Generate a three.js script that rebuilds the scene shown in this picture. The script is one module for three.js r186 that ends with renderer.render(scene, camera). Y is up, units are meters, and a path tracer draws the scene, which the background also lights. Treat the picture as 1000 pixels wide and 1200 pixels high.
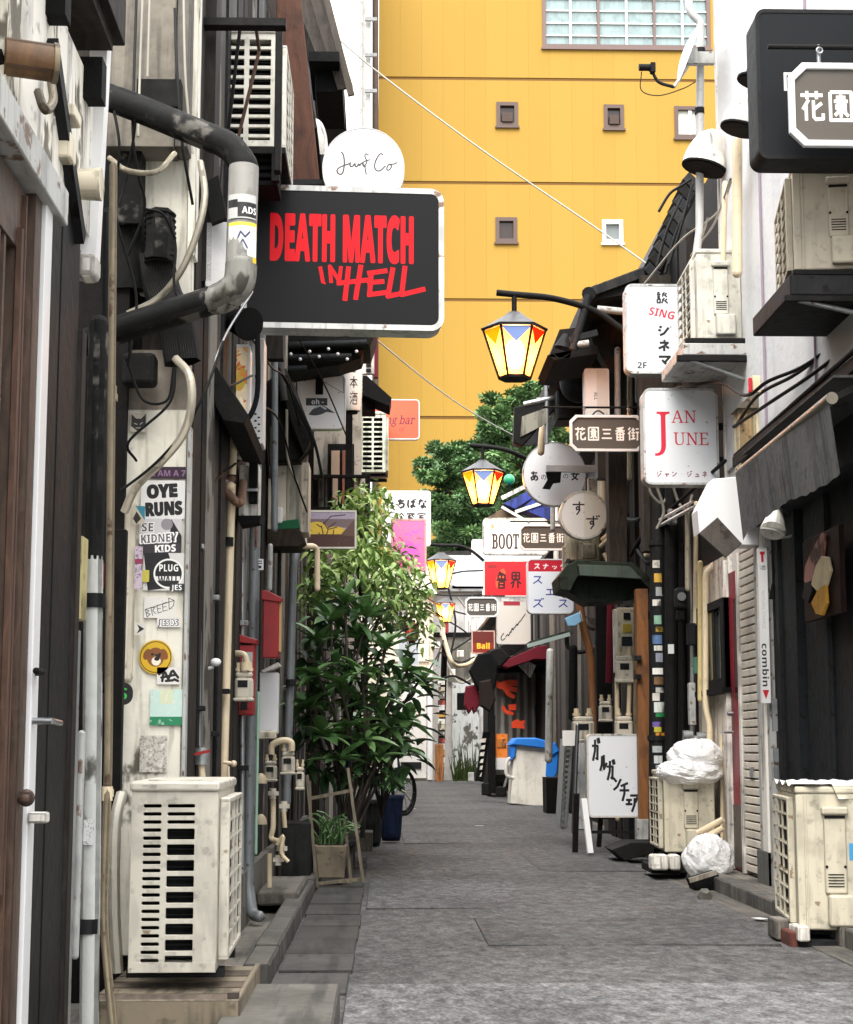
import * as THREE from 'three';
import { RoundedBoxGeometry } from 'three/addons/geometries/RoundedBoxGeometry.js';
import { mergeGeometries } from 'three/addons/utils/BufferGeometryUtils.js';

// ---------- camera, sky, sun, exposure ----------
const scene = new THREE.Scene();
const EYE = 0.95, F = 2000;
const camera = new THREE.PerspectiveCamera(2 * Math.atan(600 / F) * 180 / Math.PI, 853 / 1024, 0.1, 600);
const pitch = Math.atan(276 / F), yaw = -Math.atan(0.025 * Math.cos(pitch));
camera.position.set(0, EYE, 0); camera.rotation.set(pitch, yaw, 0, 'YXZ'); camera.updateMatrixWorld(true);
const renderer = new THREE.WebGLRenderer({ antialias: true });
renderer.setSize(853, 1024); renderer.toneMapping = THREE.LinearToneMapping; renderer.toneMappingExposure = 4.6;
renderer.shadowMap.enabled = true;
{
  const W = 128, H = 64, d = new Float32Array(W * H * 4);      // bright overcast: a white veil, a little brighter overhead
  for (let j = 0; j < H; j++) for (let i = 0; i < W; i++) {
    const el = ((j + .5) / H - .5) * Math.PI, up = Math.max(0, Math.sin(el)), k = (j * W + i) * 4;
    const cl = 1 + .06 * Math.sin(i * .3 + j * .5) * Math.cos(j * .37 - i * .098);
    const L = (el > 0 ? .36 * (1 + 2.3 * up) : .2) * cl;
    d[k] = L; d[k + 1] = L * 1.015; d[k + 2] = L * 1.05; d[k + 3] = 1;
  }
  const sky = new THREE.DataTexture(d, W, H, THREE.RGBAFormat, THREE.FloatType);
  sky.mapping = THREE.EquirectangularReflectionMapping; sky.magFilter = sky.minFilter = THREE.LinearFilter; sky.needsUpdate = true;
  scene.background = sky; scene.environment = sky; scene.backgroundIntensity = 1; scene.environmentIntensity = 1;
}
const sun = new THREE.DirectionalLight(0xfff8f0, 1.1);
sun.position.set(-6, 34, 9); sun.target.position.set(.8, 0, -18); sun.castShadow = true; sun.shadow.radius = 70;
Object.assign(sun.shadow.camera, { left: -50, right: 50, top: 50, bottom: -50, near: 1, far: 160 });
scene.add(sun, sun.target);

// ---------- helpers ----------
let seed = 12345;
const rnd = () => (seed = (seed * 1664525 + 1013904223) >>> 0) / 4294967296;
const rr = (a, b) => a + (b - a) * rnd();
const V = (x, y, z) => new THREE.Vector3(x, y, z);
const ray = (px, py) => V((px - 500) / F, -(py - 600) / F, -1).applyQuaternion(camera.quaternion);
const at = (px, py, D) => { const r = ray(px, py), s = D / -r.z; return V(r.x * s, EYE + r.y * s, -D); };   // the point that far down the alley
const onX = (px, py, X) => { const r = ray(px, py), s = X / r.x; return V(X, EYE + r.y * s, r.z * s); };       // the point on a side wall
const gnd = (px, py, Y = 0) => { const r = ray(px, py), s = (Y - EYE) / r.y; return V(r.x * s, Y, r.z * s); };
const names = {};
function numbered(n) { const k = names[n] = (names[n] ?? -1) + 1; return k ? n + '_' + String(k).padStart(3, '0') : n; }
const things = [];
function tag(o, label, category, group) { o.userData.label = label; o.userData.category = category; if (group) o.userData.group = group; return o; }
function thing(name, label, category, group) {
  const o = new THREE.Group(); o.name = numbered(name); scene.add(o); things.push(o);
  return tag(o, label, category, group);
}
function metreUV(g) {
  const p = g.attributes.position, n = g.attributes.normal, u = new Float32Array(p.count * 2);
  for (let i = 0; i < p.count; i++) {
    const ax = Math.abs(n.getX(i)), ay = Math.abs(n.getY(i)), az = Math.abs(n.getZ(i));
    if (ax >= ay && ax >= az) { u[2 * i] = p.getZ(i); u[2 * i + 1] = p.getY(i); }
    else if (ay >= az) { u[2 * i] = p.getX(i); u[2 * i + 1] = p.getZ(i); }
    else { u[2 * i] = p.getX(i); u[2 * i + 1] = p.getY(i); }
  }
  g.setAttribute('uv', new THREE.BufferAttribute(u, 2)); return g;
}
function mesh(name, geo, mat, parent, keepUV) {
  let g = Array.isArray(geo) ? mergeGeometries(geo.map(q => { q = q.index ? q.toNonIndexed() : q; for (const k in q.attributes) if (!['position', 'normal', 'uv'].includes(k)) q.deleteAttribute(k); return q; })) : geo;
  if (!keepUV) metreUV(g);
  const m = new THREE.Mesh(g, mat); m.castShadow = m.receiveShadow = true;
  if (parent) { m.name = name; parent.add(m); } else { m.name = numbered(name); scene.add(m); things.push(m); }
  return m;
}
const lone = (name, geo, mat, label, cat, group, keepUV) => tag(mesh(name, geo, mat, null, keepUV), label, cat, group);
function struct(name, geo, mat, keepUV) { const m = mesh(name, geo, mat, null, keepUV); m.userData.kind = 'structure'; things.pop(); return m; }
function box(x0, x1, y0, y1, z0, z1, r = 0) {
  const w = Math.abs(x1 - x0), h = Math.abs(y1 - y0), d = Math.abs(z1 - z0);
  const g = r ? new RoundedBoxGeometry(w, h, d, 1, Math.min(r, w / 2.1, h / 2.1, d / 2.1)) : new THREE.BoxGeometry(w, h, d);
  return g.translate((x0 + x1) / 2, (y0 + y1) / 2, (z0 + z1) / 2);
}
// a box whose near face fills a pixel rectangle at distance D
function pbox(x0, y0, x1, y1, D, depth, r = .004) {
  const a = at(x0, (y0 + y1) / 2, D), b = at(x1, (y0 + y1) / 2, D), t = at((x0 + x1) / 2, y0, D), u = at((x0 + x1) / 2, y1, D);
  return box(a.x, b.x, u.y, t.y, -D - depth, -D, r);
}
// a box on a side wall: pixels at the horizon give its ends
function sbox(X0, X1, D0, D1, Y0, Y1, r = 0) { return box(X0, X1, Y0, Y1, -D1, -D0, r); }
function bar(a, b, w, h = w) {
  const l = a.distanceTo(b), g = new THREE.BoxGeometry(w, h, l), m = new THREE.Matrix4().lookAt(a, b, Math.abs(b.clone().sub(a).normalize().y) > .98 ? V(0, 0, 1) : V(0, 1, 0));
  return g.applyMatrix4(m).translate((a.x + b.x) / 2, (a.y + b.y) / 2, (a.z + b.z) / 2);
}
function rod(a, b, r, r2 = r, n = 10) {
  const d = b.clone().sub(a), g = new THREE.CylinderGeometry(r2, r, d.length(), n);
  return g.applyQuaternion(new THREE.Quaternion().setFromUnitVectors(V(0, 1, 0), d.clone().normalize())).translate((a.x + b.x) / 2, (a.y + b.y) / 2, (a.z + b.z) / 2);
}
function tube(pts, r, bend = 0, n = 10) {          // straight runs with rounded bends (bend > 0) or a smooth cable (bend = 0)
  if (!bend) return new THREE.TubeGeometry(new THREE.CatmullRomCurve3(pts), Math.max(8, pts.length * 8), r, n > 6 ? 7 : n);
  const path = new THREE.CurvePath(); let cur = pts[0];
  for (let i = 1; i < pts.length; i++) {
    if (i < pts.length - 1) {
      const p = pts[i], k = Math.min(bend, cur.distanceTo(p) * .49, p.distanceTo(pts[i + 1]) * .49);
      const a = p.clone().add(cur.clone().sub(p).setLength(k)), b = p.clone().add(pts[i + 1].clone().sub(p).setLength(k));
      path.add(new THREE.LineCurve3(cur, a)); path.add(new THREE.QuadraticBezierCurve3(a, p, b)); cur = b;
    } else path.add(new THREE.LineCurve3(cur, pts[i]));
  }
  const gs = path.curves.map(c => new THREE.TubeGeometry(c, c.isLineCurve3 ? 1 : 6, r, n));
  const ends = [pts[0], pts[pts.length - 1]].map(p => new THREE.SphereGeometry(r * .99, n, 5).translate(p.x, p.y, p.z));
  return mergeGeometries([...gs, ...ends].map(g => g.toNonIndexed()));
}
const P3 = l => l.map(a => at(...a));
function roundRect(w, h, r) {
  const s = new THREE.Shape(), x = -w / 2, y = -h / 2; r = Math.min(r, w / 2, h / 2);
  s.moveTo(x + r, y); s.lineTo(x + w - r, y); s.absarc(x + w - r, y + r, r, -Math.PI / 2, 0); s.lineTo(x + w, y + h - r); s.absarc(x + w - r, y + h - r, r, 0, Math.PI / 2);
  s.lineTo(x + r, y + h); s.absarc(x + r, y + h - r, r, Math.PI / 2, Math.PI); s.lineTo(x, y + r); s.absarc(x + r, y + r, r, Math.PI, Math.PI * 1.5); return s;
}
function poly(pts, D, depth, bevel = 0) {          // an upright slab whose near outline is given in pixels at distance D
  const w = pts.map(([x, y]) => at(x, y, D)), s = new THREE.Shape(w.map(p => new THREE.Vector2(p.x, p.y)));
  return new THREE.ExtrudeGeometry(s, { depth, bevelEnabled: !!bevel, bevelSize: bevel, bevelThickness: bevel, bevelSegments: 1 }).translate(0, 0, -D - depth);
}

// ---------- procedural textures ----------
function lattice(n, s) { const a = new Float32Array(n * n); let q = s * 7919 + 17; for (let i = 0; i < n * n; i++) { q = (q * 1664525 + 1013904223) >>> 0; a[i] = q / 4294967296; } return a; }
const lats = {};
function vn(u, v, nx, ny, s) {                     // tiling value noise, nx by ny cells
  const L = lats[s] ??= lattice(64, s), x = u * nx, y = v * ny, i = Math.floor(x), j = Math.floor(y), a = x - i, b = y - j;
  const fx = a * a * (3 - 2 * a), fy = b * b * (3 - 2 * b), g = (p, q) => L[(((q % ny + ny) % ny) % 64) * 64 + (((p % nx + nx) % nx) % 64)];
  return (g(i, j) * (1 - fx) + g(i + 1, j) * fx) * (1 - fy) + (g(i, j + 1) * (1 - fx) + g(i + 1, j + 1) * fx) * fy;
}
function fbm(u, v, nx, ny, s, o = 5) { let t = 0, w = 0, a = 1; for (let k = 0; k < o; k++) { t += a * vn(u, v, nx << k, ny << k, s + k); w += a; a *= .55; } return t / w; }
const sm = (a, b, x) => { const t = Math.min(1, Math.max(0, (x - a) / (b - a))); return t * t * (3 - 2 * t); };
function tex(size, metres, fn, srgb = true) {
  const d = new Uint8Array(size * size * 4);
  for (let j = 0; j < size; j++) for (let i = 0; i < size; i++) { const c = fn(i / size, j / size), k = (j * size + i) * 4; for (let q = 0; q < 3; q++) d[k + q] = Math.max(0, Math.min(255, (Array.isArray(c) ? c[q] : c) * 255)); d[k + 3] = 255; }
  const t = new THREE.DataTexture(d, size, size); t.wrapS = t.wrapT = THREE.RepeatWrapping; t.magFilter = THREE.LinearFilter; t.minFilter = THREE.LinearFilter;
  if (srgb) t.colorSpace = THREE.SRGBColorSpace; t.repeat.set(1 / metres, 1 / metres); t.needsUpdate = true; return t;
}
const mixc = (a, b, t) => [a[0] + (b[0] - a[0]) * t, a[1] + (b[1] - a[1]) * t, a[2] + (b[2] - a[2]) * t];
const T = {
  grime: tex(512, 1.3, (u, v) => { const st = fbm(u, v, 30, 3, 3, 4), pa = fbm(u, v, 4, 4, 9, 5), sp = fbm(u, v, 32, 32, 21, 3); let k = .97 - .3 * sm(.52, .78, st) - .22 * sm(.55, .75, pa) - .2 * sm(.66, .8, sp); return [k, k * .985, k * .955]; }),
  peel: tex(512, 1.0, (u, v) => { const p = fbm(u, v, 5, 4, 31, 6), q = fbm(u, v, 24, 10, 37, 4), m = sm(.535, .61, p * .75 + q * .25), s = fbm(u, v, 40, 5, 41, 3); return mixc([.97 - .15 * sm(.5, .8, s), .965 - .15 * sm(.5, .8, s), .94 - .16 * sm(.5, .8, s)], [.2 + q * .25, .19 + q * .23, .17 + q * .2], m * .85); }),
  metal: tex(512, .8, (u, v) => { const p = fbm(u, v, 6, 6, 51, 5), r = fbm(u, v, 12, 16, 57, 5), s = fbm(u, v, 48, 4, 61, 3); const k = .93 - .16 * sm(.45, .8, p) - .12 * sm(.5, .8, s); return mixc([k, k, k * .99], [.42, .27, .17], .75 * sm(.64, .76, r)); }),
  wood: tex(512, .7, (u, v) => { const g = fbm(u + .02 * Math.sin(v * 12.566), v, 40, 2, 71, 4), p = fbm(u, v, 5, 3, 77, 4); const k = .62 + .42 * g - .2 * sm(.5, .8, p); return [k, k * .97, k * .93]; }),
  concrete: tex(512, 1.6, (u, v) => { const p = fbm(u, v, 5, 5, 81, 6), s = fbm(u, v, 36, 3, 87, 4), h = fbm(u, v, 60, 60, 91, 2); const k = .62 + .5 * (p - .3) - .18 * sm(.5, .75, s) + .1 * (h - .5); return [k, k * .985, k * .95]; }),
  skin: tex(512, 1.5, (u, v) => { const p = fbm(u, v, 6, 6, 201, 5), s = fbm(u, v, 40, 2, 207, 4), q = fbm(u, v, 44, 44, 213, 3), k = 1 - .1 * sm(.45, .8, p) - .05 * sm(.5, .8, s) - .1 * sm(.66, .84, q); return [k, k * .985, k * .96]; }),
  asphalt: tex(1024, 2.2, (u, v) => { const g = vn(u, v, 62, 62, 101), h = fbm(u, v, 62, 62, 103, 3) * .4 + fbm(u, v, 250, 250, 105, 2) * .6, p = fbm(u, v, 4, 4, 107, 5), q = fbm(u, v, 28, 28, 113, 3); let k = .53 + .75 * (h - .5) + .16 * (g - .5) + .26 * (p - .5) + .06 * sm(.6, .75, q) - .05 * sm(.58, .75, fbm(u, v, 20, 20, 119, 3)); return [k * 1.0, k * .99, k * .975]; }),
  asphaltB: tex(1024, 2.2, (u, v) => { return fbm(u, v, 60, 60, 103, 4); }, false),
  unit: tex(512, .8, (u, v) => { const p = fbm(u, v, 5, 5, 261, 5), q = fbm(u, v, 24, 24, 267, 4), s = fbm(u, v, 20, 4, 271, 4), r = fbm(u, v, 10, 10, 277, 5), k = 1 - .13 * sm(.45, .8, p) - .13 * sm(.6, .8, q) - .08 * sm(.5, .75, s); return mixc([k, k * .985, k * .95], [.5, .38, .27], .6 * sm(.75, .8, r)); }),
  wall: tex(256, 3, (u, v) => { const p = fbm(u, v, 4, 3, 241, 4), s = fbm(u, v, 16, 2, 247, 3), k = 1 - .05 * sm(.4, .8, p) - .04 * sm(.5, .8, s); return [k, k, k * .995]; }),
  sooty: tex(512, .9, (u, v) => { const p = fbm(u, v, 6, 5, 231, 6), s = fbm(u, v, 30, 30, 237, 3), m = sm(.53, .66, p * .7 + s * .3); return mixc([.1 + .06 * s, .1 + .06 * s, .095 + .06 * s], [.62, .6, .56], m * .8); }),
  bump: tex(256, .5, (u, v) => fbm(u, v, 12, 12, 121, 5), false),
};
for (const k of ['asphalt', 'asphaltB']) T[k].repeat.set(1 / 2.2, 1 / 4.2);   // wear drawn out along the lane
const mats = {};
function mat(color, map, rough = .75, extra = {}) {
  const k = [color, map, rough, JSON.stringify(extra)].join();
  if (mats[k]) return mats[k];
  const hc = new THREE.Color(color), dk = map !== 'sooty' && !extra.metalness && rough > .3 && hc.r + hc.g + hc.b < .16; if (dk) { extra = { specularIntensity: .35, ...extra }; rough = Math.max(rough, .6); }
  const m = mats[k] = new (dk || extra.transmission || extra.clearcoat || extra.specularIntensity ? THREE.MeshPhysicalMaterial : THREE.MeshStandardMaterial)({ color, roughness: rough, ...extra });
  if (map) { m.map = T[map]; if (rough > .5) { m.bumpMap = T.bump; m.bumpScale = extra.metalness ? .001 : .003; } }
  m.side = THREE.DoubleSide; return m;
}
const C = {
  white: mat(0xe4e3df, 'grime'), cleanWhite: mat(0xdadada, 'wall', .45), plaster: mat(0xd8d7d6, 'wall', .85), peel: mat(0xe6e3da, 'peel', .85),
  cream: mat(0xd9d2bf, 'grime', .5), acBody: mat(0xc4c2ba, 'unit', .45), acLight: mat(0xccccc6, 'unit', .45), acTan: mat(0xbcb8a9, 'unit', .5),
  dark: mat(0x151413, 'metal', .7), black: mat(0x0b0b0b, 'metal', .8), blackPaint: mat(0x1c1d1f, 'skin', .6), charcoal: mat(0x222325, 'metal', .65),
  darkWood: mat(0x353230, 'wood', .8), timber: mat(0x4c453f, 'wood', .8), brown: mat(0x574438, 'wood', .6), redBrown: mat(0x5c4234, 'wood', .8), orangeWood: mat(0x92602f, 'wood', .6),
  grey: mat(0x8b8d8e, 'metal', .5), pipeGrey: mat(0x7e8386, 'metal', .45), lightGrey: mat(0xb9bab8, 'metal', .5), galv: mat(0xa9adaf, 'metal', .4, { metalness: .6 }),
  steel: mat(0x9a9c9e, null, .3, { metalness: .9 }), cement: mat(0x8f8b84, 'concrete', .9), stone: mat(0x7c7a75, 'concrete', .9), slab: mat(0x6f6d6a, 'concrete', .9),
  creamPipe: mat(0xdccdb0, 'skin', .45), tanPipe: mat(0x8d7f66, 'metal', .6), peelPipe: mat(0xb9bcbc, 'peel', .6), blackPeel: mat(0xb0b0b0, 'sooty', .75, { specularIntensity: .35, clearcoat: 0 }),
  red: mat(0xa01a1c, 'metal', .45), crimson: mat(0x8e2636, 'grime', .5), green: mat(0x1d5a3a, null, .5), awningGreen: mat(0x20291f, 'metal', .45), maroon: mat(0x5a1420, null, .7),
  cable: mat(0x121212, null, .5), paleCable: mat(0x9b978c, null, .6), glassDark: mat(0x161a1d, null, .08), blue: mat(0x1c3a78, null, .5), tarp: mat(0x1670c8, null, .5),
  tile: mat(0x2d2b29, 'metal', .6), meter: mat(0xcfcabd, 'grime', .5), orange: mat(0xe05a14, null, .5), clay: mat(0x7d7464, 'grime', .85), yellowTape: mat(0xb9b080, 'grime', .5),
};

// ---------- lettering: strokes on a 100 by 100 square ----------
const G = {
  三: '15 22 85 22;22 50 78 50;8 82 92 82',
  花: '8 18 92 18;32 5 32 30;68 5 68 30;38 32 15 62;28 50 28 96;88 42 56 62;56 34 56 84 64 92 92 90 92 74',
  園: '10 8 90 8 90 94 10 94 10 8;32 24 68 24;50 15 50 34;24 36 76 36;34 46 66 46 66 58 34 58 34 46;50 58 50 86;48 62 26 80;54 62 78 82;70 62 60 70',
  番: '80 6 20 14;50 10 50 52;12 30 88 30;34 16 40 26;68 14 60 26;46 32 14 52;54 32 88 52;24 56 76 56 76 94 24 94 24 56;50 56 50 94;24 75 76 75',
  街: '24 6 8 24;28 28 6 52;18 44 18 96;34 22 62 22;48 8 48 46;32 44 64 44;34 64 62 64;48 50 48 86;30 88 66 82;70 16 94 16;68 40 96 40;83 40 83 92 74 90',
  談: '10 10 30 10;6 24 36 24;10 38 32 38;10 50 32 50;10 62 32 62 32 90 10 90 10 62;66 6 50 42;52 14 58 26;84 12 74 24;66 26 86 44;66 50 44 94;50 60 56 72;86 58 76 70;66 70 92 94',
  シ: '20 16 36 26;12 42 30 52;22 88 50 74 84 26', ネ: '50 6 56 18;20 28 76 28 48 56 12 74;50 54 50 96;62 56 84 72', マ: '12 20 88 20 56 62;34 46 62 80',
  ス: '18 16 76 16 56 54 12 90;54 54 88 88', ナ: '10 36 90 36;54 8 52 50 26 92', ッ: '22 46 30 64;46 40 52 58;80 44 70 74 42 92', ク: '38 8 30 32 12 52;36 26 80 26 66 64 28 94',
  エ: '18 22 82 22;50 22 50 82;10 82 90 82', ズ: '18 20 70 20 52 56 10 92;52 56 86 90;74 2 82 14;88 0 96 12', ジ: '18 20 34 30;10 46 28 56;20 90 48 76 80 34;64 6 72 20;82 2 90 16',
  ャ: '20 56 80 48 66 70;38 40 52 94', ン: '16 20 36 34;18 86 52 70 88 28', ュ: '26 52 66 52 62 86;16 88 86 88', '・': '48 50 52 50',
  ガ: '10 30 74 30 68 88 56 84;40 8 36 52 10 90;76 2 84 16;90 0 98 14', ル: '34 18 30 60 10 90;58 12 58 86 92 56', チ: '80 8 20 20;8 44 92 44;50 16 50 60 30 94', ア: '14 16 86 16 60 46;50 34 46 62 22 92', ェ: '24 46 76 46;50 46 50 88;16 90 84 90',
  あ: '16 24 80 20;40 6 40 50 50 88;66 36 50 76 24 88 18 66 50 48 78 56 82 80 60 94', の: '52 22 46 60 28 84 14 66 20 38 50 20 80 32 88 60 74 84 56 92', 女: '48 6 30 56 76 92;70 30 54 70 16 92;8 36 92 36',
  す: '8 26 92 26;56 6 56 46 52 58 38 60 34 48 44 40 56 46 58 64 36 94', ず: '8 26 86 26;56 6 56 46 52 58 38 60 34 48 44 40 56 46 58 64 36 94;76 4 82 16;90 2 96 14',
  日: '24 10 76 10 76 92 24 92 24 10;24 50 76 50', 本: '10 30 90 30;50 6 50 96;50 30 10 76;50 30 90 76;32 74 68 74', 酒: '10 12 22 22;6 38 18 46;8 90 26 64;34 14 94 14;40 34 90 34 90 94 40 94 40 34;56 14 56 50;74 14 74 50;40 64 90 64',
  た: '10 24 60 22;36 6 12 90;54 48 88 44;52 70 62 86 92 84', ち: '14 26 84 24;46 6 34 56 60 44 84 56 78 80 40 94', ば: '16 12 10 60 18 92;38 34 88 32;66 10 66 76 50 88 42 74 60 66 90 84;80 6 86 16;92 2 98 12', な: '8 26 56 22;34 6 12 62;74 20 90 36;64 38 64 78 48 92 38 76 58 68 90 88',
  診: '10 10 30 10;6 24 36 24;10 38 32 38;10 50 32 50;10 62 32 62 32 90 10 90 10 62;66 6 42 40;66 6 94 40;72 36 50 54;78 50 50 70;86 64 50 94', 察: '50 2 50 12;12 26 12 14 88 14 88 26;38 22 18 56;34 32 48 32 30 60;60 26 84 54;56 28 80 28;36 56 64 56;20 68 80 68;50 68 50 96;32 76 24 90;68 76 78 90', 室: '50 2 50 12;12 28 12 14 88 14 88 28;24 34 76 34;50 34 28 54 74 52;50 58 50 92;24 70 76 70;8 94 92 94',
  界: '22 8 78 8 78 46 22 46 22 8;50 8 50 46;22 27 78 27;46 50 10 72;54 50 90 72;36 64 22 96;66 62 66 96', 魯: '44 2 28 18;28 14 66 14;24 22 76 22 76 46 24 46 24 22;50 22 50 46;10 52 90 52;30 62 70 62 70 96 30 96 30 62;30 78 70 78', 東: '10 16 90 16;22 32 78 32 78 62 22 62 22 32;22 47 78 47;50 4 50 96;48 64 10 92;52 64 90 92',
};
function strokes(c, str, x, y, w, h, lw, color, round = 'round') {
  c.strokeStyle = color; c.lineWidth = lw; c.lineCap = round; c.lineJoin = 'round';
  for (const s of str.split(';')) {
    const n = s.trim().split(' ').map(Number); c.beginPath();
    for (let i = 0; i < n.length; i += 2) c[i ? 'lineTo' : 'moveTo'](x + n[i] * w / 100, y + n[i + 1] * h / 100);
    c.stroke();
  }
}
function curves(c, str, x, y, w, h, lw, color) {   // the same, drawn as smooth handwriting
  c.strokeStyle = color; c.lineWidth = lw; c.lineCap = c.lineJoin = 'round';
  for (const s of str.split(';')) {
    const n = s.trim().split(' ').map(Number), p = []; for (let i = 0; i < n.length; i += 2) p.push([x + n[i] * w / 100, y + n[i + 1] * h / 100]);
    c.beginPath(); c.moveTo(...p[0]);
    for (let i = 1; i < p.length - 1; i++) c.quadraticCurveTo(p[i][0], p[i][1], (p[i][0] + p[i + 1][0]) / 2, (p[i][1] + p[i + 1][1]) / 2);
    c.lineTo(...p[p.length - 1]); c.stroke();
  }
}
const glyphs = (c, text, x, y, s, dx, dy, lw, color, sy = s) => [...text].forEach((ch, i) => G[ch] && strokes(c, G[ch], x + i * dx, y + i * dy, s, sy, lw, color, s > 40 ? 'butt' : 'round'));
function words(c, t, x, y, px, color, { font = 'sans-serif', bold = 'bold', sx = 1, stroke = 0, align = 'center', rot = 0, skew = 0, w = 0 } = {}) {
  if (w) { c.save(); c.font = `${bold} ${px}px ${font}`; sx = w / c.measureText(t).width; c.restore(); }
  c.save(); c.translate(x, y); c.rotate(rot); c.transform(1, 0, skew, 1, 0, 0); c.scale(sx, 1); c.font = `${bold} ${px}px ${font}`; c.textAlign = align; c.textBaseline = 'middle'; c.fillStyle = color; c.fillText(t, 0, 0);
  if (stroke) { c.lineWidth = stroke; c.strokeStyle = color; c.lineJoin = 'round'; c.strokeText(t, 0, 0); }
  c.restore();
}
function print(W, H, paint) {
  const cv = document.createElement('canvas'); cv.width = W; cv.height = H; const c = cv.getContext('2d');
  paint(c, W, H);
  if (c.getImageData(W >> 1, 4, 1, 1).data[1] > 120) specks(c, W, H, 26, '#7d776c', .4, 2.2, W + H); if (c.getImageData(W >> 1, 4, 1, 1).data[1] > 120) specks(c, W, H, 10, '#8a857a', 2, W * .03, W * 3 + H);   // fly spots and smears
  const t = new THREE.CanvasTexture(cv); t.colorSpace = THREE.SRGBColorSpace; t.magFilter = THREE.LinearFilter; return t;
}
const fill = (c, col, x = 0, y = 0, w = 4096, h = 4096) => { c.fillStyle = col; c.fillRect(x, y, w, h); };
function specks(c, W, H, n, col, r0, r1, s0) { let q = s0 * 977 + 13; const R = () => (q = (q * 1664525 + 1013904223) >>> 0) / 4294967296; c.fillStyle = col; for (let i = 0; i < n; i++) { c.globalAlpha = .15 + .5 * R(); c.beginPath(); c.ellipse(R() * W, R() * H, r0 + (r1 - r0) * R(), (r0 + (r1 - r0) * R()) * .7, R() * 3, 0, 7); c.fill(); } c.globalAlpha = 1; }
function faceGeo(w, h, r) {
  const g = new THREE.ShapeGeometry(roundRect(w, h, r), 8), p = g.attributes.position, u = g.attributes.uv;
  for (let i = 0; i < p.count; i++) u.setXY(i, p.getX(i) / w + .5, p.getY(i) / h + .5); return g;
}
let signCount = 0;
// a projecting box sign whose face fills a pixel rectangle at distance D
function sign({ name = 'shop_sign', label, cat = 'sign', group, rect: [x0, y0, x1, y1], D, t = .12, r = .03, frame = C.cleanWhite, rim = .014, paint, bracket = [], turn = 0, res = 420, rough = .35, faceMat, faceSpec = 1, roll = 0, bmat = C.charcoal }) {
  const a = at(x0, (y0 + y1) / 2, D), b = at(x1, (y0 + y1) / 2, D), u = at((x0 + x1) / 2, y0, D), l = at((x0 + x1) / 2, y1, D);
  const w = b.x - a.x, h = u.y - l.y, o = thing(name, label, cat, group), cx = (a.x + b.x) / 2, cy = (u.y + l.y) / 2;
  const put = g => g.rotateZ(roll).rotateY(turn).translate(cx, cy, -D);
  r = Math.min(r, w / 2, h / 2);
  mesh('cabinet', put(new THREE.ExtrudeGeometry(roundRect(w - .012, h - .012, r), { depth: t - .012, bevelSize: .006, bevelThickness: .006, bevelSegments: 2, curveSegments: 14 }).translate(0, 0, -t + .006)), frame, o);
  if (rim) { const s = roundRect(w, h, r); s.holes.push(roundRect(w - 2 * rim, h - 2 * rim, Math.max(.001, r - rim))); mesh('rim', put(new THREE.ExtrudeGeometry(s, { depth: .018, bevelEnabled: false, curveSegments: 14 }).translate(0, 0, -.01)), frame, o); }
  const k = res / Math.max(w, h), m = faceMat ?? new THREE.MeshPhysicalMaterial({ roughness: rough, specularIntensity: faceSpec, map: print(Math.round(w * k), Math.round(h * k), paint) });
  mesh('face', put(faceGeo(w - 2 * rim - .001, h - 2 * rim - .001, Math.max(.001, r - rim)).translate(0, 0, .0045)), m, o, true);
  for (const [p, q, s] of bracket) mesh('bracket', bar(at(...p), at(...q), s ?? .03), bmat, o);
  return o;
}

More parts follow.
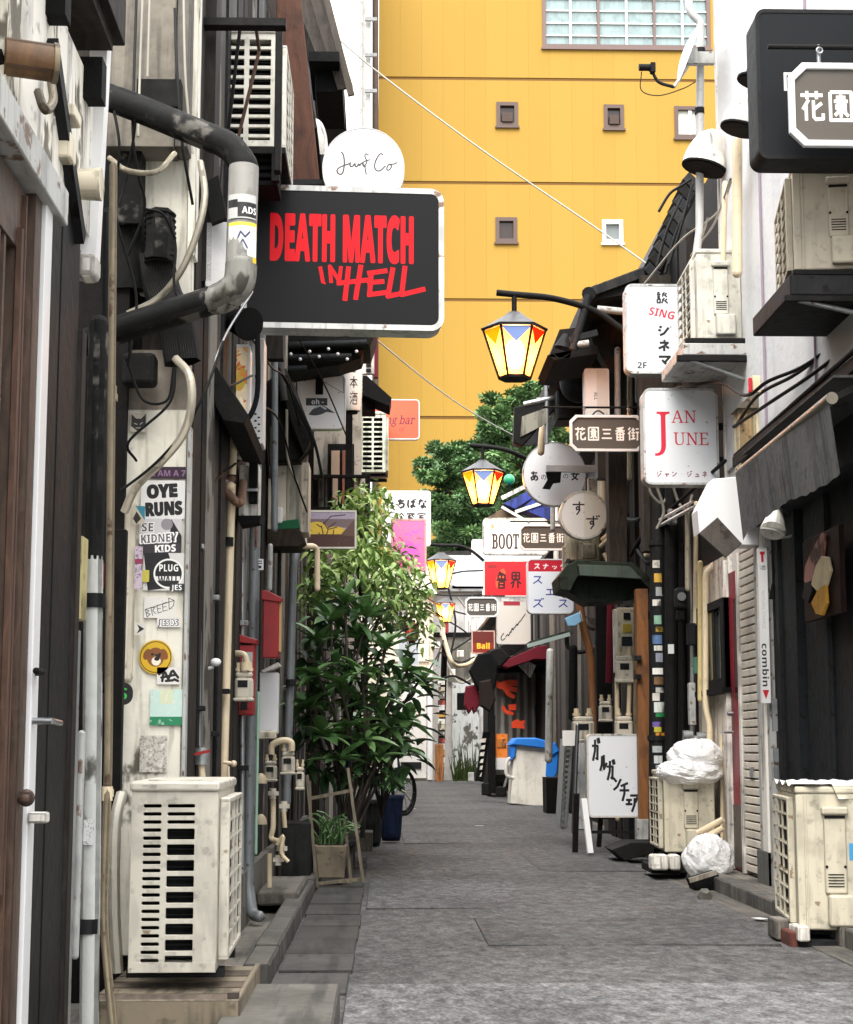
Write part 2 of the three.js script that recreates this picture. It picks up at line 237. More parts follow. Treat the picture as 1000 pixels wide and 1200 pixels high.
// ---------- outdoor air conditioner: end panel towards the camera, fan on one side ----------
const NOISY = () => rr(-.002, .002);
function airCon(label, [px, py, D], { d = .3, h = .6, L = .78, side = 1, end = 'valve', body = C.acBody, turn = 0, group = 'outdoor air conditioner units', sticker, dirt, lidCover } = {}) {
  const o = thing('air_conditioner', label, 'air conditioner', group), p = at(px, py, D); o.userData.placed = 1;
  o.position.set(p.x, p.y, -D - L / 2 * Math.cos(turn)); o.rotation.y = turn;
  const slots = end !== 'valve', f = slots ? .02 : 0;
  mesh('body', slots ? [box(-d / 2, d / 2, .03, .06, -L / 2, L / 2), box(-d / 2, d / 2, h - .06, h - .03, -L / 2, L / 2 - .02), box(-d / 2, -d / 2 + .008, .06, h - .06, -L / 2, L / 2 - .02), box(d / 2 - .008, d / 2, .06, h - .06, -L / 2, L / 2 - .02), box(-d / 2 + .008, d / 2 - .008, .06, h - .06, -L / 2, -L / 2 + .01)] : [box(-d / 2, d / 2, .03, h - .03, -L / 2, L / 2, .012)], body, o);
  mesh('lid', [box(-d / 2 - .008, d / 2 + .008, h - .035, h, -L / 2 - .008, L / 2 + .008, .012), box(-d / 2 + .05, d / 2 - .06, h, h + .004, L / 2 - .12, L / 2 - .02)], body, o);
  for (const z of [-L / 2 + .14, L / 2 - .14]) mesh('foot', box(-d / 2 - .02, d / 2 + .02, 0, .03, z - .03, z + .03), C.charcoal, o);
  if (slots) {
    const s = new THREE.Shape(); s.moveTo(-d / 2, .03); s.lineTo(d / 2, .03); s.lineTo(d / 2, h - .03); s.lineTo(-d / 2, h - .03); s.closePath();
    const hole = (u0, u1, v0, v1, r) => { const w = (u1 - u0) * d, q = roundRect(w, (v1 - v0) * h, r).getPoints(4).map(a => new THREE.Vector2(a.x + ((u0 + u1) / 2 - .5) * d, a.y + (1 - (v0 + v1) / 2) * h)); s.holes.push(new THREE.Path(q)); };
    if (end === 'slots') {
      for (let i = 0; i < 20; i++) hole(.13, .35, .115 + i * .0405, .137 + i * .0405, .006);
      for (let i = 0; i < 3; i++) hole(.41, .74, .115 + i * .0405, .137 + i * .0405, .006);
      for (let i = 0; i < 9; i++) hole(.41, .74, .238 + i * .079, .297 + i * .079, .006);
    } else for (let i = 0; i < 11; i++) for (const [a, b] of [[.1, .46], [.53, .88]]) hole(a, b, .1 + i * .078, .157 + i * .078, .003);
    mesh('vent_grille', new THREE.ExtrudeGeometry(s, { depth: .014, bevelEnabled: true, bevelSize: .0015, bevelThickness: .0015, bevelSegments: 1 }).translate(0, 0, L / 2 - .018), body, o);
    const fins = []; for (let i = 0; i < 26; i++) fins.push(box(-d / 2 + .02, d / 2 - .02, .07 + i * (h - .14) / 26, .074 + i * (h - .14) / 26, L / 2 - .07, L / 2 - .05));
    fins.push(box(-d / 2 + .01, d / 2 - .01, .062, h - .062, L / 2 - .085, L / 2 - .075)); mesh('cooling_fins', fins, C.charcoal, o);
  } else {
    mesh('service_cover', [box(-.045, .062, .2, h - .1, L / 2 - .01, L / 2 + .018, .012)], body, o);
    mesh('handle_lip', box(-.055, .072, h - .135, h - .095, L / 2 - .01, L / 2 + .035, .012), body, o);
    mesh('handle_recess', box(-.04, .057, h - .152, h - .138, L / 2, L / 2 + .0205), C.dark, o);
    for (let i = 0; i < 5; i++) mesh('louvre', box(-.03, .045, .235 + i * .014, .24 + i * .014, L / 2 + .01, L / 2 + .0205), C.dark, o);
    mesh('valve_cover', box(-.035, .105, .05, .2, L / 2 - .01, L / 2 + .05, .015), body, o);
    mesh('corner_post', [box(-d / 2 - .003, -d / 2 + .035, .035, h - .04, L / 2 - .035, L / 2 + .004, .004), box(-d / 2 + .042, -d / 2 + .05, .035, h - .04, L / 2 - .01, L / 2 + .004, .002)], body, o);
    for (const x of [-.035, .052]) mesh('screw', rod(V(x, .33, L / 2 + .015), V(x, .33, L / 2 + .021), .007), C.dark, o);
    if (sticker) mesh('sticker', box(.075, .135, .36, .44, L / 2 - .002, L / 2 + .0015), mat(0x2f86b8, null, .5), o);
  }
  const x = side * d / 2, w = [];
  for (let i = 0; i <= 8; i++) w.push(box(x, x + side * .032, .07 + i * (h - .14) / 8 - .003, .07 + i * (h - .14) / 8 + .003, -L / 2 + .06, L / 2 - .1));
  for (const z of [-L / 2 + .06, -L / 2 + .28, .06, L / 2 - .12]) w.push(box(x + side * .024, x + side * .034, .06, h - .06, z - .006, z + .006));
  w.push(box(x, x + side * .035, h - .075, h - .055, -L / 2 + .05, L / 2 - .09, .006), box(x, x + side * .035, .055, .075, -L / 2 + .05, L / 2 - .09, .006), box(x, x + side * .035, .06, h - .06, L / 2 - .11, L / 2 - .09, .006));
  mesh('fan_guard', w, body, o);
  mesh('fan_opening', rod(V(x, h / 2, -.06), V(x + side * .004, h / 2, -.06), h * .37, h * .37, 24), C.dark, o);
  if (lidCover) mesh('lid_cover', lidCover(d, h, L), mat(0xeeeeec, null, .4), o);
  return o;
}
// ---------- gas meter ----------
function meter(label, [x0, y0, x1, y1], D, { group = 'gas meters on the walls', card = 0 } = {}) {
  const o = thing('gas_meter', label, 'gas meter', group), a = at(x0, y1, D), b = at(x1, y0, D), w = b.x - a.x, h = b.y - a.y, X = u => a.x + u * w, Y = v => a.y + v * h, z = -D - w * .35;
  mesh('body', [box(X(0), X(1), Y(.04), Y(.62), -D - w * .7, -D, .02), box(X(-.04), X(1.04), Y(0), Y(.1), -D - w * .72, -D + .008, .012)], C.meter, o);
  mesh('cap', box(X(.04), X(.96), Y(.6), Y(.76), -D - w * .62, -D - w * .06, .02), C.meter, o);
  mesh('dial_window', box(X(.2), X(.72), Y(.36), Y(.54), -D - .004, -D + .004, .001), C.charcoal, o);
  for (const u of [.2, .8]) mesh('pipe_union', [rod(V(X(u), Y(.74), z), V(X(u), Y(1), z), w * .12), rod(V(X(u), Y(.78), z), V(X(u), Y(.86), z), w * .18)], C.creamPipe, o);
  if (card) mesh('card', box(X(-.5), X(.1), Y(-.1), Y(.35), -D + .01, -D + .012).rotateZ(0), mat(0xe8e8e4, null, .5), o);
  return o;
}
const pipe = (label, pts, r, m = C.pipeGrey, { bend = .06, clamps = [], group, name = 'wall_pipe', cat = 'pipe' } = {}) => {
  const P = pts[0].isVector3 ? pts : P3(pts);
  if (!clamps.length) return lone(name, tube(P, r, bend), m, label, cat, group);
  const o = thing(name, label, cat, group); mesh('tube', tube(P, r, bend), m, o);
  for (const [x, y, D, mm] of clamps) { const c = at(x, y, D); mesh('clamp', [rod(c.clone().add(V(0, -.022, 0)), c.clone().add(V(0, .022, 0)), r * 1.22, r * 1.22, 12), box(c.x - .006, c.x + .006, c.y - .012, c.y + .012, c.z - .09, c.z)], mm ?? C.charcoal, o); }
  return o;
};
const cable = (label, list, r = .006, m = C.cable, group) => {
  if (list.length === 1) return lone('cable', tube(P3(list[0]), r), m, label, 'cable', group);
  const o = thing('cable_bundle', label, 'cables', group); for (const l of list) mesh('cable', tube(P3(l), r), m, o); return o;
};

// ---------- ground ----------
{
  struct('ground', new THREE.PlaneGeometry(500, 500, 1, 1).rotateX(-Math.PI / 2).translate(0, -.006, -100), C.cement);
  const g = new THREE.PlaneGeometry(3.2, 54, 40, 500).rotateX(-Math.PI / 2).translate(.92, 0, -25), p = g.attributes.position;
  for (let i = 0; i < p.count; i++) {
    const z = p.getZ(i), s = .18 * Math.max(0, -z - 6) / 40;
    p.setX(i, p.getX(i) + s); p.setY(i, .012 * (fbm(p.getX(i) / 9 + 7, -z / 9 + 3, 6, 6, 131, 3) - .5) - .018 * Math.abs(p.getX(i) - s - .92) / 1.6 + .02);
  }
  g.computeVertexNormals();
  struct('road', g, new THREE.MeshStandardMaterial({ color: 0x7e7e7e, map: T.asphalt, bumpMap: T.asphaltB, bumpScale: .009, roughness: .82 }));
  for (const [x0, x1, z0, z1, c] of [[.5, 1.9, -9.6, -8.3, 0x747575], [-.1, .9, -12.4, -10.2, 0x87878a], [1.2, 2.0, -15.5, -13.2, 0x767676], [.2, 1.1, -19, -17, 0x868686]]) struct('road_patch', box(x0, x1, -.03, .0215, z0, z1, .004), new THREE.MeshStandardMaterial({ color: c, map: T.asphalt, bumpMap: T.asphaltB, bumpScale: .009, roughness: .82 }));
  // a relaid patch across the front of the alley, and worn slabs along its left edge
  struct('road_patch', box(-.14, 2.2, -.03, .024, -6.95, -4, .004), new THREE.MeshStandardMaterial({ color: 0x98999a, map: T.asphalt, bumpMap: T.asphaltB, bumpScale: .008, roughness: .85 }));
  const pv = struct('pavement', box(-.95, -.46, -.04, .015, -17, -4.5), C.cement);
  for (let i = 0; i < 13; i++) { const z = -6.7 - i * .62; for (let k = 0; k < 1; k++) { const x = -.44 + k * .33 + rr(-.01, .01); mesh('paving_slab', box(x, x + .31, -.02, .022 + rr(0, .007), z - .6, z - .01 + rr(-.02, 0), .006), mat([0x605f5f, 0x666665, 0x5c5b5b][i * 2 + k % 3] ?? 0x504f4d, 'concrete', .9), pv); } }
  for (let i = 0; i < 9; i++) mesh('kerb_stone', box(-.56, -.45, -.03, .1 + rr(-.006, .006), -7 - i * .62 - .61, -7 - i * .62, .012), mat(0x72706d, 'concrete', .9), pv);
  const pr = struct('pavement', box(2.3, 2.6, -.04, .09, -13.2, -5), C.cement);
  for (let i = 0; i < 12; i++) mesh('kerb_stone', box(2.19, 2.31, -.03, .1 + rr(-.008, .006), -5.6 - i * .6 - .59, -5.6 - i * .6, .012), mat(i % 3 ? 0x7e7c78 : 0x6c6a67, 'concrete', .9), pr);
  struct('gutter', box(2.04, 2.19, -.03, .012, -13, -5, .004), mat(0x77746f, 'concrete', .9));
}
// ---------- yellow building behind everything ----------
{
  const D = 62, o = thing('yellow_building', 'tall yellow panelled building closing the view behind the alley', 'building'); o.userData.placed = 0;
  const L = at(443, 300, D).x, R = at(900, 300, D).x, Yp = y => at(640, y, D).y;
  mesh('wall', box(L + .1, R, 0, Yp(-160), -D - 10, -D - .18), mat(0x8a6a1c, null, .9), o);
  const ys = [-160, -40, 93, 215, 352, 490, 640, 760, 880], skinA = [0x9e7c2c, 0x9d7b2b, 0x9f7d2d].map(c => mat(c, null, .8));
  const holes = [[582, 120, 607, 148], [708, 123, 731, 151], [791, 125, 820, 162], [581, 255, 606, 284], [706, 258, 730, 285], [636, -70, 830, 56]].map(q => { const a = at(q[0], q[3], D), b = at(q[2], q[1], D); return [a.x, b.x, a.y, b.y]; });
  for (let r = 0; r < ys.length - 1; r++) {
    const y1 = Yp(ys[r]) - .06, y0 = Yp(ys[r + 1]) + .06, n = 18, w = (R - L) / n;
    for (let i = 0; i < n; i++) {
      const s = new THREE.Shape(), x0 = L + i * w + .0015, x1 = L + (i + 1) * w - .0015; s.moveTo(x0, y0); s.lineTo(x1, y0); s.lineTo(x1, y1); s.lineTo(x0, y1); s.closePath();
      let cut = [];
      for (const [a, b, c, d] of holes) { const A = Math.max(a, x0), B = Math.min(b, x1), E = Math.max(c, y0), H = Math.min(d, y1); if (B > A && H > E) cut.push([A, B, E, H]); }
      // each panel is split round the windows so that their reveals stay open
      let rects = [[x0, x1, y0, y1]];
      for (const [A, B, E, H] of cut) rects = rects.flatMap(([a, b, c, d]) => B <= a || A >= b || H <= c || E >= d ? [[a, b, c, d]] : [[a, A, c, d], [B, b, c, d], [Math.max(a, A), Math.min(b, B), c, E], [Math.max(a, A), Math.min(b, B), H, d]].filter(q => q[1] - q[0] > .01 && q[3] - q[2] > .01));
      for (const q of rects) mesh('wall_panel', box(q[0], q[1], q[2], q[3], -D - .15, -D), skinA[(i * 7 + r * 3) % 3], o);
    }
  }
  mesh('joint_strip', ys.slice(1).map(y => box(L, R, Yp(y) - .055, Yp(y) + .055, -D - .2, -D - .03)), mat(0x6b4a10, null, .8), o);
  const fr = mat(0x54423a, null, .6), wf = mat(0xe6e6e2, null, .5);
  holes.forEach(([a, b, c, d], i) => {
    const f = .14, m = i === 4 ? wf : i === 5 ? mat(0x64504a, null, .5) : fr;
    const w = mesh('window', [box(a, a + f, c, d, -D - .1, -D + .05), box(b - f, b, c, d, -D - .1, -D + .05), box(a + f, b - f, c, c + f, -D - .1, -D + .05), box(a + f, b - f, d - f, d, -D - .1, -D + .05)], m, o);
    mesh('pane', box(a + f, b - f, c + f, d - f, -D - .14, -D - .1), i === 5 ? mat(0x8a9fa3, 'skin', .2) : i === 2 ? mat(0xc9cabf, null, .25) : mat(i === 4 ? 0x6d7472 : 0x33261f, null, .2), w);
    if (i < 2) mesh('vent_box', box(a + .2, b - .2, c + .15, c + .5, -D - .1, -D + .12, .02), mat(0x4a3d36, null, .5), w);
    if (i === 5) { for (let k = 1; k < 6; k++) mesh('mullion', box(a + (b - a) * k / 6 - .05, a + (b - a) * k / 6 + .05, c + f, d - f, -D - .1, -D + .045), k % 2 ? mat(0xa9b4b4, null, .4) : m, w); for (let k = 1; k < 8; k++) mesh('rail', box(a + f, b - f, c + k * .5, c + k * .5 + .04, -D - .1, -D - .03), wf, w); }
    if (i === 2) mesh('mullion', box(a + (b - a) * .55, a + (b - a) * .68, c + f, d - f, -D - .1, -D), wf, w);
    mesh('sill', box(a - .05, b + .05, c - .08, c, -D - .1, -D + .1), m, w);
  });
}
// ---------- white buildings across the far end ----------
{
  const o = thing('white_building', 'pale building across the far end behind the lamps, with many cables on its front', 'building');
  const D = 50, a = at(508, 800, D), b = at(720, 800, D), W = mat(0xbdbfc2, 'skin', .7);
  mesh('wall', [box(a.x, b.x, 0, at(600, 690, D).y, -D - 8, -D)], W, o);
  mesh('upper_wall', box(at(520, 650, D).x, b.x, at(600, 690, D).y + .003, at(600, 652, D).y, -D - 8, -D + .25), mat(0xb6babf, 'skin', .7), o);
  mesh('ledge', pbox(505, 686, 640, 693, D - .3, .8), C.grey, o);
  mesh('roof', [poly([[512, 658], [520, 646], [700, 642], [720, 658]], D - .2, 3)], C.tile, o);
  const w = mesh('window', pbox(530, 664, 575, 690, D - .3, .1), mat(0xb9bcc0, null, .5), o); mesh('pane', pbox(533, 667, 572, 687, D - .35, .05), mat(0xd6d9de, null, .2), w);
  mesh('vent_box', pbox(587, 662, 602, 688, D - .3, .3), C.charcoal, o);
  mesh('cable_tray', pbox(505, 741, 556, 746, D - .2, .2), C.black, o);
  mesh('lower_panel', pbox(530, 800, 562, 910, D - .2, .15), mat(0xb9bec2, 'peel', .8), o);
  mesh('shutter_panel', pbox(545, 700, 640, 800, D - .1, .1), mat(0xc9c9c9, 'grime', .7), o);
  mesh('dark_panel', pbox(525, 752, 560, 800, D - .15, .1), mat(0x8a8880, 'concrete', .8), o);
  const q = thing('white_shop_front', 'cream shop front with a tall pale door at the left of the far end', 'building');
  const E = 48; mesh('wall', box(at(380, 800, E).x, at(508, 800, E).x, 0, at(480, 690, E).y, -E - 8, -E), mat(0xc9c4b6, 'skin', .7), q);
  mesh('upper_wall', box(at(380, 650, E).x, at(516, 650, E).x, at(480, 690, E).y + .003, at(480, 656, E).y, -E - 7, -E - .1), mat(0xcfcac0, 'skin', .8), q);
  const d = mesh('door', pbox(468, 795, 500, 912, E - .1, .1), mat(0xd2d0cb, 'wall', .5), q); mesh('threshold', pbox(470, 893, 494, 901, E - .14, .05), C.charcoal, d);
  mesh('frame', [pbox(462, 790, 467, 914, E - .16, .16), pbox(501, 780, 507, 914, E - .16, .16), pbox(462, 783, 507, 789, E - .17, .17)], C.cleanWhite, q);
  mesh('panel', pbox(462, 700, 503, 775, E - .1, .1), mat(0xd8d0bd, 'skin', .6), q);
  mesh('ledge', pbox(455, 690, 512, 697, E - .3, .3), mat(0xe6e2d8, null, .6), q);
  const z = thing('white_building', 'narrow strip of white house seen left of the yellow building', 'building');
  mesh('wall', box(at(330, 100, 58).x, at(432, 100, 58).x, 0, at(420, -150, 58).y, -66, -58), mat(0xe9e9e8, 'skin', .7), z);
  mesh('corner_trim', [pbox(428, -100, 434, 560, 57.8, .3), pbox(420, -100, 424, 560, 57.8, .2)], C.lightGrey, z);
  mesh('downpipe', rod(at(440, 640, 59), at(440, -150, 59), .12), C.brown, z);
  for (let i = 0; i < 3; i++) mesh('window_bar', pbox(428, 20 + i * 42, 442, 24 + i * 42, 57.6, .1), C.grey, z);
}
// ---------- left houses ----------
const XL = -.93, XL2 = -.777, XR = 2.5;
const DL = px => F * -XL / (450 - px), DL2 = px => F * -XL2 / (450 - px), DR = px => F * XR / (px - 450);
{
  const o = thing('wooden_house', 'nearest house on the left with a brown door and black metal panels', 'building');
  mesh('wall', [box(-4, XL - .06, 0, 4.2, -5.2, -2.4)], mat(0xcfc8bb, 'peel', .85), o);
  // door with a panelled glass leaf
  const y0 = .1, yTop = onX(45, 222, XL).y, H = h => h;
  const d = mesh('door', [sbox(XL - .06, XL, 4.2, DL(19), y0, yTop - .06, .004), sbox(XL - .06, XL, 3.2, 4.2, y0, .75, .004), sbox(XL - .06, XL, 3.2, 4.2, 2.2, yTop - .06, .004)], C.brown, o);
  mesh('stile_moulding', [sbox(XL, XL + .014, 4.19, 4.215, .6, 2.25), sbox(XL, XL + .012, 4.24, 4.255, .1, 2.35)], C.redBrown, d);
  mesh('glass', sbox(XL - .045, XL - .035, 3.2, 4.2, .75, 2.2), mat(0x3c3730, null, .1), d);
  for (let i = 0; i < 3; i++) mesh('glazing_bar', sbox(XL - .034, XL - .005, 4.08 - i * .06, 4.1 - i * .06, .75, 2.2), C.brown, d);
  for (let i = 0; i < 4; i++) mesh('frosted_strip', sbox(XL - .034, XL - .028, 4.12, 4.19, .85 + i * .33, 1.14 + i * .33), mat(0x8f8f80, 'skin', .3), d);
  const hp = onX(28, 788, XL); mesh('handle', [tube([hp, hp.clone().add(V(.05, 0, 0)), hp.clone().add(V(.05, 0, .09))], .009, .02)], C.dark, d);
  const kp = onX(12, 935, XL); mesh('knob', [rod(kp, kp.clone().add(V(.03, 0, 0)), .01), new THREE.SphereGeometry(.022, 12, 8).translate(kp.x + .04, kp.y, kp.z)], C.brown, d);
  mesh('side_post', sbox(XL - .05, XL + .02, DL(19), DL(27), 0, yTop, .004), C.brown, o);
  mesh('door_header', [sbox(XL - .05, XL + .05, 3.2, DL(46), yTop - .05, yTop + .05, .006), sbox(XL - .05, XL + .025, 3.2, DL(46), yTop + .05, yTop + .09, .004)], C.lightGrey, o);
  mesh('white_jamb', sbox(XL - .05, XL + .03, DL(28), DL(36), 0, yTop - .02, .004), C.cleanWhite, o);
  mesh('black_panel', sbox(XL - .06, XL + .005, DL(37), DL(58), .05, yTop + .1, .003), C.blackPaint, o);
  mesh('black_panel', sbox(XL - .06, XL + .008, DL(58.4), DL(80), .05, yTop + .1, .003), C.blackPaint, o);
  mesh('wood_edge', sbox(XL - .06, XL + .02, DL(81), DL(86), .05, 2.2, .003), C.darkWood, o);
  mesh('yellow_edge_strip', sbox(XL - .04, XL + .024, DL(86.6), DL(93), 1.33, 1.58, .002), C.yellowTape, o);
  mesh('metal_edge', sbox(XL - .06, XL + .012, DL(87), DL(92), .05, 1.3, .002), C.galv, o);
  const h1 = onX(38, 845, XL + .03); mesh('lever_handle', [rod(h1, h1.clone().add(V(.05, 0, 0)), .009), rod(h1.clone().add(V(.05, 0, .0)), h1.clone().add(V(.055, -.004, -.09)), .008)], C.steel, o);
  const h2 = onX(34, 958, XL + .03); mesh('door_stop', box(h2.x, h2.x + .05, h2.y - .014, h2.y + .014, h2.z - .02, h2.z + .02, .006), C.white, o);
  // boards and trim above the door
  for (let i = 0; i < 8; i++) mesh('wall_board', sbox(XL - .05, XL + rr(0, .008), 4.0 + i * .15, 4.145 + i * .15, yTop + .1, 3.02), i % 3 ? C.white : C.peel, o);
  mesh('sloping_trim', bar(V(XL + .02, yTop + .02, -4.95), V(XL + .02, yTop + .42, -4.45), .03, .05), C.charcoal, o);
  mesh('eave', [sbox(-1.6, -.86, 2.6, 5.14, 3.12, 3.2), sbox(-.9, -.83, 2.6, 5.2, 3.16, 3.34, .005)], C.darkWood, o);
  for (const z of [-5.1, -4.5]) mesh('eave_bracket', box(-.95, -.87, 2.92, 3.05, z, z + .08), C.black, o);
  mesh('pipe_loop', tube([onX(60, 95, -.9), onX(62, 120, -.86), onX(52, 128, -.85), onX(45, 108, -.88)], .012), C.tanPipe, o);
  for (const g of [box(-.95, -.89, 2.6, 2.68, -4.75, -4.66, .01), box(-.95, -.88, 2.72, 2.76, -4.76, -4.65, .008), rod(V(-.93, 2.62, -4.95), V(-.85, 2.62, -4.95), .045, .05)]) mesh('wall_fitting', g, C.cream, o);
  const p1 = onX(112, 75, -.9);
  const lamp = thing('wall_lamp', 'brown drum shaped wall lamp high beside the nearest door', 'lamp'); const lc = at(36, 70, 4.02);
  mesh('drum', rod(lc.clone().add(V(-.06, 0, .02)), lc.clone().add(V(.05, 0, -.02)), .046, .046, 24), mat(0x7a5a38, 'wood', .6), lamp);
  mesh('lip', rod(lc.clone().add(V(.05, 0, -.02)), lc.clone().add(V(.062, 0, -.024)), .05, .05, 24), C.tanPipe, lamp); mesh('arm', rod(lc.clone().add(V(-.12, -.02, 0)), lc.clone().add(V(-.06, 0, .02)), .02), C.dark, lamp);
  // white trunking hanging beside the house
  const g = thing('cable_trunking', 'long white trunking box hanging high on the near left corner', 'trunking');
  const ga = at(120, 25, 5.22), gb = at(104, 318, 5.22);
  mesh('cover', [bar(ga, gb, .055, .075)], C.cleanWhite, g); mesh('end_cap', box(gb.x - .032, gb.x + .032, gb.y - .03, gb.y + .05, -5.27, -5.17, .02), C.white, g);
  for (const y of [292, 324]) mesh('bracket', rod(at(40, y, 4.9), at(96, y + 3, 5.2), .007), C.steel, g);
  mesh('bracket_plate', pbox(84, 285, 92, 330, 5.18, .02), C.lightGrey, g);
}
{
  const o = thing('dark_timber_house', 'second house on the left with dark boards and a sticker covered white pier', 'building');
  mesh('wall', [box(-5, XL2 - .04, 0, 5.7, -17, -6.76)], C.darkWood, o);
  const D = 6.7;
  mesh('end_wall', box(-2.4, at(141, 876, D).x, 0, 2.9, -6.75, -6.66), mat(0x1e1c1b, 'wood', .8), o);
  mesh('white_pier', [pbox(141, 480, 214, 1120, D, .3)], C.peel, o);
  mesh('pier_edge_strip', pbox(214, 500, 219, 1120, D - .02, .05), C.lightGrey, o);
  mesh('upper_panel', pbox(141, 410, 222, 482, D + .01, .2), mat(0xb3aaa0, 'concrete', .8), o);
  mesh('pier_pipe_cover', pbox(140, 585, 157, 800, D - .03, .06, .02), mat(0xd8d2c4, 'grime', .5), o);
  mesh('torn_plaster', pbox(165, 168, 226, 345, D + .02, .2), C.peel, o);
  mesh('dark_recess_panel', pbox(95, 160, 168, 480, D + .05, .2), C.black, o);
  mesh('concrete_panel', pbox(128, -60, 206, 172, 6.55, .3), mat(0xa09a90, 'concrete', .85), o);
  mesh('concrete_panel', pbox(207, -60, 222, 172, 6.56, .3), mat(0x85807a, 'concrete', .85), o);
  mesh('weathered_strip', pbox(222, -60, 232, 300, 6.7, .1), C.peel, o);
  mesh('upper_board', pbox(232, -60, 252, 330, 7.0, .2), C.darkWood, o);
  mesh('black_box', [pbox(160, 92, 212, 125, 6.5, .25), pbox(138, 130, 166, 262, 6.6, .2)], C.blackPeel, o);
  // side boards running down the alley
  let z = 6.8, i = 0;
  while (z < 16.8) { const w = rr(.16, .34); mesh('side_board', sbox(XL2 - .05, XL2 + rr(0, .02), z, z + w - .012, 0, 5.7), [C.darkWood, C.dark, mat(0x77746f, 'peel', .8), C.timber, C.charcoal, mat(0x5c5a57, 'concrete', .85), C.darkWood][i++ % 7], o); z += w; }
  mesh('lower_skirting', sbox(XL2, XL2 + .05, 6.8, 16.8, 0, .3), C.cement, o);
  mesh('upper_end_frame', [pbox(232, 20, 335, 30, 6.9, .06), pbox(322, 24, 330, 200, 7.2, .06)], C.dark, o);
  // roof timbers and verge over the alley
  mesh('eave', [poly([[318, -90], [352, -90], [404, 108], [366, 92]], 13, 3.5), poly([[300, -90], [330, -90], [372, 150], [330, 150]], 11, 1.5)], C.darkWood, o);
  mesh('eave_board', [bar(at(344, -30, 12.8), at(388, 88, 12.8), .05, .1), bar(at(356, -60, 12.6), at(405, 104, 12.6), .04, .12), bar(at(370, -50, 12.5), at(412, 112, 12.5), .03, .05)], C.timber, o);
  mesh('rafter', [pbox(362, 60, 398, 72, 12.4, .8), pbox(370, 84, 402, 108, 12.6, .8)], C.black, o);
  mesh('weathered_brown_board', poly([[322, -60], [346, -60], [374, 214], [332, 214]], 9.4, .12, .005), mat(0x5d3a2a, 'wood', .85), o);
  mesh('grey_post', [poly([[300, 180], [330, 180], [332, 420], [304, 420]], 10, .1)], C.darkWood, o);
  mesh('dark_canopy', [poly([[300, 388], [438, 388], [432, 404], [300, 404]], 13.4, .6, .02), poly([[304, 402], [426, 402], [420, 416], [396, 424], [350, 430], [308, 438]], 13.5, .4, .03)], C.dark, o); for (const [x0, y0, x1, y1] of [[302, 406, 430, 402], [304, 420, 412, 418], [308, 434, 360, 432]]) mesh('canopy_roll', rod(at(x0, y0, 13.35), at(x1, y1, 13.35), .03), C.charcoal, o); for (let i = 0; i < 9; i++) mesh('small_bulb', new THREE.SphereGeometry(.014, 8, 6).translate(...at(330 + i * 11, 409 + (i * 7 % 5) * 3, 13.28).toArray()), C.cleanWhite, o);
  mesh('upper_wall_panel', pbox(336, 205, 430, 398, 15, .2), mat(0x2a2826, 'wood', .8), o);
}
{
  const o = thing('balcony_house', 'third house on the left with an iron balcony above the plants', 'building');
  mesh('wall', box(-4, -.66, 0, 5.3, -30, -17.1), mat(0x3a3530, 'wood', .8), o);
  for (let i = 0; i < 9; i++) mesh('wall_board', sbox(-.68, -.64 + rr(0, .02), 17.2 + i * 1.4, 18.56 + i * 1.4, 0, 5.2), [C.darkWood, C.timber, mat(0xa9a49a, 'grime', .8)][i % 3], o);
  mesh('pale_front', [pbox(368, 470, 424, 560, 16.9, .1), pbox(372, 560, 430, 640, 17, .1)], mat(0xbfbab0, 'grime', .8), o);
  const w = mesh('window', [pbox(384, 520, 415, 598, 16.7, .1)], C.dark, o); mesh('pane', pbox(388, 528, 398, 592, 16.66, .03), mat(0xb9a08a, null, .25), w); mesh('pane', pbox(401, 528, 411, 592, 16.66, .03), mat(0x8c5a48, null, .25), w);
  const r = mesh('balcony_railing', [pbox(362, 556, 430, 560, 15.4, .04), pbox(362, 594, 430, 598, 15.4, .04)], C.black, o);
  for (let i = 0; i < 9; i++) mesh('railing_bar', pbox(364 + i * 8, 556, 366 + i * 8, 597, 15.41, .02), C.black, r);
  mesh('dark_post', [pbox(405, 470, 413, 600, 15.6, .06), pbox(428, 555, 434, 610, 16, .06)], C.black, o);
  mesh('small_eave', [poly([[425, 440], [430, 440], [459, 466], [457, 476], [424, 462]], 17.8, .5), pbox(424, 455, 440, 480, 18, .4)], C.black, o);
  mesh('perforated_panel', pbox(425, 390, 439, 438, 18.6, .08), C.white, o);
  for (let i = 0; i < 7; i++) mesh('panel_slot', pbox(429, 396 + i * 6, 435, 399 + i * 6, 18.57, .03), C.charcoal, o);
  mesh('side_frame', pbox(439, 390, 443, 442, 18.5, .1), C.maroon, o);
  const q = thing('far_left_house', 'last low house on the left before the far end', 'building');
  mesh('wall', box(-4, -.62, 0, 4.9, -46, -30.1), mat(0x77726a, 'grime', .8), q); mesh('roof', box(-4, -.4, 4.9, 5.0, -46, -30.1), C.tile, q);
  mesh('door', sbox(-.63, -.58, 36, 37, .1, 2.1), C.brown, q);
}

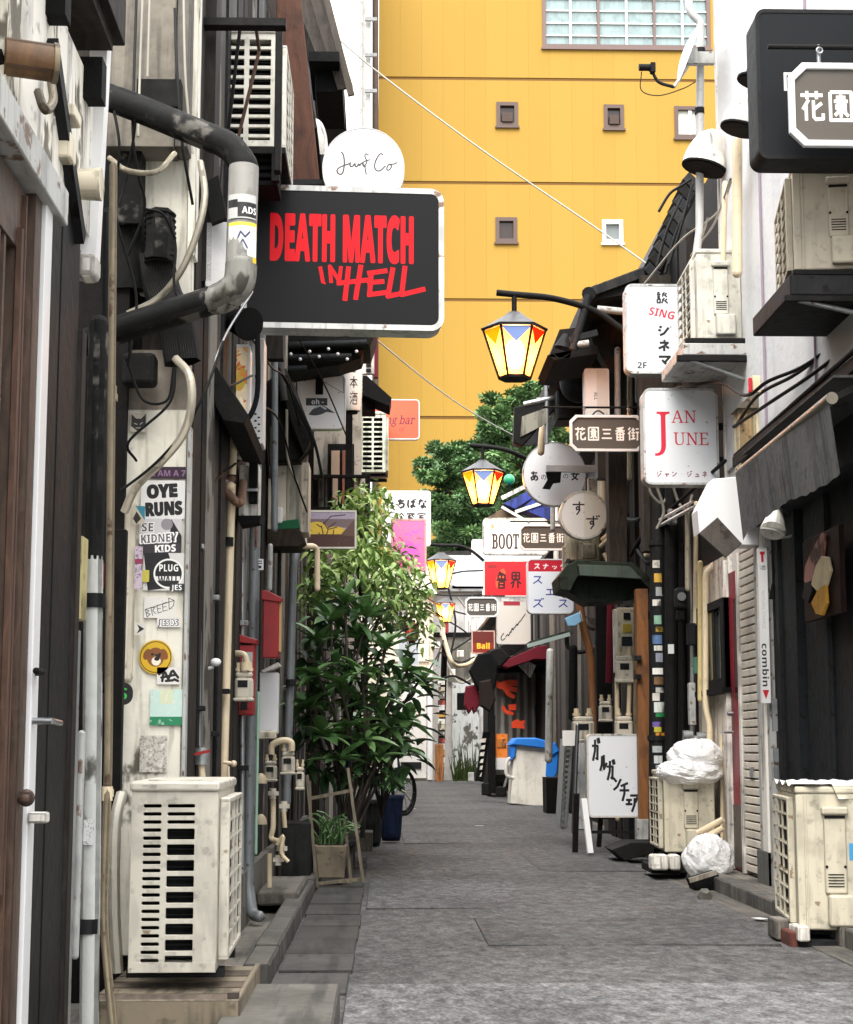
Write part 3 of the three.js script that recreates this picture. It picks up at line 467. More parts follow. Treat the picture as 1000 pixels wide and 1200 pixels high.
// ---------- left side: things on and in front of the houses ----------
{ // step block and crate at the front
  const o = thing('step_block', 'low concrete step block at the left front edge of the road', 'step');
  mesh('block', box(-.5, -.15, 0, .132, -6.15, -5.58, .008), C.stone, o);
  mesh('block', box(-.5, -.148, 0, .134, -5.57, -5.1, .008), C.stone, o);
  const c = thing('wooden_crate', 'dusty broken wooden crate under the large beige air conditioner', 'crate');
  for (let i = 0; i < 2; i++) { mesh('board', box(-.9, -.44, .02 + i * .085, .098 + i * .085, -5.42, -5.4, .004), C.clay, c); mesh('board', box(-.46, -.44, .02 + i * .085, .098 + i * .085, -6.3, -5.43, .004), C.clay, c); }
  for (let i = 0; i < 6; i++) mesh('slat', box(-.9, -.45, .165, .18, -5.55 - i * .14, -5.44 - i * .14, .003), i % 2 ? C.clay : mat(0x6d6257, 'wood', .9), c);
  mesh('post', [box(-.905, -.87, 0, .175, -5.46, -5.42), box(-.48, -.445, 0, .2, -5.46, -5.43)], C.timber, c);
}
airCon('large beige air conditioner standing on the crate at the lower left', [198, 1151, 5.6], { d: .275, h: .632, L: .8, side: 1, end: 'slots', turn: .02 });
airCon('white air conditioner high on the left behind the bent black duct', [288, 178, 8], { d: .31, h: .64, L: .8, side: 1, end: 'grid', body: C.acLight });
airCon('small air conditioner with a two column grille left of the coral sign', [437, 556, 20], { d: .3, h: .76, L: .7, side: 1, end: 'grid', body: mat(0xdde4d2, 'grime', .5) });
{
  const o = thing('air_conditioner_shelf', 'dark iron shelf under the high white air conditioner on the left', 'bracket');
  mesh('shelf', [pbox(240, 172, 335, 180, 7.95, .8), pbox(318, 180, 328, 212, 7.95, .04)], C.dark, o);
  for (let i = 0; i < 4; i++) mesh('louvre_board', pbox(296, 184 + i * 9, 326, 190 + i * 9, 8.0 + i * .01, .25), C.black, o);
  for (const [x, y, X, Y] of [[258, 30, 250, 175], [282, 28, 268, 150], [304, 60, 276, 175], [300, 30, 304, 60]]) mesh('hanging_rod', rod(at(x, y, 7.4), at(X, Y, 7.5), .008), y > 29 ? C.redBrown : C.dark, o);
}
{ // bent duct
  const o = thing('bent_duct_pipe', 'thick black and grey bent pipe jutting out left of the red lettered sign', 'pipe');
  const path = [[110, 108, 6.35], [150, 122, 6.25], [272, 172, 6.1], [287, 196, 6.08], [284, 318, 6.05], [268, 346, 6.08], [140, 386, 6.3]], r = .053;
  const A = P3(path);
  mesh('upper_run', tube([A[0], A[1], A[2], A[3], at(286, 204, 6.08)], r, .16, 18), C.blackPeel, o);
  mesh('grey_sleeve', rod(at(286, 196, 6.08), at(282, 318, 6.06), r * 1.04, r * 1.04, 20), mat(0x8e8e8d, 'unit', .5), o);
  mesh('elbow', tube([at(283, 310, 6.06), at(281, 335, 6.06), at(262, 348, 6.09), at(255, 351, 6.1)], r * 1.1, .12, 18), mat(0x84847f, 'peel', .5), o);
  mesh('lower_run', tube([at(268, 346, 6.08), A[6], at(100, 402, 6.4)], r, .1, 18), C.blackPeel, o);
  const band = (y0, y1, col) => mesh('sticker', new THREE.CylinderGeometry(r * 1.13, r * 1.13, (y1 - y0) / F * 6.07, 20, 1, true, -.9, 2.0).rotateX(0).translate(at(284, (y0 + y1) / 2, 6.07).x, at(284, (y0 + y1) / 2, 6.07).y, -6.07), col, o, true);
  band(232, 262, new THREE.MeshStandardMaterial({ roughness: .5, map: print(256, 180, (c, W, H) => { fill(c, '#b9b9b7'); fill(c, '#151515', 0, 40, 90, 60); fill(c, '#151515', 90, 60, 166, 110); words(c, 'ADS', 190, 120, 70, '#eee'); }) }));
  band(264, 315, new THREE.MeshStandardMaterial({ roughness: .5, map: print(256, 280, (c, W, H) => { fill(c, '#d8d6d0'); fill(c, '#e8d040', 0, 0, 256, 24); fill(c, '#e8b820', 0, 230, 256, 50); strokes(c, '20 60 40 20 60 40 80 20;30 80 50 50 70 80;45 60 48 70', 40, 30, 180, 180, 14, '#333a5a'); c.fillStyle = '#1a1a2a'; c.beginPath(); c.moveTo(20, 150); c.lineTo(120, 215); c.lineTo(20, 215); c.fill(); words(c, 'SLUMBER', 128, 256, 34, '#c03020'); }) }));
}
{
  const o = thing('duct_box', 'sooty black ducting and round tank packed behind the bent pipe', 'ducting');
  mesh('tank', rod(at(150, 345, 6.75), at(150, 250, 6.75), .11, .11, 20), C.blackPeel, o);
  mesh('duct', [tube(P3([[188, 250, 6.6], [188, 280, 6.58], [186, 305, 6.58]]), .058, 0), tube(P3([[182, 300, 6.66], [190, 340, 6.64], [206, 376, 6.62], [214, 425, 6.62]]), .075, 0)], C.blackPeel, o); for (let i = 0; i < 9; i++) { const y = 252 + i * 7; mesh('duct_ring', new THREE.TorusGeometry(.058, .006, 6, 18).rotateX(Math.PI / 2).translate(...at(188, y, 6.6).toArray()), C.dark, o); }
  mesh('flexible_hose', tube(P3([[235, 190, 6.6], [240, 230, 6.5], [232, 270, 6.45], [212, 318, 6.45], [185, 350, 6.5], [150, 368, 6.5]]), .014), mat(0xa39e90, 'grime', .6), o);
  mesh('hose_loop', tube(P3([[128, 185, 6.3], [150, 200, 6.25], [180, 202, 6.3], [205, 180, 6.5]]), .011), mat(0xb5ad98, 'grime', .6), o);
  mesh('bell_shade', [rod(at(258, 372, 8.1), at(292, 380, 7.9), .03, .08, 20)], C.black, o);
  mesh('white_plate', pbox(241, 260, 266, 336, 7.0, .03), C.plaster, o); mesh('black_flap', poly([[238, 215], [256, 205], [266, 255], [248, 262]], 6.9, .04), C.black, o);
  mesh('angle_box', pbox(142, 412, 182, 450, 6.56, .1, .02), C.blackPeel, o);
}
lone('white_hose', tube(P3([[206, 420, 6.55], [222, 440, 6.5], [224, 478, 6.48], [214, 510, 6.5], [190, 540, 6.52], [160, 570, 6.56], [146, 600, 6.6]]), .017), mat(0xcfc8b8, 'grime', .6), 'pale wrapped hose curving down over the white sticker pier', 'hose');
cable('black and grey cables looping across the sooty duct and white pier', [[[134, 130, 6.2], [140, 170, 6.2], [136, 250, 6.3], [160, 350, 6.4], [150, 430, 6.4]], [[160, 0, 6.4], [157, 100, 6.3], [156, 160, 6.25], [162, 205, 6.3], [170, 240, 6.35], [150, 300, 6.4]], [[200, 255, 6.4], [206, 290, 6.4], [204, 330, 6.4], [212, 360, 6.4]], [[170, 245, 6.35], [190, 250, 6.35], [206, 280, 6.4]], [[148, 420, 6.4], [170, 470, 6.4], [195, 470, 6.4], [204, 430, 6.4]], [[262, 400, 6.6], [240, 460, 6.5], [216, 505, 6.5], [180, 545, 6.5], [142, 575, 6.5]], [[134, 135, 6.3], [150, 120, 6.2], [158, 130, 6.2], [150, 200, 6.3], [140, 240, 6.3]], [[160, 540, 6.6], [150, 520, 6.5], [200, 470, 6.5], [206, 430, 6.5]]], .0055);
cable('straight grey stay wire slanting under the corner of the red lettered sign', [[[296, 342, 7.9], [262, 398, 7.6], [228, 490, 7.3]]], .006, C.galv);
pipe('tall peeling white and black drainpipe at the near left corner', [[110, 650, 5.36], [108, 900, 5.36], [104, 1260, 5.36]], .03, C.peelPipe, { bend: .05, name: 'drainpipe', clamps: [[110, 704, 5.36], [103, 1085, 5.36]] });
pipe('upper sooty length of drainpipe near the left corner', [[116, 380, 5.37], [110, 652, 5.36]], .032, C.blackPeel, { name: 'drainpipe' });
pipe('thin tan conduit running the full height beside the white sticker pier', [[133, 195, 5.45], [127, 900, 5.42], [121, 1080, 5.4], [136, 1240, 5.3]], .0135, C.tanPipe, { name: 'conduit', bend: .1, clamps: [[131, 460, 5.45, C.tanPipe], [126, 930, 5.42, C.creamPipe]] });
pipe('second sooty conduit just left of the tan one', [[124, 250, 5.6], [121, 640, 5.6]], .011, C.blackPeel, { name: 'conduit' });
pipe('pale grey square pipe low between the black panel and drainpipe', [[96, 860, 5.3], [88, 1120, 5.3]], .012, C.lightGrey, { name: 'conduit' });
{ // dark gap fittings
  const o = thing('wall_board', 'dark boards with torn paper in the gap beside the tall drainpipe', 'boards');
  mesh('board', pbox(118, 620, 142, 1130, 6.2, .05), C.dark, o); mesh('paper_scrap', pbox(128, 968, 134, 985, 5.9, .01), C.red, o); mesh('paper_scrap', pbox(127, 988, 134, 1030, 5.92, .01), C.lightGrey, o); mesh('pane', pbox(104, 810, 122, 930, 5.75, .02), mat(0x9aa3a8, null, .2), o); mesh('mirror_frame', [pbox(102, 806, 126, 812, 5.72, .03), pbox(120, 812, 126, 935, 5.72, .03)], C.black, o);
  mesh('red_label', pbox(118, 660, 122, 690, 5.5, .005), C.red, o);
}
// stickers on the white pier: each is a thin printed sheet
function sticker(label, r, D, paint, { round, res = 200, tilt = 0 } = {}) {
  const a = at(r[0], (r[1] + r[3]) / 2, D), b = at(r[2], (r[1] + r[3]) / 2, D), u = at((r[0] + r[2]) / 2, r[1], D), l = at((r[0] + r[2]) / 2, r[3], D), w = b.x - a.x, h = u.y - l.y, k = res / Math.max(w, h);
  const m = new THREE.MeshStandardMaterial({ roughness: .6, map: print(Math.round(w * k), Math.round(h * k), paint) });
  return lone('sticker', faceGeo(w, h, round ? 1 : .003).rotateZ(tilt).translate((a.x + b.x) / 2, (u.y + l.y) / 2, -D), m, label, 'sticker', 'stickers on walls and pipes', true);
}
const PD = 6.69;
sticker('purple strip sticker topmost on the white pier', [174, 547, 218, 561], PD, (c, W, H) => { fill(c, '#2a1428'); words(c, 'I AM A 7', W * .55, H * .55, H * .7, '#8a6a8c'); });
sticker('white sticker with OYE RUNS in heavy black letters', [165, 563, 217, 608], PD, (c, W, H) => { fill(c, '#d9d8d4'); words(c, 'OYE', W * .48, H * .28, H * .44, '#0c0a0a', { stroke: 9, rot: -.06, sx: .95 }); words(c, 'RUNS', W * .52, H * .74, H * .44, '#0c0a0a', { stroke: 9, rot: -.06, sx: .82 }); });
sticker('grey and black balloon lettered sticker below OYE RUNS', [163, 608, 213, 648], PD, (c, W, H) => { fill(c, '#c4c0c0'); c.fillStyle = '#1c181c'; c.beginPath(); c.moveTo(W * .75, 0); c.lineTo(W, H * .5); c.lineTo(W, H); c.lineTo(W * .7, H); c.fill(); fill(c, '#332e33', 0, H * .72, W, H * .28); c.fillStyle = '#8a8488'; c.beginPath(); c.arc(W * .65, H * .16, H * .17, 0, 7); c.fill(); words(c, 'SE', W * .2, H * .25, H * .36, '#efeeea', { stroke: 5 }); words(c, 'SE', W * .2, H * .25, H * .34, '#4a4548'); words(c, 'KIDNEY', W * .46, H * .57, H * .36, '#f4f2ee', { stroke: 8, sx: .85, rot: -.06 }); words(c, 'KIDNEY', W * .46, H * .57, H * .34, '#5a5458', { sx: .85, rot: -.06 }); words(c, 'KIDS', W * .62, H * .87, H * .28, '#f4f2ee', { stroke: 2, rot: -.05 }); });
sticker('black square and round PLUG WALL stickers on the white pier', [168, 648, 216, 692], PD, (c, W, H) => { fill(c, '#cfcdc8'); c.fillStyle = '#17161a'; c.beginPath(); c.moveTo(0, 0); c.lineTo(W * .6, 0); c.lineTo(W * .9, H * .9); c.lineTo(W * .12, H); c.fill(); c.fillStyle = '#e8e6e2'; c.beginPath(); c.arc(W * .62, H * .55, H * .4, 0, 7); c.fill(); c.fillStyle = '#151515'; c.beginPath(); c.arc(W * .62, H * .55, H * .35, 0, 7); c.fill(); fill(c, '#e2e0dc', W * .3, H * .62, W * .6, H * .12); words(c, 'PLUG', W * .62, H * .4, H * .26, '#efefea', { sx: .8 }); words(c, 'WALL', W * .62, H * .72, H * .26, '#222', { sx: .8, stroke: 1 }); });
sticker('small JES sticker with white outline letters', [199, 684, 216, 693], PD - .002, (c, W, H) => { fill(c, '#2a2a2a'); words(c, 'JES', W / 2, H / 2, H * .95, '#f0f0f0'); });
sticker('BREED tag scrawled in thin black marker', [169, 699, 205, 724], PD, (c, W, H) => { fill(c, '#d6d3cc'); strokes(c, '4 60 10 95;4 60 16 66 8 76 20 82 10 95;22 50 28 88;22 50 34 52 28 66 38 80;42 42 46 78;42 42 54 38;44 58 54 56;46 78 58 72;60 34 62 70;60 34 74 28;62 50 72 48;62 70 76 64;80 8 82 62 96 44 98 20 80 8;4 60 98 20', 0, 0, W, H, 4, '#1a1a1a'); }, { tilt: .02 });
sticker('JESOS sticker in black and white block letters', [184, 724, 212, 735], PD, (c, W, H) => { fill(c, '#cfccc6'); words(c, 'JESOS', W / 2, H / 2, H * .85, '#111', { stroke: 8, sx: .9 }); words(c, 'JESOS', W / 2, H / 2, H * .8, '#eee', { sx: .9 }); });
sticker('round yellow sticker with a brown dog head', [163, 750, 202, 790], PD, (c, W, H) => { fill(c, '#c9a21c'); c.lineWidth = 5; c.strokeStyle = '#3a2a10'; c.beginPath(); c.arc(W / 2, H / 2, W * .46, 0, 7); c.stroke(); c.fillStyle = '#7c4a22'; c.beginPath(); c.ellipse(W * .5, H * .5, W * .26, H * .28, 0, 0, 7); c.ellipse(W * .24, H * .42, W * .1, H * .17, .4, 0, 7); c.ellipse(W * .76, H * .42, W * .1, H * .17, -.4, 0, 7); c.fill(); c.fillStyle = '#e8ddc8'; c.beginPath(); c.ellipse(W * .52, H * .62, W * .14, H * .13, 0, 0, 7); c.fill(); c.fillStyle = '#141010'; c.beginPath(); c.ellipse(W * .54, H * .55, W * .08, H * .06, 0, 0, 7); c.ellipse(W * .4, H * .42, 8, 8, 0, 0, 7); c.ellipse(W * .62, H * .42, 8, 8, 0, 0, 7); c.fill(); }, { round: true });
sticker('black graffiti tag sticker under the round yellow one', [184, 782, 211, 802], PD, (c, W, H) => { fill(c, '#d3d0ca'); strokes(c, '10 40 30 20 24 80;36 30 50 70 64 24;70 20 92 60;20 60 80 44;40 80 70 76;76 70 92 80', 0, 0, W, H, 22, '#0d0d0d'); });
sticker('green and pale blue torn notice lower on the white pier', [176, 808, 214, 850], PD, (c, W, H) => { fill(c, '#b9d2c8'); fill(c, '#c9cfae', W * .3, 0, W * .4, H * .4); fill(c, '#1f7a52', 0, H * .76, W, H * .24); specks(c, W, H, 30, '#d8d6cc', 3, 14, 3); });
sticker('teal and brown triangular scrap sticker left of OYE RUNS', [156, 593, 170, 614], PD - .05, (c, W, H) => { fill(c, '#b8b09a'); c.fillStyle = '#2d7d92'; c.beginPath(); c.moveTo(W * .2, 0); c.lineTo(W, 0); c.lineTo(W, H * .8); c.fill(); c.fillStyle = '#241b16'; c.beginPath(); c.moveTo(W * .3, H * .3); c.lineTo(W * .7, H * .7); c.lineTo(W * .3, H); c.lineTo(0, H * .7); c.fill(); });
sticker('black cat face stencil sticker high on the pier', [153, 484, 172, 506], PD - .01, (c, W, H) => { fill(c, '#a59d92'); c.fillStyle = '#1b1a1a'; c.beginPath(); c.moveTo(10, 10); c.lineTo(W * .35, H * .3); c.lineTo(W * .65, H * .3); c.lineTo(W - 10, 10); c.lineTo(W * .95, H * .7); c.lineTo(W * .5, H); c.lineTo(W * .05, H * .7); c.fill(); strokes(c, '25 55 40 60;60 60 75 50;35 80 65 78', 0, 0, W, H, 9, '#a59d92'); });
sticker('round green and black sticker at the left edge of the pier', [134, 800, 156, 826], PD - .1, (c, W, H) => { fill(c, '#141414'); words(c, 'S', W / 2, H / 2, H * .7, '#35b24a'); }, { round: true });

// DEATH MATCH sign and its neighbours
sign({ label: 'large black sign with red words DEATH MATCH IN HELL', rect: [284, 219, 521, 386], D: 8.4, t: .16, r: .07, rim: .028, turn: .06, res: 1000, rough: .42, faceSpec: .3, frame: mat(0xd8d8d6, 'metal', .35), bracket: [[[200, 250, 8.5], [300, 250, 8.45], .04], [[200, 350, 8.5], [300, 350, 8.45], .04]],
  paint: (c, W, H) => {
    fill(c, '#121214'); specks(c, W, H, 900, '#222224', .8, 1.8, 5);
    words(c, 'DEATH MATCH', W * .492, H * .36, H * .46, '#d8141e', { w: W * .765, stroke: 26 });
    strokes(c, '2 8 6 92;6 92 8 86;16 90 14 6 26 80 28 4', W * .37, H * .56, W * .42, H * .15, 20, '#d8141e', 'butt');
    strokes(c, '14 6 10 100;30 0 24 96;2 52 40 40;44 18 42 84;42 18 62 10;42 48 58 44;42 86 64 78;72 6 66 90 84 80;88 0 84 84 112 66', W * .47, H * .57, W * .4, H * .24, 26, '#d8141e', 'square');
  } });
sign({ label: 'round white sign with thin handwriting above the black and red sign', rect: [378, 150, 474, 246], D: 9.2, t: .06, r: 1, rim: .004, res: 600, frame: C.cleanWhite, bracket: [[[330, 214, 9.25], [384, 214, 9.25], .03]],
  paint: (c, W, H) => { fill(c, '#e2dede'); curves(c, '20 0 24 4 26 50 22 90 12 80 14 60 34 44;36 40 34 54 40 56 44 40 44 56 48 56 50 42 52 54 54 42 58 40 58 54 62 54', W * .08, H * .3, W * .72, H * .32, 10, '#1c1a1a'); curves(c, '60 10 50 2 44 16 58 40 40 60 34 40 66 30;46 60 52 90', W * .38, H * .3, W * .3, H * .3, 9, '#1c1a1a'); curves(c, '40 10 34 -4 16 40 14 74 30 86 48 60;60 50 50 70 58 82 70 60 60 50 74 52 84 44', W * .58, H * .3, W * .4, H * .28, 10, '#1c1a1a'); } });
sign({ name: 'lightbox_poster', label: 'slim orange and yellow poster light box beside the slanted dark awning', rect: [256, 404, 293, 534], D: 8.6, t: .12, r: .015, res: 500, paint: (c, W, H) => { const cols = ['#f0b060', '#e89040', '#f4dcb0', '#d8602c', '#f6ecd8', '#c9b040']; let q = 7; const R = () => (q = (q * 1664525 + 1013904223) >>> 0) / 4294967296; fill(c, '#ead6b4'); for (let i = 0; i < 60; i++) { c.fillStyle = cols[i % 6]; c.beginPath(); c.ellipse(R() * W, R() * H * .7, 5 + R() * 24, 10 + R() * 50, R() * 1.2, 0, 7); c.fill(); } fill(c, '#e8e4dc', 0, H * .72, W, H); fill(c, '#d8d21c', W * .1, H * .78, W * .6, H * .16); } });
{
  const o = thing('wall_cabinet', 'narrow white cabinet with rows of small round holes behind the poster box', 'cabinet');
  mesh('cabinet', [pbox(294, 396, 309, 520, 8.9, .2)], C.cleanWhite, o);
  for (let i = 0; i < 8; i++) mesh('vent_hole', pbox(298 + i % 2 * 4, 484 + i * 4, 301 + i % 2 * 4, 486 + i * 4, 8.895, .01), C.charcoal, o);
  const q = thing('awning', 'small slanted dark awning jutting out beside the white pier', 'awning');
  mesh('cover', poly([[216, 400], [232, 398], [290, 486], [286, 496], [262, 492]], 7.5, 1.1, .004), C.dark, q);
  mesh('support', tube(P3([[252, 520, 8], [262, 508, 8], [288, 494, 7.9], [300, 470, 7.9], [302, 392, 7.9]]), .013), C.black, q);
  mesh('yellow_lamp', [rod(at(278, 494, 7.6), at(288, 490, 7.6), .012)], mat(0xc9b24a, null, .4), q);
  const b = thing('meter_box', 'narrow white meter box with a black strap on the dark boards', 'box');
  mesh('box', pbox(280, 545, 304, 606, 8.7, .12, .006), C.white, b); mesh('strap', pbox(292, 532, 302, 590, 8.66, .03), C.black, b); mesh('base', poly([[276, 604], [306, 604], [304, 612], [282, 616]], 8.66, .14), C.black, b); mesh('clip', pbox(286, 572, 302, 576, 8.64, .02), C.steel, b);
  const k = thing('display_case', 'grimy pale display case on a dark shelf below a folded black awning', 'display case');
  mesh('case', [pbox(314, 540, 336, 622, 11, .35)], mat(0xc9c3b6, 'grime', .6), k); mesh('glass', pbox(336, 540, 353, 622, 11, .3), mat(0x9a978c, 'grime', .25), k); mesh('side', pbox(353, 542, 362, 624, 11.03, .3), mat(0xc2b9aa, 'grime', .6), k); mesh('green_tray', poly([[322, 612], [350, 608], [352, 619], [322, 620]], 10.98, .03), C.green, k); mesh('cup', pbox(319, 594, 331, 613, 10.97, .05, .01), C.cleanWhite, k);
  mesh('shelf', poly([[313, 620], [350, 620], [358, 634], [350, 640], [314, 640]], 10.97, .4), mat(0x3d352e, 'wood', .7), k);
  const a = thing('folded_awning', 'folded black cloth awning bundled above the pale display case', 'awning');
  mesh('cloth', [poly([[312, 452], [334, 436], [344, 470], [360, 506], [350, 538], [314, 540], [308, 500]], 10.9, .35, .02), poly([[330, 455], [342, 450], [364, 510], [356, 530], [344, 500]], 10.8, .12, .015)], mat(0x16150f, 'metal', .7), a);
  mesh('frame_rod', [rod(at(326, 418, 10.8), at(334, 470, 10.8), .028)], mat(0x3c3c3a, null, .6), a);
  for (const l of [[[336, 440, 10.7], [350, 480, 10.7], [366, 520, 10.7], [352, 540, 10.7]], [[318, 500, 10.7], [318, 540, 10.7], [320, 576, 10.7]], [[336, 480, 10.7], [338, 540, 10.7], [348, 566, 10.7]], [[326, 430, 10.7], [348, 470, 10.7], [368, 516, 10.7], [378, 560, 10.7]]]) mesh('hanging_strap', tube(P3(l), .01), rnd() > .5 ? C.black : mat(0x6d6a5c, null, .7), a);
}
sign({ label: 'square white sign with a black bird under the dark canopy', rect: [350, 438, 405, 503], D: 14, t: .1, r: .06, res: 420, rim: .01, paint: (c, W, H) => { fill(c, '#e4e4e4'); strokes(c, '10 12 30 4 60 16 98 34 98 4', 0, 0, W, H, 4, '#555'); fill(c, '#1b1b1b', W * .14, H * .44, W * .48, H * .14); words(c, 'oh -', W * .4, H * .51, H * .13, '#eee'); c.fillStyle = '#2b2f3a'; c.beginPath(); c.moveTo(W * .2, H * .75); c.quadraticCurveTo(W * .4, H * .5, W * .62, H * .62); c.lineTo(W * .8, H * .72); c.lineTo(W * .6, H * .7); c.quadraticCurveTo(W * .4, H * .8, W * .2, H * .75); c.fill(); strokes(c, '34 62 46 58 58 64', 0, 0, W, H, 14, '#b8c4d0'); } });
lone('sign_strap', pbox(370, 428, 379, 462, 13.9, .02), C.black, 'black strap hanging over the white bird sign', 'strap');
{
  const o = thing('paper_lantern', 'white cylindrical paper lantern with black brush characters', 'lantern'), c = at(413, 452, 14.5), u = at(413, 421, 14.5), l = at(413, 482, 14.5), h = u.y - l.y, r = .085;
  const prof = []; for (let i = 0; i <= 24; i++) { const t = i / 24; prof.push(new THREE.Vector2(r * (.62 + .38 * Math.pow(Math.sin(Math.PI * Math.min(1, Math.max(0, .04 + .92 * t))), .35)) + (i % 2 ? .0025 : 0), t * h)); }
  mesh('paper_shade', new THREE.LatheGeometry(prof, 28, 0).translate(c.x, l.y, -14.5), new THREE.MeshStandardMaterial({ roughness: .8, side: THREE.DoubleSide, map: print(512, 340, (k, W, H) => { fill(k, '#dcd9d2'); for (const off of [-.04, .46, .96]) { strokes(k, G.日, W * (off - .0), H * .12, 60, 60, 8, '#222'); strokes(k, G.本, W * off, H * .36, 70, 80, 8, '#1c1c1c'); strokes(k, G.酒, W * off, H * .66, 72, 84, 7, '#1c1c1c'); } }) }), o, true);
  mesh('rim', [rod(V(c.x, u.y, -14.5), V(c.x, u.y + .03, -14.5), .05), rod(V(c.x, l.y - .02, -14.5), V(c.x, l.y, -14.5), .05)], C.black, o); mesh('bow', [new THREE.SphereGeometry(.04, 8, 6).translate(c.x + .01, u.y + .02, -14.42)], C.cleanWhite, o);
}
sign({ label: 'coral red sign lettered long bar in dark script', rect: [436, 468, 492, 515], D: 20.6, t: .1, r: .05, res: 420, rim: .012, paint: (c, W, H) => { fill(c, '#e0583a'); words(c, 'yong bar', W * .47, H * .52, H * .3, '#4a1c30', { font: 'serif', bold: 'italic', w: W * .86, stroke: 3 }); words(c, 'oi', W * .62, H * .76, H * .15, '#4a1c30', { font: 'serif', bold: 'italic' }); } });
sign({ name: 'framed_picture', label: 'framed landscape picture with trees and a yellow glow above the leaves', cat: 'picture', rect: [358, 598, 418, 643], D: 13.2, t: .06, r: .004, rim: .014, res: 420, frame: mat(0xc9c6c0, 'skin', .5), paint: (c, W, H) => { fill(c, '#9a8fa0'); fill(c, '#6d5a5c', 0, H * .2, W, H * .25); c.fillStyle = '#c9a93a'; c.beginPath(); c.ellipse(W * .2, H * .5, W * .24, H * .22, 0, 0, 7); c.ellipse(W * .6, H * .56, W * .22, H * .14, 0, 0, 7); c.fill(); fill(c, '#43251e', 0, H * .64, W, H * .4); c.fillStyle = '#5a4238'; c.beginPath(); c.moveTo(W, H * .2); c.lineTo(W, H * .7); c.lineTo(W * .7, H * .66); c.fill(); strokes(c, '30 40 34 66;34 30 44 50 40 70;44 46 60 30;30 44 20 36;34 34 50 12 80 8;44 50 62 44;56 52 54 70;30 70 24 60', 0, 0, W, H, 9, '#3a1c18'); specks(c, W, H, 120, '#4a2c20', 1, 7, 4); } });
sign({ label: 'white sign with two rows of black characters behind the pink board', rect: [448, 575, 505, 640], D: 24, t: .1, r: .04, res: 460, rim: .012, paint: (c, W, H) => { fill(c, '#e6e6e6'); glyphs(c, 'たちばな', W * .05, H * .13, W * .2, W * .23, 0, 17, '#17171b', W * .22); glyphs(c, '診察室', W * .26, H * .39, W * .2, W * .23, 0, 11, '#26262c', W * .2); } });
sign({ label: 'pink and magenta board with pale scribbles above the leaves', rect: [458, 608, 500, 670], D: 22, t: .06, r: .012, res: 420, rim: .025, frame: mat(0xd8b0b4, 'grime', .5), paint: (c, W, H) => { fill(c, '#e878b0'); c.fillStyle = '#e068c4'; c.beginPath(); c.ellipse(W * .45, H * .7, W * .4, H * .3, -.5, 0, 7); c.fill(); c.fillStyle = '#e4609c'; c.beginPath(); c.ellipse(W * .2, H * .85, W * .4, H * .18, .4, 0, 7); c.fill(); curves(c, '40 30 50 24 56 32 64 20 72 26 86 18;30 66 44 60 40 72 56 58 66 64 70 54 86 48;36 74 50 70 60 76', 0, 0, W, H, 8, '#b45ae0'); curves(c, '20 34 34 40 30 52 20 60;60 84 72 78 80 86', 0, 0, W, H, 9, '#b83040'); } });
sign({ label: 'black sign with pale letters UE half hidden by the big leaved shrub', rect: [452, 706, 478, 740], D: 25, t: .08, r: .02, res: 260, rim: .008, frame: C.black, paint: (c, W, H) => { fill(c, '#121214'); words(c, 'CUE', W * .45, H * .5, H * .62, '#dcd8d0', { font: 'serif', sx: .75 }); } });
sign({ name: 'notice_board', label: 'pale grey notice board leaning under the red round lantern', rect: [467, 742, 491, 780], D: 30, t: .05, r: .01, res: 200, rim: .01, paint: (c, W, H) => { fill(c, '#b4b9be'); curves(c, '20 30 40 20 50 40 70 24;20 60 40 54 60 66 84 50', 0, 0, W, H, 6, '#444'); } });
{ const o = thing('red_lantern', 'round red paper lantern behind the upper leaves at the far left', 'lantern'), c = at(483, 741, 28); mesh('paper_shade', new THREE.SphereGeometry(.14, 16, 12).scale(.9, 1.25, .9).translate(c.x, c.y, c.z), mat(0xa83a22, 'skin', .7), o); mesh('cap', [rod(c.clone().add(V(0, .16, 0)), c.clone().add(V(0, .2, 0)), .06), rod(c.clone().add(V(0, -.2, 0)), c.clone().add(V(0, -.16, 0)), .06)], C.black, o); }
// pipes and boxes along the boards
pipe('long cream pipe with a bulging joint running down the dark boards', [[275, 500, 8.3], [272, 560, 8.3], [262, 920, 8.15], [262, 940, 8.15]], .02, C.creamPipe, { clamps: [[272, 562, 8.3], [268, 635, 8.25]], name: 'cream_pipe' });
{ const o = thing('pipe_joint', 'brown and cream trap joint bulging from the long cream pipe', 'pipe'); mesh('elbow', tube(P3([[272, 560, 8.25], [266, 575, 8.2], [280, 590, 8.22], [285, 565, 8.35]]), .022), mat(0x7d5c46, 'grime', .6), o); mesh('ball', new THREE.SphereGeometry(.024, 12, 8).translate(...at(270, 570, 8.2).toArray()), C.creamPipe, o); mesh('stay', rod(at(250, 585, 8.2), at(266, 562, 8.2), .012), C.grey, o); mesh('valve', [new THREE.SphereGeometry(.016, 8, 6).translate(...at(274, 895, 8.1).toArray()), rod(at(262, 893, 8.1), at(274, 895, 8.1), .009), rod(at(268, 898, 8.1), at(268, 920, 8.1), .006)], C.creamPipe, o); }
pipe('broad grey downpipe with stickers beside the red letter boxes', [[306, 375, 9.5], [301, 520, 9.5], [291, 1040, 9.35], [296, 1072, 9.3], [304, 1074, 9.25]], .031, C.pipeGrey, { name: 'downpipe', clamps: [[298, 710, 9.48], [292, 940, 9.4]], bend: .05 });
pipe('thin galvanised pipe between the cream pipe and the broad grey one', [[284, 620, 9.1], [284, 1062, 9.1]], .012, C.galv);
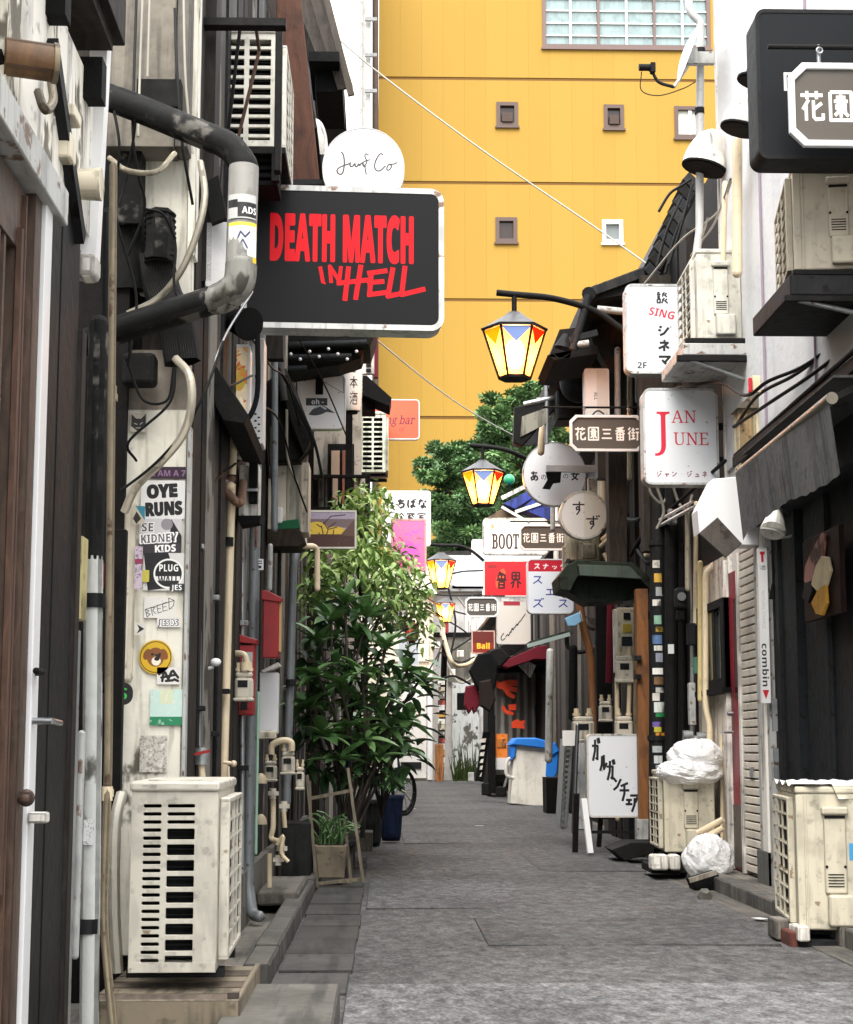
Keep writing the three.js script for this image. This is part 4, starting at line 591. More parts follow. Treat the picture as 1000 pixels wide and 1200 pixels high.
pipe('second thin galvanised pipe right behind the lower red letter box', [[291, 620, 9.7], [287, 1050, 9.7]], .013, C.grey);
pipe('short green taped conduit beside the grey downpipe', [[303, 812, 9.3], [300, 1000, 9.3]], .008, mat(0x8fb09a, null, .5));
pipe('slim grey pipe left of the big leaved shrub', [[350, 636, 11.6], [344, 660, 11.5], [336, 940, 11.4]], .028, C.pipeGrey, { clamps: [[341, 800, 11.4]] });
pipe('dark slim pipe behind the tall red letter box', [[328, 640, 11.2], [324, 880, 11.2]], .012, C.darkWood);
pipe('short pale pipe on the dark boards above the white door handle', [[239, 480, 7.6], [237, 610, 7.6]], .012, mat(0xb5a890, 'metal', .4));
pipe('thin brown conduit near the white pier edge', [[246, 520, 7.8], [246, 900, 7.8]], .009, C.tanPipe);
for (const [label, r, D, m] of [['open red letter box with torn stickers behind the upper gas meter', [266, 742, 298, 838], 9.0, C.red], ['tall closed dark red letter box on the broad grey downpipe', [308, 693, 327, 771], 9.3, mat(0x8a1216, 'skin', .5)]]) {
  const o = thing('letter_box', label, 'letter box', 'red letter boxes'), [a, b, c, d] = r;
  mesh('box', pbox(a, b + 6, c, d, D, .12, .006), m, o); mesh('lid', poly([[a - 1, b], [a + 4, b - 1], [c + 3, b + 8], [c + 2, b + 12], [a - 1, b + 9]], D + -.01, .14, .003), m, o);
  if (m === C.red) { mesh('sticker', pbox(284, 764, 296, 790, D - .004, .004, 0), C.lightGrey, o); mesh('sticker', pbox(268, 760, 280, 782, D - .004, .004, 0), mat(0xc08a50, 'grime', .6), o); mesh('slot', pbox(282, 752, 296, 756, D - .004, .005, 0), C.black, o); mesh('sticker', pbox(282, 822, 290, 832, D - .004, .004, 0), C.charcoal, o); }
  else mesh('hinge_strip', pbox(c - 1, 700, c + 3, 764, D + .02, .03), mat(0xb08a5a, null, .5), o);
}
sticker('small black and white notice sticker on the grey downpipe', [301, 655, 309, 668], 9.44, (c, W, H) => { fill(c, '#d8dadc'); fill(c, '#333', W * .2, H * .15, W * .6, H * .1); fill(c, '#333', W * .2, H * .35, W * .6, H * .1); fill(c, '#222', W * .3, H * .6, W * .4, H * .25); });
meter('cream gas meter hanging in front of the open red letter box', [274, 776, 297, 822], 8.7);
{ const o = thing('gas_pipe', 'thick cream gas pipe bending over to the upper left meter', 'pipe'); mesh('tube', tube(P3([[262, 770, 8.8], [276, 766, 8.75], [287, 768, 8.72], [290, 778, 8.72]]), .016), C.creamPipe, o); mesh('collar', rod(at(288, 776, 8.72), at(288, 786, 8.72), .028), C.creamPipe, o); }
{ const o = thing('wall_cabinet', 'tall white metal cabinet box below the dark red letter box', 'cabinet'); mesh('box', pbox(304, 788, 326, 860, 9.6, .12, .006), C.cleanWhite, o); mesh('hood', poly([[306, 786], [326, 776], [329, 780], [310, 788]], 9.58, .12), C.white, o); mesh('bottom_fitting', pbox(302, 856, 324, 866, 9.58, .1, .01), C.cream, o); }
meter('lower gas meter left of the thick bent pipe', [309, 884, 325, 916], 10.2); meter('lower gas meter right of the thick bent pipe', [329, 872, 346, 908], 10.1); meter('small gas meter box at the right end of the lower pair', [346, 890, 357, 926], 10.15);
{ const o = thing('gas_pipe', 'cream gas pipes and valves tangled below the two lower meters', 'pipe'); for (const [l, r] of [[[[318, 884, 10.1], [319, 874, 10.1], [330, 868, 10.1], [341, 870, 10.1], [342, 880, 10.1]], .02], [[[320, 930, 10.1], [320, 970, 10.05], [318, 982, 10.05], [328, 986, 10]], .016], [[[332, 944, 10.2], [334, 970, 10.2]], .014], [[[316, 1000, 10.1], [316, 1040, 10.1]], .015], [[[325, 990, 10], [332, 980, 9.98], [330, 1000, 9.98], [338, 1010, 9.98]], .012]]) mesh('tube', tube(P3(l), r), C.creamPipe, o);
  for (const [x, y] of [[320, 930], [333, 945], [326, 1008], [330, 995]]) mesh('valve', [rod(at(x, y + 6, 10.05), at(x, y - 6, 10.05), .02), box(at(x, y, 10).x - .03, at(x, y, 10).x + .03, at(x, y, 10).y - .012, at(x, y, 10).y + .012, -10.07, -10.03)], C.meter, o); mesh('shell_cover', [new THREE.SphereGeometry(.06, 12, 8, 0, 6.3, 0, 1.57).scale(.6, 1, .5).translate(...at(306, 918, 10.2).toArray()), new THREE.SphereGeometry(.06, 12, 8, 0, 6.3, 0, 1.57).scale(.6, 1, .5).translate(...at(306, 966, 10.2).toArray())], C.creamPipe, o); }
{ const o = thing('door_handle', 'white lever handle on the dark boards left of the cream pipe', 'handle'); mesh('plate', pbox(235, 750, 243, 758, 7.5, .02), C.cleanWhite, o); mesh('lever', tube(P3([[237, 776, 7.5], [239, 784, 7.46], [250, 782, 7.44]]), .008), C.cleanWhite, o); mesh('knob', new THREE.SphereGeometry(.02, 10, 8).scale(1.2, .9, 1).translate(...at(253, 776, 7.44).toArray()), C.cleanWhite, o); }
{ const o = thing('vent_hood', 'white bowl shaped vent hood behind the brown board and round sign', 'vent hood'); mesh('hood', new THREE.SphereGeometry(.24, 20, 12, 0, 6.3, 0, 1.57).scale(.55, 1.25, .7).rotateZ(-.15).translate(...at(362, 185, 12).toArray()), C.white, o); mesh('collar', rod(at(366, 202, 12), at(366, 186, 12), .12, .13, 20), C.charcoal, o); }
// lone dark clutter low by the meters
lone('storage_box', pbox(330, 965, 364, 1033, 11.6, .5, .01), mat(0x3b3d3c, 'concrete', .8), 'dark grey storage box behind the wooden plant stand', 'box');
lone('low_curb_block', pbox(300, 1045, 350, 1062, 9.9, 1.2, .02), C.cement, 'rough concrete ledge below the gas pipes', 'ledge');

// ---------- right houses ----------
{
  const o = thing('white_house', 'tall white plastered house on the right with a black shop front and roller shutter', 'building');
  mesh('wall', [box(XR + .02, 7, 0, 6.9, -12.25, -3)], C.plaster, o);
  for (const [a, b] of [[6.2, 8.42], [8.43, 9.6], [9.61, 10.9], [10.91, 12.28]]) mesh('wall_sheet', sbox(XR, XR + .03, a, b, 2.95, 6.9, .003), C.plaster, o);
  mesh('corner_edge', sbox(XR - .012, XR + .03, 12.26, 12.3, 2.2, 6.9), C.white, o);
  for (const D of [9.6, 10.9]) mesh('conduit', rod(V(XR - .012, 2.9, -D), V(XR - .012, 5.6, -D), .008), mat(0x8d7d8c, null, .6), o);
  // ledge and eave above the shop front
  mesh('ledge', [sbox(2.3, XR, 6.4, 11.0, 2.8, 2.83), sbox(2.28, 2.3, 6.4, 11.0, 2.77, 2.84, .004)], C.dark, o);
  mesh('gutter_pipe', rod(V(2.26, 2.86, -6.4), V(2.3, 2.85, -11.0), .014), C.black, o);
  mesh('fascia_board', sbox(2.32, XR, 6.4, 10.9, 2.36, 2.78), mat(0x24252a, 'metal', .6), o);
  // black shop front in vertical panels
  const edge = [912, 921, 925, 944, 948, 953, 980, 984, 1040];
  for (let i = 0; i < edge.length - 1; i++) { const proud = [.03, .05, .03, .06, .005, .03, .055, .03][i]; mesh(i === 4 ? 'recess_panel' : 'front_panel', sbox(XR - proud, XR + .01, DR(edge[i + 1]), DR(edge[i]), .09, 2.36, .003), i % 3 === 1 ? C.charcoal : mat(0x222528, 'metal', .45), o); }
  mesh('door_pull', [sbox(XR - .09, XR - .06, 10.6, 10.62, 1.05, 1.25), sbox(XR - .09, XR - .06, 10.6, 10.62, .75, .95)], C.galv, o);
  mesh('grey_pillar', sbox(XR - .07, XR + .05, DR(914), DR(899), .09, 2.4, .004), C.lightGrey, o); mesh('pillar_edge', sbox(XR - .085, XR - .07, DR(911), DR(905), .09, 2.4), C.white, o); mesh('pillar_foot', sbox(XR - .09, XR - .05, DR(911), DR(898), .08, .3, .004), mat(0x5a5a58, 'peel', .8), o);
  const sh = mesh('roller_shutter', sbox(XR + .015, XR + .03, DR(897), DR(874), .1, 2.4), C.charcoal, o), n = 40;
  for (let i = 0; i < n; i++) mesh('slat', sbox(XR - .03, XR - .005, DR(897), DR(874), .12 + i * .057, .12 + i * .057 + .047, .006).rotateZ(0), [mat(0xd6cfc4, 'skin', .5), mat(0xcdc6bb, 'skin', .5), mat(0xdfd9ce, 'skin', .5)][i % 3], sh);
  mesh('shutter_lock', sbox(XR - .04, XR - .03, 11.45, 11.56, .75, .82), C.galv, sh);
  mesh('door_frame', [sbox(XR - .04, XR, DR(873.5), DR(871.5), .1, 2.3), sbox(XR - .04, XR, DR(857), DR(855), .1, 2.3)], C.white, o);
  const d = mesh('red_door', sbox(XR - .005, XR + .01, DR(871.5), DR(857), .1, 2.2), C.crimson, o);
  mesh('glass', sbox(XR - .012, XR - .006, DR(869), DR(863), 1.3, 2.0), mat(0x4a1a20, null, .12), d); mesh('kick_plate', sbox(XR - .012, XR - .006, DR(871), DR(857.5), .12, .55), mat(0x5f5550, 'metal', .5), d);
  const hp = onX(860, 858, XR - .02); mesh('handle', [rod(hp, hp.clone().add(V(-.06, 0, 0)), .01), rod(hp.clone().add(V(-.06, 0, 0)), hp.clone().add(V(-.06, -.005, -.13)), .01), rod(hp.clone().add(V(0, .13, 0)), hp.clone().add(V(-.04, .13, 0)), .016)], C.steel, d);
  mesh('back_wall', box(3, 9, 0, 8, -2.6, -2.4), C.plaster, o);
}
{
  const o = thing('awning_cloth', 'ragged grey cloth awning hanging over the black shop front on the right', 'awning');
  const z0 = -7.45, z1 = -9.5, y = 2.5;
  mesh('roller', rod(V(2.0, y, z0), V(2.02, y, z1), .028, .028, 14), mat(0x6a6458, 'metal', .4), o);
  mesh('top_cloth', bar(V(2.16, 2.6, z0), V(2.18, 2.6, z1), .3, .012), mat(0x3a3b3c, 'metal', .7), o);
  const N = 60, M = 6, pos = [], idx = [];
  for (let i = 0; i <= N; i++) for (let j = 0; j <= M; j++) { const t = i / N, drop = .33 + .014 * Math.sin(i * .15) + .004 * Math.sin(i * 1.1) + (i > 56 ? .012 * (i - 56) : 0); pos.push(1.985 + .006 * Math.sin(i * .4) * j / M + .04 * j / M, y - .01 - drop * j / M, z0 + (z1 - z0) * t); }
  for (let i = 0; i < N; i++) for (let j = 0; j < M; j++) { const a = i * (M + 1) + j, b = a + M + 1; idx.push(a, a + 1, b, b, a + 1, b + 1); }
  const g = new THREE.BufferGeometry(); g.setAttribute('position', new THREE.Float32BufferAttribute(pos, 3)); g.setIndex(idx); g.computeVertexNormals();
  mesh('valance', g, mat(0x555759, 'grime', .8), o);
  mesh('end_bracket', [bar(V(2.0, y, z1), V(2.45, 2.72, z1 - .05), .03), bar(V(2.0, y, -7.5), V(2.45, 2.72, -7.5), .03)], C.dark, o);
}
{
  const o = thing('pipe_house', 'pale house with a black window between the red door and the dark pipes', 'building');
  mesh('wall', box(XR + .04, 7, 0, 5.4, -19.6, -12.32), mat(0x2a2624, 'wood', .8), o);
  mesh('cream_wall', sbox(XR, XR + .05, 12.32, DR(818), 0, 2.35), mat(0xd8cfc4, 'grime', .8), o);
  const w = mesh('window', [sbox(XR - .05, XR + .01, DR(857), DR(853), 1.38, 2.03), sbox(XR - .05, XR + .01, DR(830), DR(825), 1.38, 2.03), sbox(XR - .05, XR + .01, DR(853), DR(830), 1.97, 2.03), sbox(XR - .05, XR + .01, DR(853), DR(830), 1.38, 1.45), sbox(XR - .07, XR + .01, DR(858), DR(824), 1.34, 1.38)], C.black, o);
  mesh('pane', sbox(XR - .015, XR - .005, DR(853), DR(842), 1.45, 1.97), mat(0x4a5250, null, .12), w); mesh('pane', sbox(XR - .025, XR - .015, DR(843), DR(830), 1.45, 1.97), mat(0x353b3a, null, .12), w); mesh('sash', sbox(XR - .035, XR - .025, DR(844), DR(841), 1.45, 1.97), C.dark, w);
  for (let i = 0; i < 16; i++) mesh('dark_board', sbox(XR - rr(0, .05), XR + .05, 13.6 + i * .37, 13.96 + i * .37, 0, 5.2), [C.darkWood, C.dark, C.charcoal, C.timber][(i * 5) % 4], o);
  mesh('upper_end_wall', box(2.2, 4, 2.6, 5.0, -14.5, -14.3), mat(0x3a3632, 'wood', .8), o);
  mesh('upper_side_panel', [pbox(700, 445, 735, 560, 17, .2)], mat(0x4a4541, 'grime', .8), o);
  // the tiled roof verge seen from below, stepping down to the alley
  const D = 14.4;
  mesh('roof', [poly([[806, 206], [818, 216], [800, 330], [768, 330], [757, 318]], D, 4), poly([[756, 312], [770, 322], [740, 344], [690, 352], [688, 338]], D, 5)], C.tile, o);
  for (let i = 0; i < 9; i++) { const t = i / 8, x = 806 - 46 * t, y = 208 + 106 * t; mesh('roof_tile', poly([[x - 5, y + 2], [x + 2, y - 6], [x + 14, y + 6], [x + 8, y + 16]], D - .06, .3, .006), [C.tile, C.dark, C.charcoal][i % 3], o); }
  for (let i = 0; i < 6; i++) { const x = 694 + i * 11, y = 341 - i * 4; mesh('roof_tile', poly([[x - 6, y - 2], [x + 5, y - 7], [x + 7, y + 3], [x - 4, y + 7]], D - .06, .3, .006), [C.tile, C.charcoal][i % 2], o); }
  mesh('gutter', [rod(at(690, 344, 14.2), at(700, 350, 19), .06)], C.charcoal, o);
  mesh('rafter', [rod(at(690, 346, 14), at(672, 410, 14), .035), rod(at(700, 350, 14.6), at(735, 348, 14.6), .05), bar(at(668, 398, 14), at(700, 390, 14), .05)], C.charcoal, o);
  mesh('lower_eave', [poly([[656, 386], [676, 384], [668, 420], [644, 418]], 15, 1.2), poly([[642, 416], [700, 404], [702, 414], [650, 422]], 15, 1)], C.dark, o);
  mesh('gable_board', [poly([[690, 350], [735, 348], [735, 700], [715, 700], [712, 430], [694, 400]], 15.4, .2)], mat(0x35302c, 'wood', .8), o);
  mesh('white_rod', [rod(at(700, 362, 14.3), at(740, 366, 14.3), .03), rod(at(672, 404, 14), at(690, 402, 14), .03)], C.lightGrey, o);
}
{
  const hs = [['grimy_house', 'grimy house behind the round white signs with an iron balcony', 19.9, 26.8, 4.7, 2.75], ['curtain_shop', 'low house behind the plastic curtain stall at the far right', 27.0, 36.5, 4.3, 3.1], ['far_right_house', 'last dark house on the right before the far end', 36.8, 47, 4.0, 2.75]];
  const res = hs.map(([n, l, a, b, h, X], q) => {
    const o = thing(n, l, 'building'); mesh('wall', box(X + .03, 7, 0, h, -b, -a), C.darkWood, o); mesh('roof', box(X - .25, 7, h, h + .08, -b, -a), C.tile, o);
    let z = a, i = q; while (z < b - .5) { const w = rr(.4, .9); mesh('wall_board', sbox(X - rr(0, .05), X + .05, z, Math.min(b, z + w - .02), 0, h), [C.timber, C.darkWood, mat(0x6f6a60, 'grime', .8), C.dark, C.charcoal][i++ % 5], o); z += w; }
    return o;
  });
  const o = res[0], w = mesh('window', pbox(722, 560, 742, 600, 19.5, .1), C.lightGrey, o); mesh('pane', pbox(725, 563, 739, 597, 19.46, .05), mat(0x6f767a, null, .2), w);
  mesh('pale_cladding', [pbox(690, 560, 735, 640, 19.6, .1), pbox(660, 640, 700, 700, 19.7, .1)], mat(0xa59d90, 'grime', .8), o);
  const r = mesh('balcony_rack', [pbox(722, 574, 772, 578, 18.6, .5), pbox(716, 598, 768, 602, 18.6, .5)], C.dark, o); for (let i = 0; i < 8; i++) mesh('rack_bar', rod(at(770 - i * 6.5, 575, 18.55), at(764 - i * 6.5, 600, 18.55), .012), C.charcoal, r);
  mesh('box_eave', [poly([[604, 478], [640, 470], [660, 474], [640, 520], [600, 524]], 20.5, .05)], C.charcoal, o);
}
// right-hand air conditioners
airCon('beige air conditioner on blocks at the right edge, a torn white sheet on its top', [992, 1098, 8.3], { d: .34, h: .71, L: .82, side: -1, body: C.acTan, turn: -.12, sticker: 1, lidCover: (d, h, L) => { const g = new THREE.PlaneGeometry(d + .05, L, 14, 24).rotateX(-Math.PI / 2), p = g.attributes.position; for (let i = 0; i < p.count; i++) { const x = p.getX(i), z = p.getZ(i); p.setY(i, h + .012 + .012 * Math.sin(x * 40) * Math.sin(z * 23) + (z > L / 2 - .04 && x > .02 ? -.07 : 0)); if (z > L / 2 - .02) p.setZ(i, L / 2 + .02 + .02 * Math.sin(x * 50)); } g.computeVertexNormals(); return g; } });
airCon('beige air conditioner with white rubbish bags piled on its lid', [812, 1004, 12.6], { d: .37, h: .62, L: .72, side: -1, body: C.acTan, turn: -.04 });
airCon('off white air conditioner on a wall bracket beside the cinema sign', [846, 402, 11.6], { d: .31, h: .68, L: .75, side: -1, body: C.acLight, turn: -.02 });
airCon('big grey beige air conditioner below the black street name box', [998, 322, 8.6], { d: .44, h: .62, L: .9, side: -1, body: mat(0xbdb5a4, 'skin', .5), turn: -.15 });
for (const [label, x0, y0, x1, y1, D, m] of [['white and grey wall bracket tray under the off white air conditioner', 800, 402, 884, 416, 11.5, C.lightGrey], ['dark wall bracket tray under the big grey air conditioner', 926, 322, 1060, 346, 8.5, C.charcoal]]) {
  const o = thing('air_conditioner_bracket', label, 'bracket'); mesh('tray', [pbox(x0, y0, x1, y1, D, .9, .008)], m, o); mesh('rail', [pbox(x0 - 6, y1, x1, y1 + 7, D - .02, .04), pbox(x0 + 4, y0 - 6, x1 + 10, y0, D + .02, .05)], C.dark, o); mesh('brace', [rod(at(x0 + 10, y1 + 6, D), at(x1 + 4, y1 + 34, D + .1), .014)], C.galv, o);
}
{ const o = thing('concrete_blocks', 'concrete and brick feet stacked under the right edge air conditioner', 'blocks'); const g = (x0, y0, x1, y1, D, m, n = 'block') => mesh(n, pbox(x0, y0, x1, y1, D, .2, .01), m, o); g(910, 1078, 928, 1102, 8.5, C.cement); g(926, 1092, 936, 1112, 8.3, mat(0x8a4a3a, 'concrete', .9), 'brick'); g(936, 1086, 950, 1104, 8.25, C.white); g(935, 1102, 1010, 1112, 8.3, C.charcoal, 'rail'); g(985, 1086, 1010, 1112, 8.25, C.cement); g(940, 1090, 1010, 1100, 8.7, C.dark, 'rail'); }
{ const o = thing('concrete_blocks', 'white plastic feet under the air conditioner with rubbish bags', 'blocks'); for (const x of [764, 772, 786, 830]) mesh('foot', pbox(x, 1002, x + 12, 1020, 12.3 + rnd() * .2, .16, .015), C.white, o); mesh('rail', pbox(764, 1014, 838, 1024, 12.5, .5, .01), C.dark, o); }
function bag(label, [px, py, D], rx, ry, rz, s0, m = mat(0xf2f2f2, null, .3, { transmission: .45, thickness: 0 })) {
  const g = new THREE.IcosahedronGeometry(1, 14), p = g.attributes.position, c = at(px, py, D);
  for (let i = 0; i < p.count; i++) { const v = V(p.getX(i), p.getY(i), p.getZ(i)).normalize(), n = fbm(v.x * .5 + s0 + 2, v.y * .5 + v.z * .31 + 2, 3, 3, 151, 2), k = Math.abs(vn(v.x + s0, v.y + v.z * .7, 4, 4, 161) - .5); const k2 = Math.abs(vn(v.x * .8 + v.y + s0, v.z + v.y * .6, 11, 11, 171) - .5), r = .88 + .3 * (n - .3) - .1 * (.5 - k) - .07 * (.5 - k2) - .05 * Math.abs(Math.sin(Math.atan2(v.z, v.x) * 9 + n * 7)) * Math.max(0, v.y + .2) - .03 * Math.abs(vn(v.x + v.y * .8 + s0, v.z - v.y * .7, 23, 23, 177) - .5); p.setXYZ(i, v.x * rx * r + c.x, Math.max(-.72, v.y) * ry * r + c.y, v.z * rz * r + c.z); }
  g.computeVertexNormals(); return lone('rubbish_bag', g, m, label, 'rubbish bag', 'white plastic rubbish bags');
}
bag('upper white rubbish bag of the pile on the air conditioner', [816, 886, 12.75], .24, .16, .25, .3);
bag('lower white rubbish bag spread on the air conditioner lid', [808, 905, 12.7], .28, .13, .28, .9);
bag('clear white rubbish bag slumped on the ground beside the shutter', [830, 1006, 12.0], .2, .2, .2, 1.7);
{ const o = thing('drain_elbow', 'two cream pipe stubs sticking out by the rubbish bag', 'pipe'); for (const y of [968, 978]) mesh('pipe_stub', rod(at(818, y + 8, 12.2), at(848, y - 8, 12.1), .022), C.creamPipe, o); }
{ const o = thing('broken_planter', 'broken black planter and rubble lying on the kerb below the clear bag', 'planter'); mesh('pot', [poly([[812, 1032], [840, 1024], [846, 1040], [818, 1048]], 11.5, .2, .01)], C.black, o); mesh('rim', bar(at(808, 1032, 11.4), at(840, 1022, 11.4), .03), mat(0x8f8a80, 'grime', .8), o); mesh('stone', [new THREE.DodecahedronGeometry(.05).translate(...gnd(826, 1050, .03).toArray())], C.stone, o); }
// wall fixtures on the white house
{ const hood = (label, px, py, D, s, m, turn) => { const o = thing('vent_hood', label, 'vent hood', 'vent hoods on the white house'), c = at(px, py, D), g = new THREE.SphereGeometry(s, 24, 12, 0, Math.PI * 2, 0, Math.PI / 2).scale(1, 1.75, 1); const tl = (g) => g.rotateZ(-.28).translate(c.x, c.y, c.z); mesh('hood', tl(g), m, o); mesh('skirt', tl(new THREE.CylinderGeometry(s * 1.01, s * 1.01, .014, 24).translate(0, -.007, 0)), C.black, o); mesh('opening', tl(new THREE.CylinderGeometry(s * .9, s * .9, .03, 20).translate(0, -.006, 0)), C.black, o); mesh('wall_flange', box(c.x + s * .6, c.x + s * 1.3, c.y, c.y + s * .9, c.z - s * .6, c.z + s * .6, .01), m, o); };
  hood('large matt white vent hood lowest on the white house edge', 826, 196, 12.1, .17, C.white); hood('shiny vent hood in the middle of the three', 868, 150, 10.9, .135, C.lightGrey); hood('shiny vent hood highest, half behind the black box', 886, 94, 10.0, .115, C.lightGrey); }
pipe('grey downpipe along the white house corner beside the dish', [[806, -20, 12.2], [808, 14, 12.2], [821, 26, 12.2], [820, 270, 12.2], [812, 330, 12.2]], .03, mat(0xb4b6b8, 'skin', .45), { name: 'downpipe', clamps: [[821, 60, 12.2], [820, 130, 12.2]] });
pipe('cream capped pipe beside the lowest white vent hood', [[864, 165, 11.2], [864, 320, 11.2]], .036, C.creamPipe, { name: 'vent_pipe' });
pipe('narrow cream pipe next to the capped one', [[850, 215, 11.6], [847, 320, 11.6]], .02, C.creamPipe, { name: 'vent_pipe' });
mesh('pipe_cap', new THREE.SphereGeometry(.05, 14, 10).scale(1, 1.3, 1).translate(...at(858, 172, 11.15).toArray()), C.creamPipe, things[things.length - 1]);
{ const o = thing('satellite_dish', 'small satellite dish seen edge on with its receiver arm against the yellow wall', 'satellite dish'), c = at(800, 62, 12); const g = new THREE.SphereGeometry(.5, 24, 8, 0, Math.PI * 2, 0, .46).scale(1, .8, 1).translate(0, -.4, 0); mesh('dish', g.rotateZ(1.24).rotateY(.03).translate(c.x, c.y, c.z), mat(0xdcdfe0, null, .4), o); mesh('arm', tube(P3([[790, 102, 12], [772, 96, 12], [764, 84, 12], [758, 80, 12]]), .012), C.charcoal, o); mesh('receiver', [rod(at(749, 79, 12), at(762, 79, 12), .026), box(at(762, 79, 12).x, at(768, 79, 12).x, at(762, 86, 12).y, at(762, 74, 12).y, -12.03, -11.97, .008)], C.dark, o); mesh('mount', [pbox(802, 56, 818, 74, 12.05, .06), pbox(816, 60, 838, 74, 12.1, .05), rod(at(790, 102, 12), at(806, 78, 12.05), .012)], C.lightGrey, o); mesh('wire', tube(P3([[752, 84, 12], [752, 106, 12], [770, 112, 12], [800, 104, 12], [815, 96, 12.1]]), .004), C.cable, o); }
// street name boards
const namePaint = (c, W, H) => { fill(c, '#4a443c'); specks(c, W, H, 500, '#3a352e', 1, 3, 8); specks(c, W, H, 200, '#6a6355', 1, 3, 9); glyphs(c, '花園三番街', W * .03, H * .28, W * .175, W * .193, 0, W * .021, '#e6e4dc', H * .45); };
let nameFace;
function nameBoard(label, [x0, y0, x1, y1], D, bx) {
  const o = thing('street_name_board', label, 'street sign', 'street name boards hung from bars'), a = at(x0, (y0 + y1) / 2, D), b = at(x1, (y0 + y1) / 2, D), u = at((x0 + x1) / 2, y0, D), l = at((x0 + x1) / 2, y1, D), w = b.x - a.x, h = u.y - l.y, k = h * .16;
  const oct = (w, h, k) => { const s = new THREE.Shape(), q = [[-w / 2 + k, -h / 2], [w / 2 - k, -h / 2], [w / 2, -h / 2 + k], [w / 2, h / 2 - k], [w / 2 - k, h / 2], [-w / 2 + k, h / 2], [-w / 2, h / 2 - k], [-w / 2, -h / 2 + k]]; q.forEach(([x, y], i) => s[i ? 'lineTo' : 'moveTo'](x, y)); s.closePath(); return s; };
  const cx = (a.x + b.x) / 2, cy = (u.y + l.y) / 2, s = oct(w, h, k); s.holes.push(oct(w - h * .12, h * .88, k * .9));
  mesh('board', new THREE.ExtrudeGeometry(oct(w * .995, h * .99, k), { depth: .03, bevelEnabled: false }).translate(cx, cy, -D - .035), C.charcoal, o);
  mesh('frame', new THREE.ExtrudeGeometry(s, { depth: .025, bevelEnabled: true, bevelSize: .003, bevelThickness: .003, bevelSegments: 1 }).translate(cx, cy, -D - .012), C.cleanWhite, o);
  const g = new THREE.ShapeGeometry(oct(w - h * .12 - .002, h * .88 - .002, k * .9)), p = g.attributes.position, uv = g.attributes.uv; for (let i = 0; i < p.count; i++) uv.setXY(i, p.getX(i) / (w - h * .12) + .5, p.getY(i) / (h * .88) + .5);
  nameFace ??= new THREE.MeshStandardMaterial({ roughness: .45, map: print(1024, 448, namePaint) });
  mesh('face', g.translate(cx, cy, -D - .001), nameFace, o, true);
  const t = at((x0 + x1) / 2, bx[2], D); mesh('bar', [rod(V(at(bx[0], bx[2], D).x, t.y, -D - .02), V(at(bx[1], bx[2], D).x, t.y, -D - .02), h * .03)], C.dark, o);
  for (const q of [.2, .8]) mesh('hanger', [rod(V(a.x + w * q, u.y, -D - .02), V(a.x + w * q, t.y + .01, -D - .02), h * .025), new THREE.TorusGeometry(h * .035, h * .012, 6, 12).translate(a.x + w * q, t.y - h * .06, -D)], C.steel, o);
}
nameBoard('largest street name board, cut by the right edge, in front of a black box', [925, 76, 1113, 172], 8.0, [901, 1130, 54]);
nameBoard('dark street name board hanging left of the white sign with red capitals', [668, 487, 754, 529], 15, [636, 756, 477]);
nameBoard('small street name board overlapping the white BOOT sign', [609, 615, 664, 645], 22, [598, 672, 611]);
nameBoard('smallest street name board with dark frame under the far lamps', [546, 700, 584, 723], 29, [540, 592, 698]);
sign({ name: 'black_sign_box', label: 'big black rounded sign box behind the street name board at the top right', rect: [887, 12, 1064, 187], D: 8.25, t: .22, r: .05, rim: .02, frame: C.blackPaint, faceSpec: .25, rough: .6, res: 400, paint: (c, W, H) => { fill(c, '#1a1c1f'); c.lineWidth = 8; c.strokeStyle = '#d0cec8'; c.strokeRect(W * .17, H * .43, W * .06, H * .11); }, bracket: [[[1064, 60, 8.4], [1100, 60, 8.4], .05]] });
sign({ label: 'white upright cinema sign with SING in red and black katakana', rect: [733, 333, 806, 438], D: 13.2, t: .14, r: .06, res: 620, rim: .018, frame: mat(0xd4d6d6, 'metal', .4), bracket: [[[806, 380, 13.3], [830, 380, 13.3], .04]], paint: (c, W, H) => { fill(c, '#dfe2e4'); glyphs(c, '談', W * .5, H * .06, W * .22, 0, 0, W * .028, '#16161a', H * .15); words(c, 'SING', W * .6, H * .32, H * .13, '#cc1f38', { rot: .2, skew: -.1 }); glyphs(c, 'シネマ', W * .5, H * .45, W * .25, 0, H * .175, W * .04, '#16161a', H * .145); words(c, '2F', W * .24, H * .93, H * .1, '#16161a', { font: 'sans-serif', sx: 1.1 }); } });
sign({ label: 'white sign lettered JAN JUNE in red capitals with small katakana', rect: [754, 455, 842, 568], D: 12.3, t: .16, r: .06, res: 760, rim: .016, frame: mat(0xc9cac8, 'metal', .4), bracket: [[[842, 500, 12.4], [858, 500, 12.4], .05], [[842, 540, 12.4], [858, 540, 12.4], .05]], paint: (c, W, H) => { fill(c, '#d6d8da'); words(c, 'J', W * .25, H * .42, H * .5, '#c41f38', { font: 'serif', bold: '', sx: .95, stroke: 3 }); words(c, 'AN', W * .55, H * .29, H * .19, '#c41f38', { font: 'serif', bold: '' }); words(c, 'UNE', W * .645, H * .53, H * .19, '#c41f38', { font: 'serif', bold: '', sx: .98 }); glyphs(c, 'ジャン・ジュネ', W * .14, H * .875, W * .085, W * .107, 0, 8, '#7a3a44', H * .07); } });
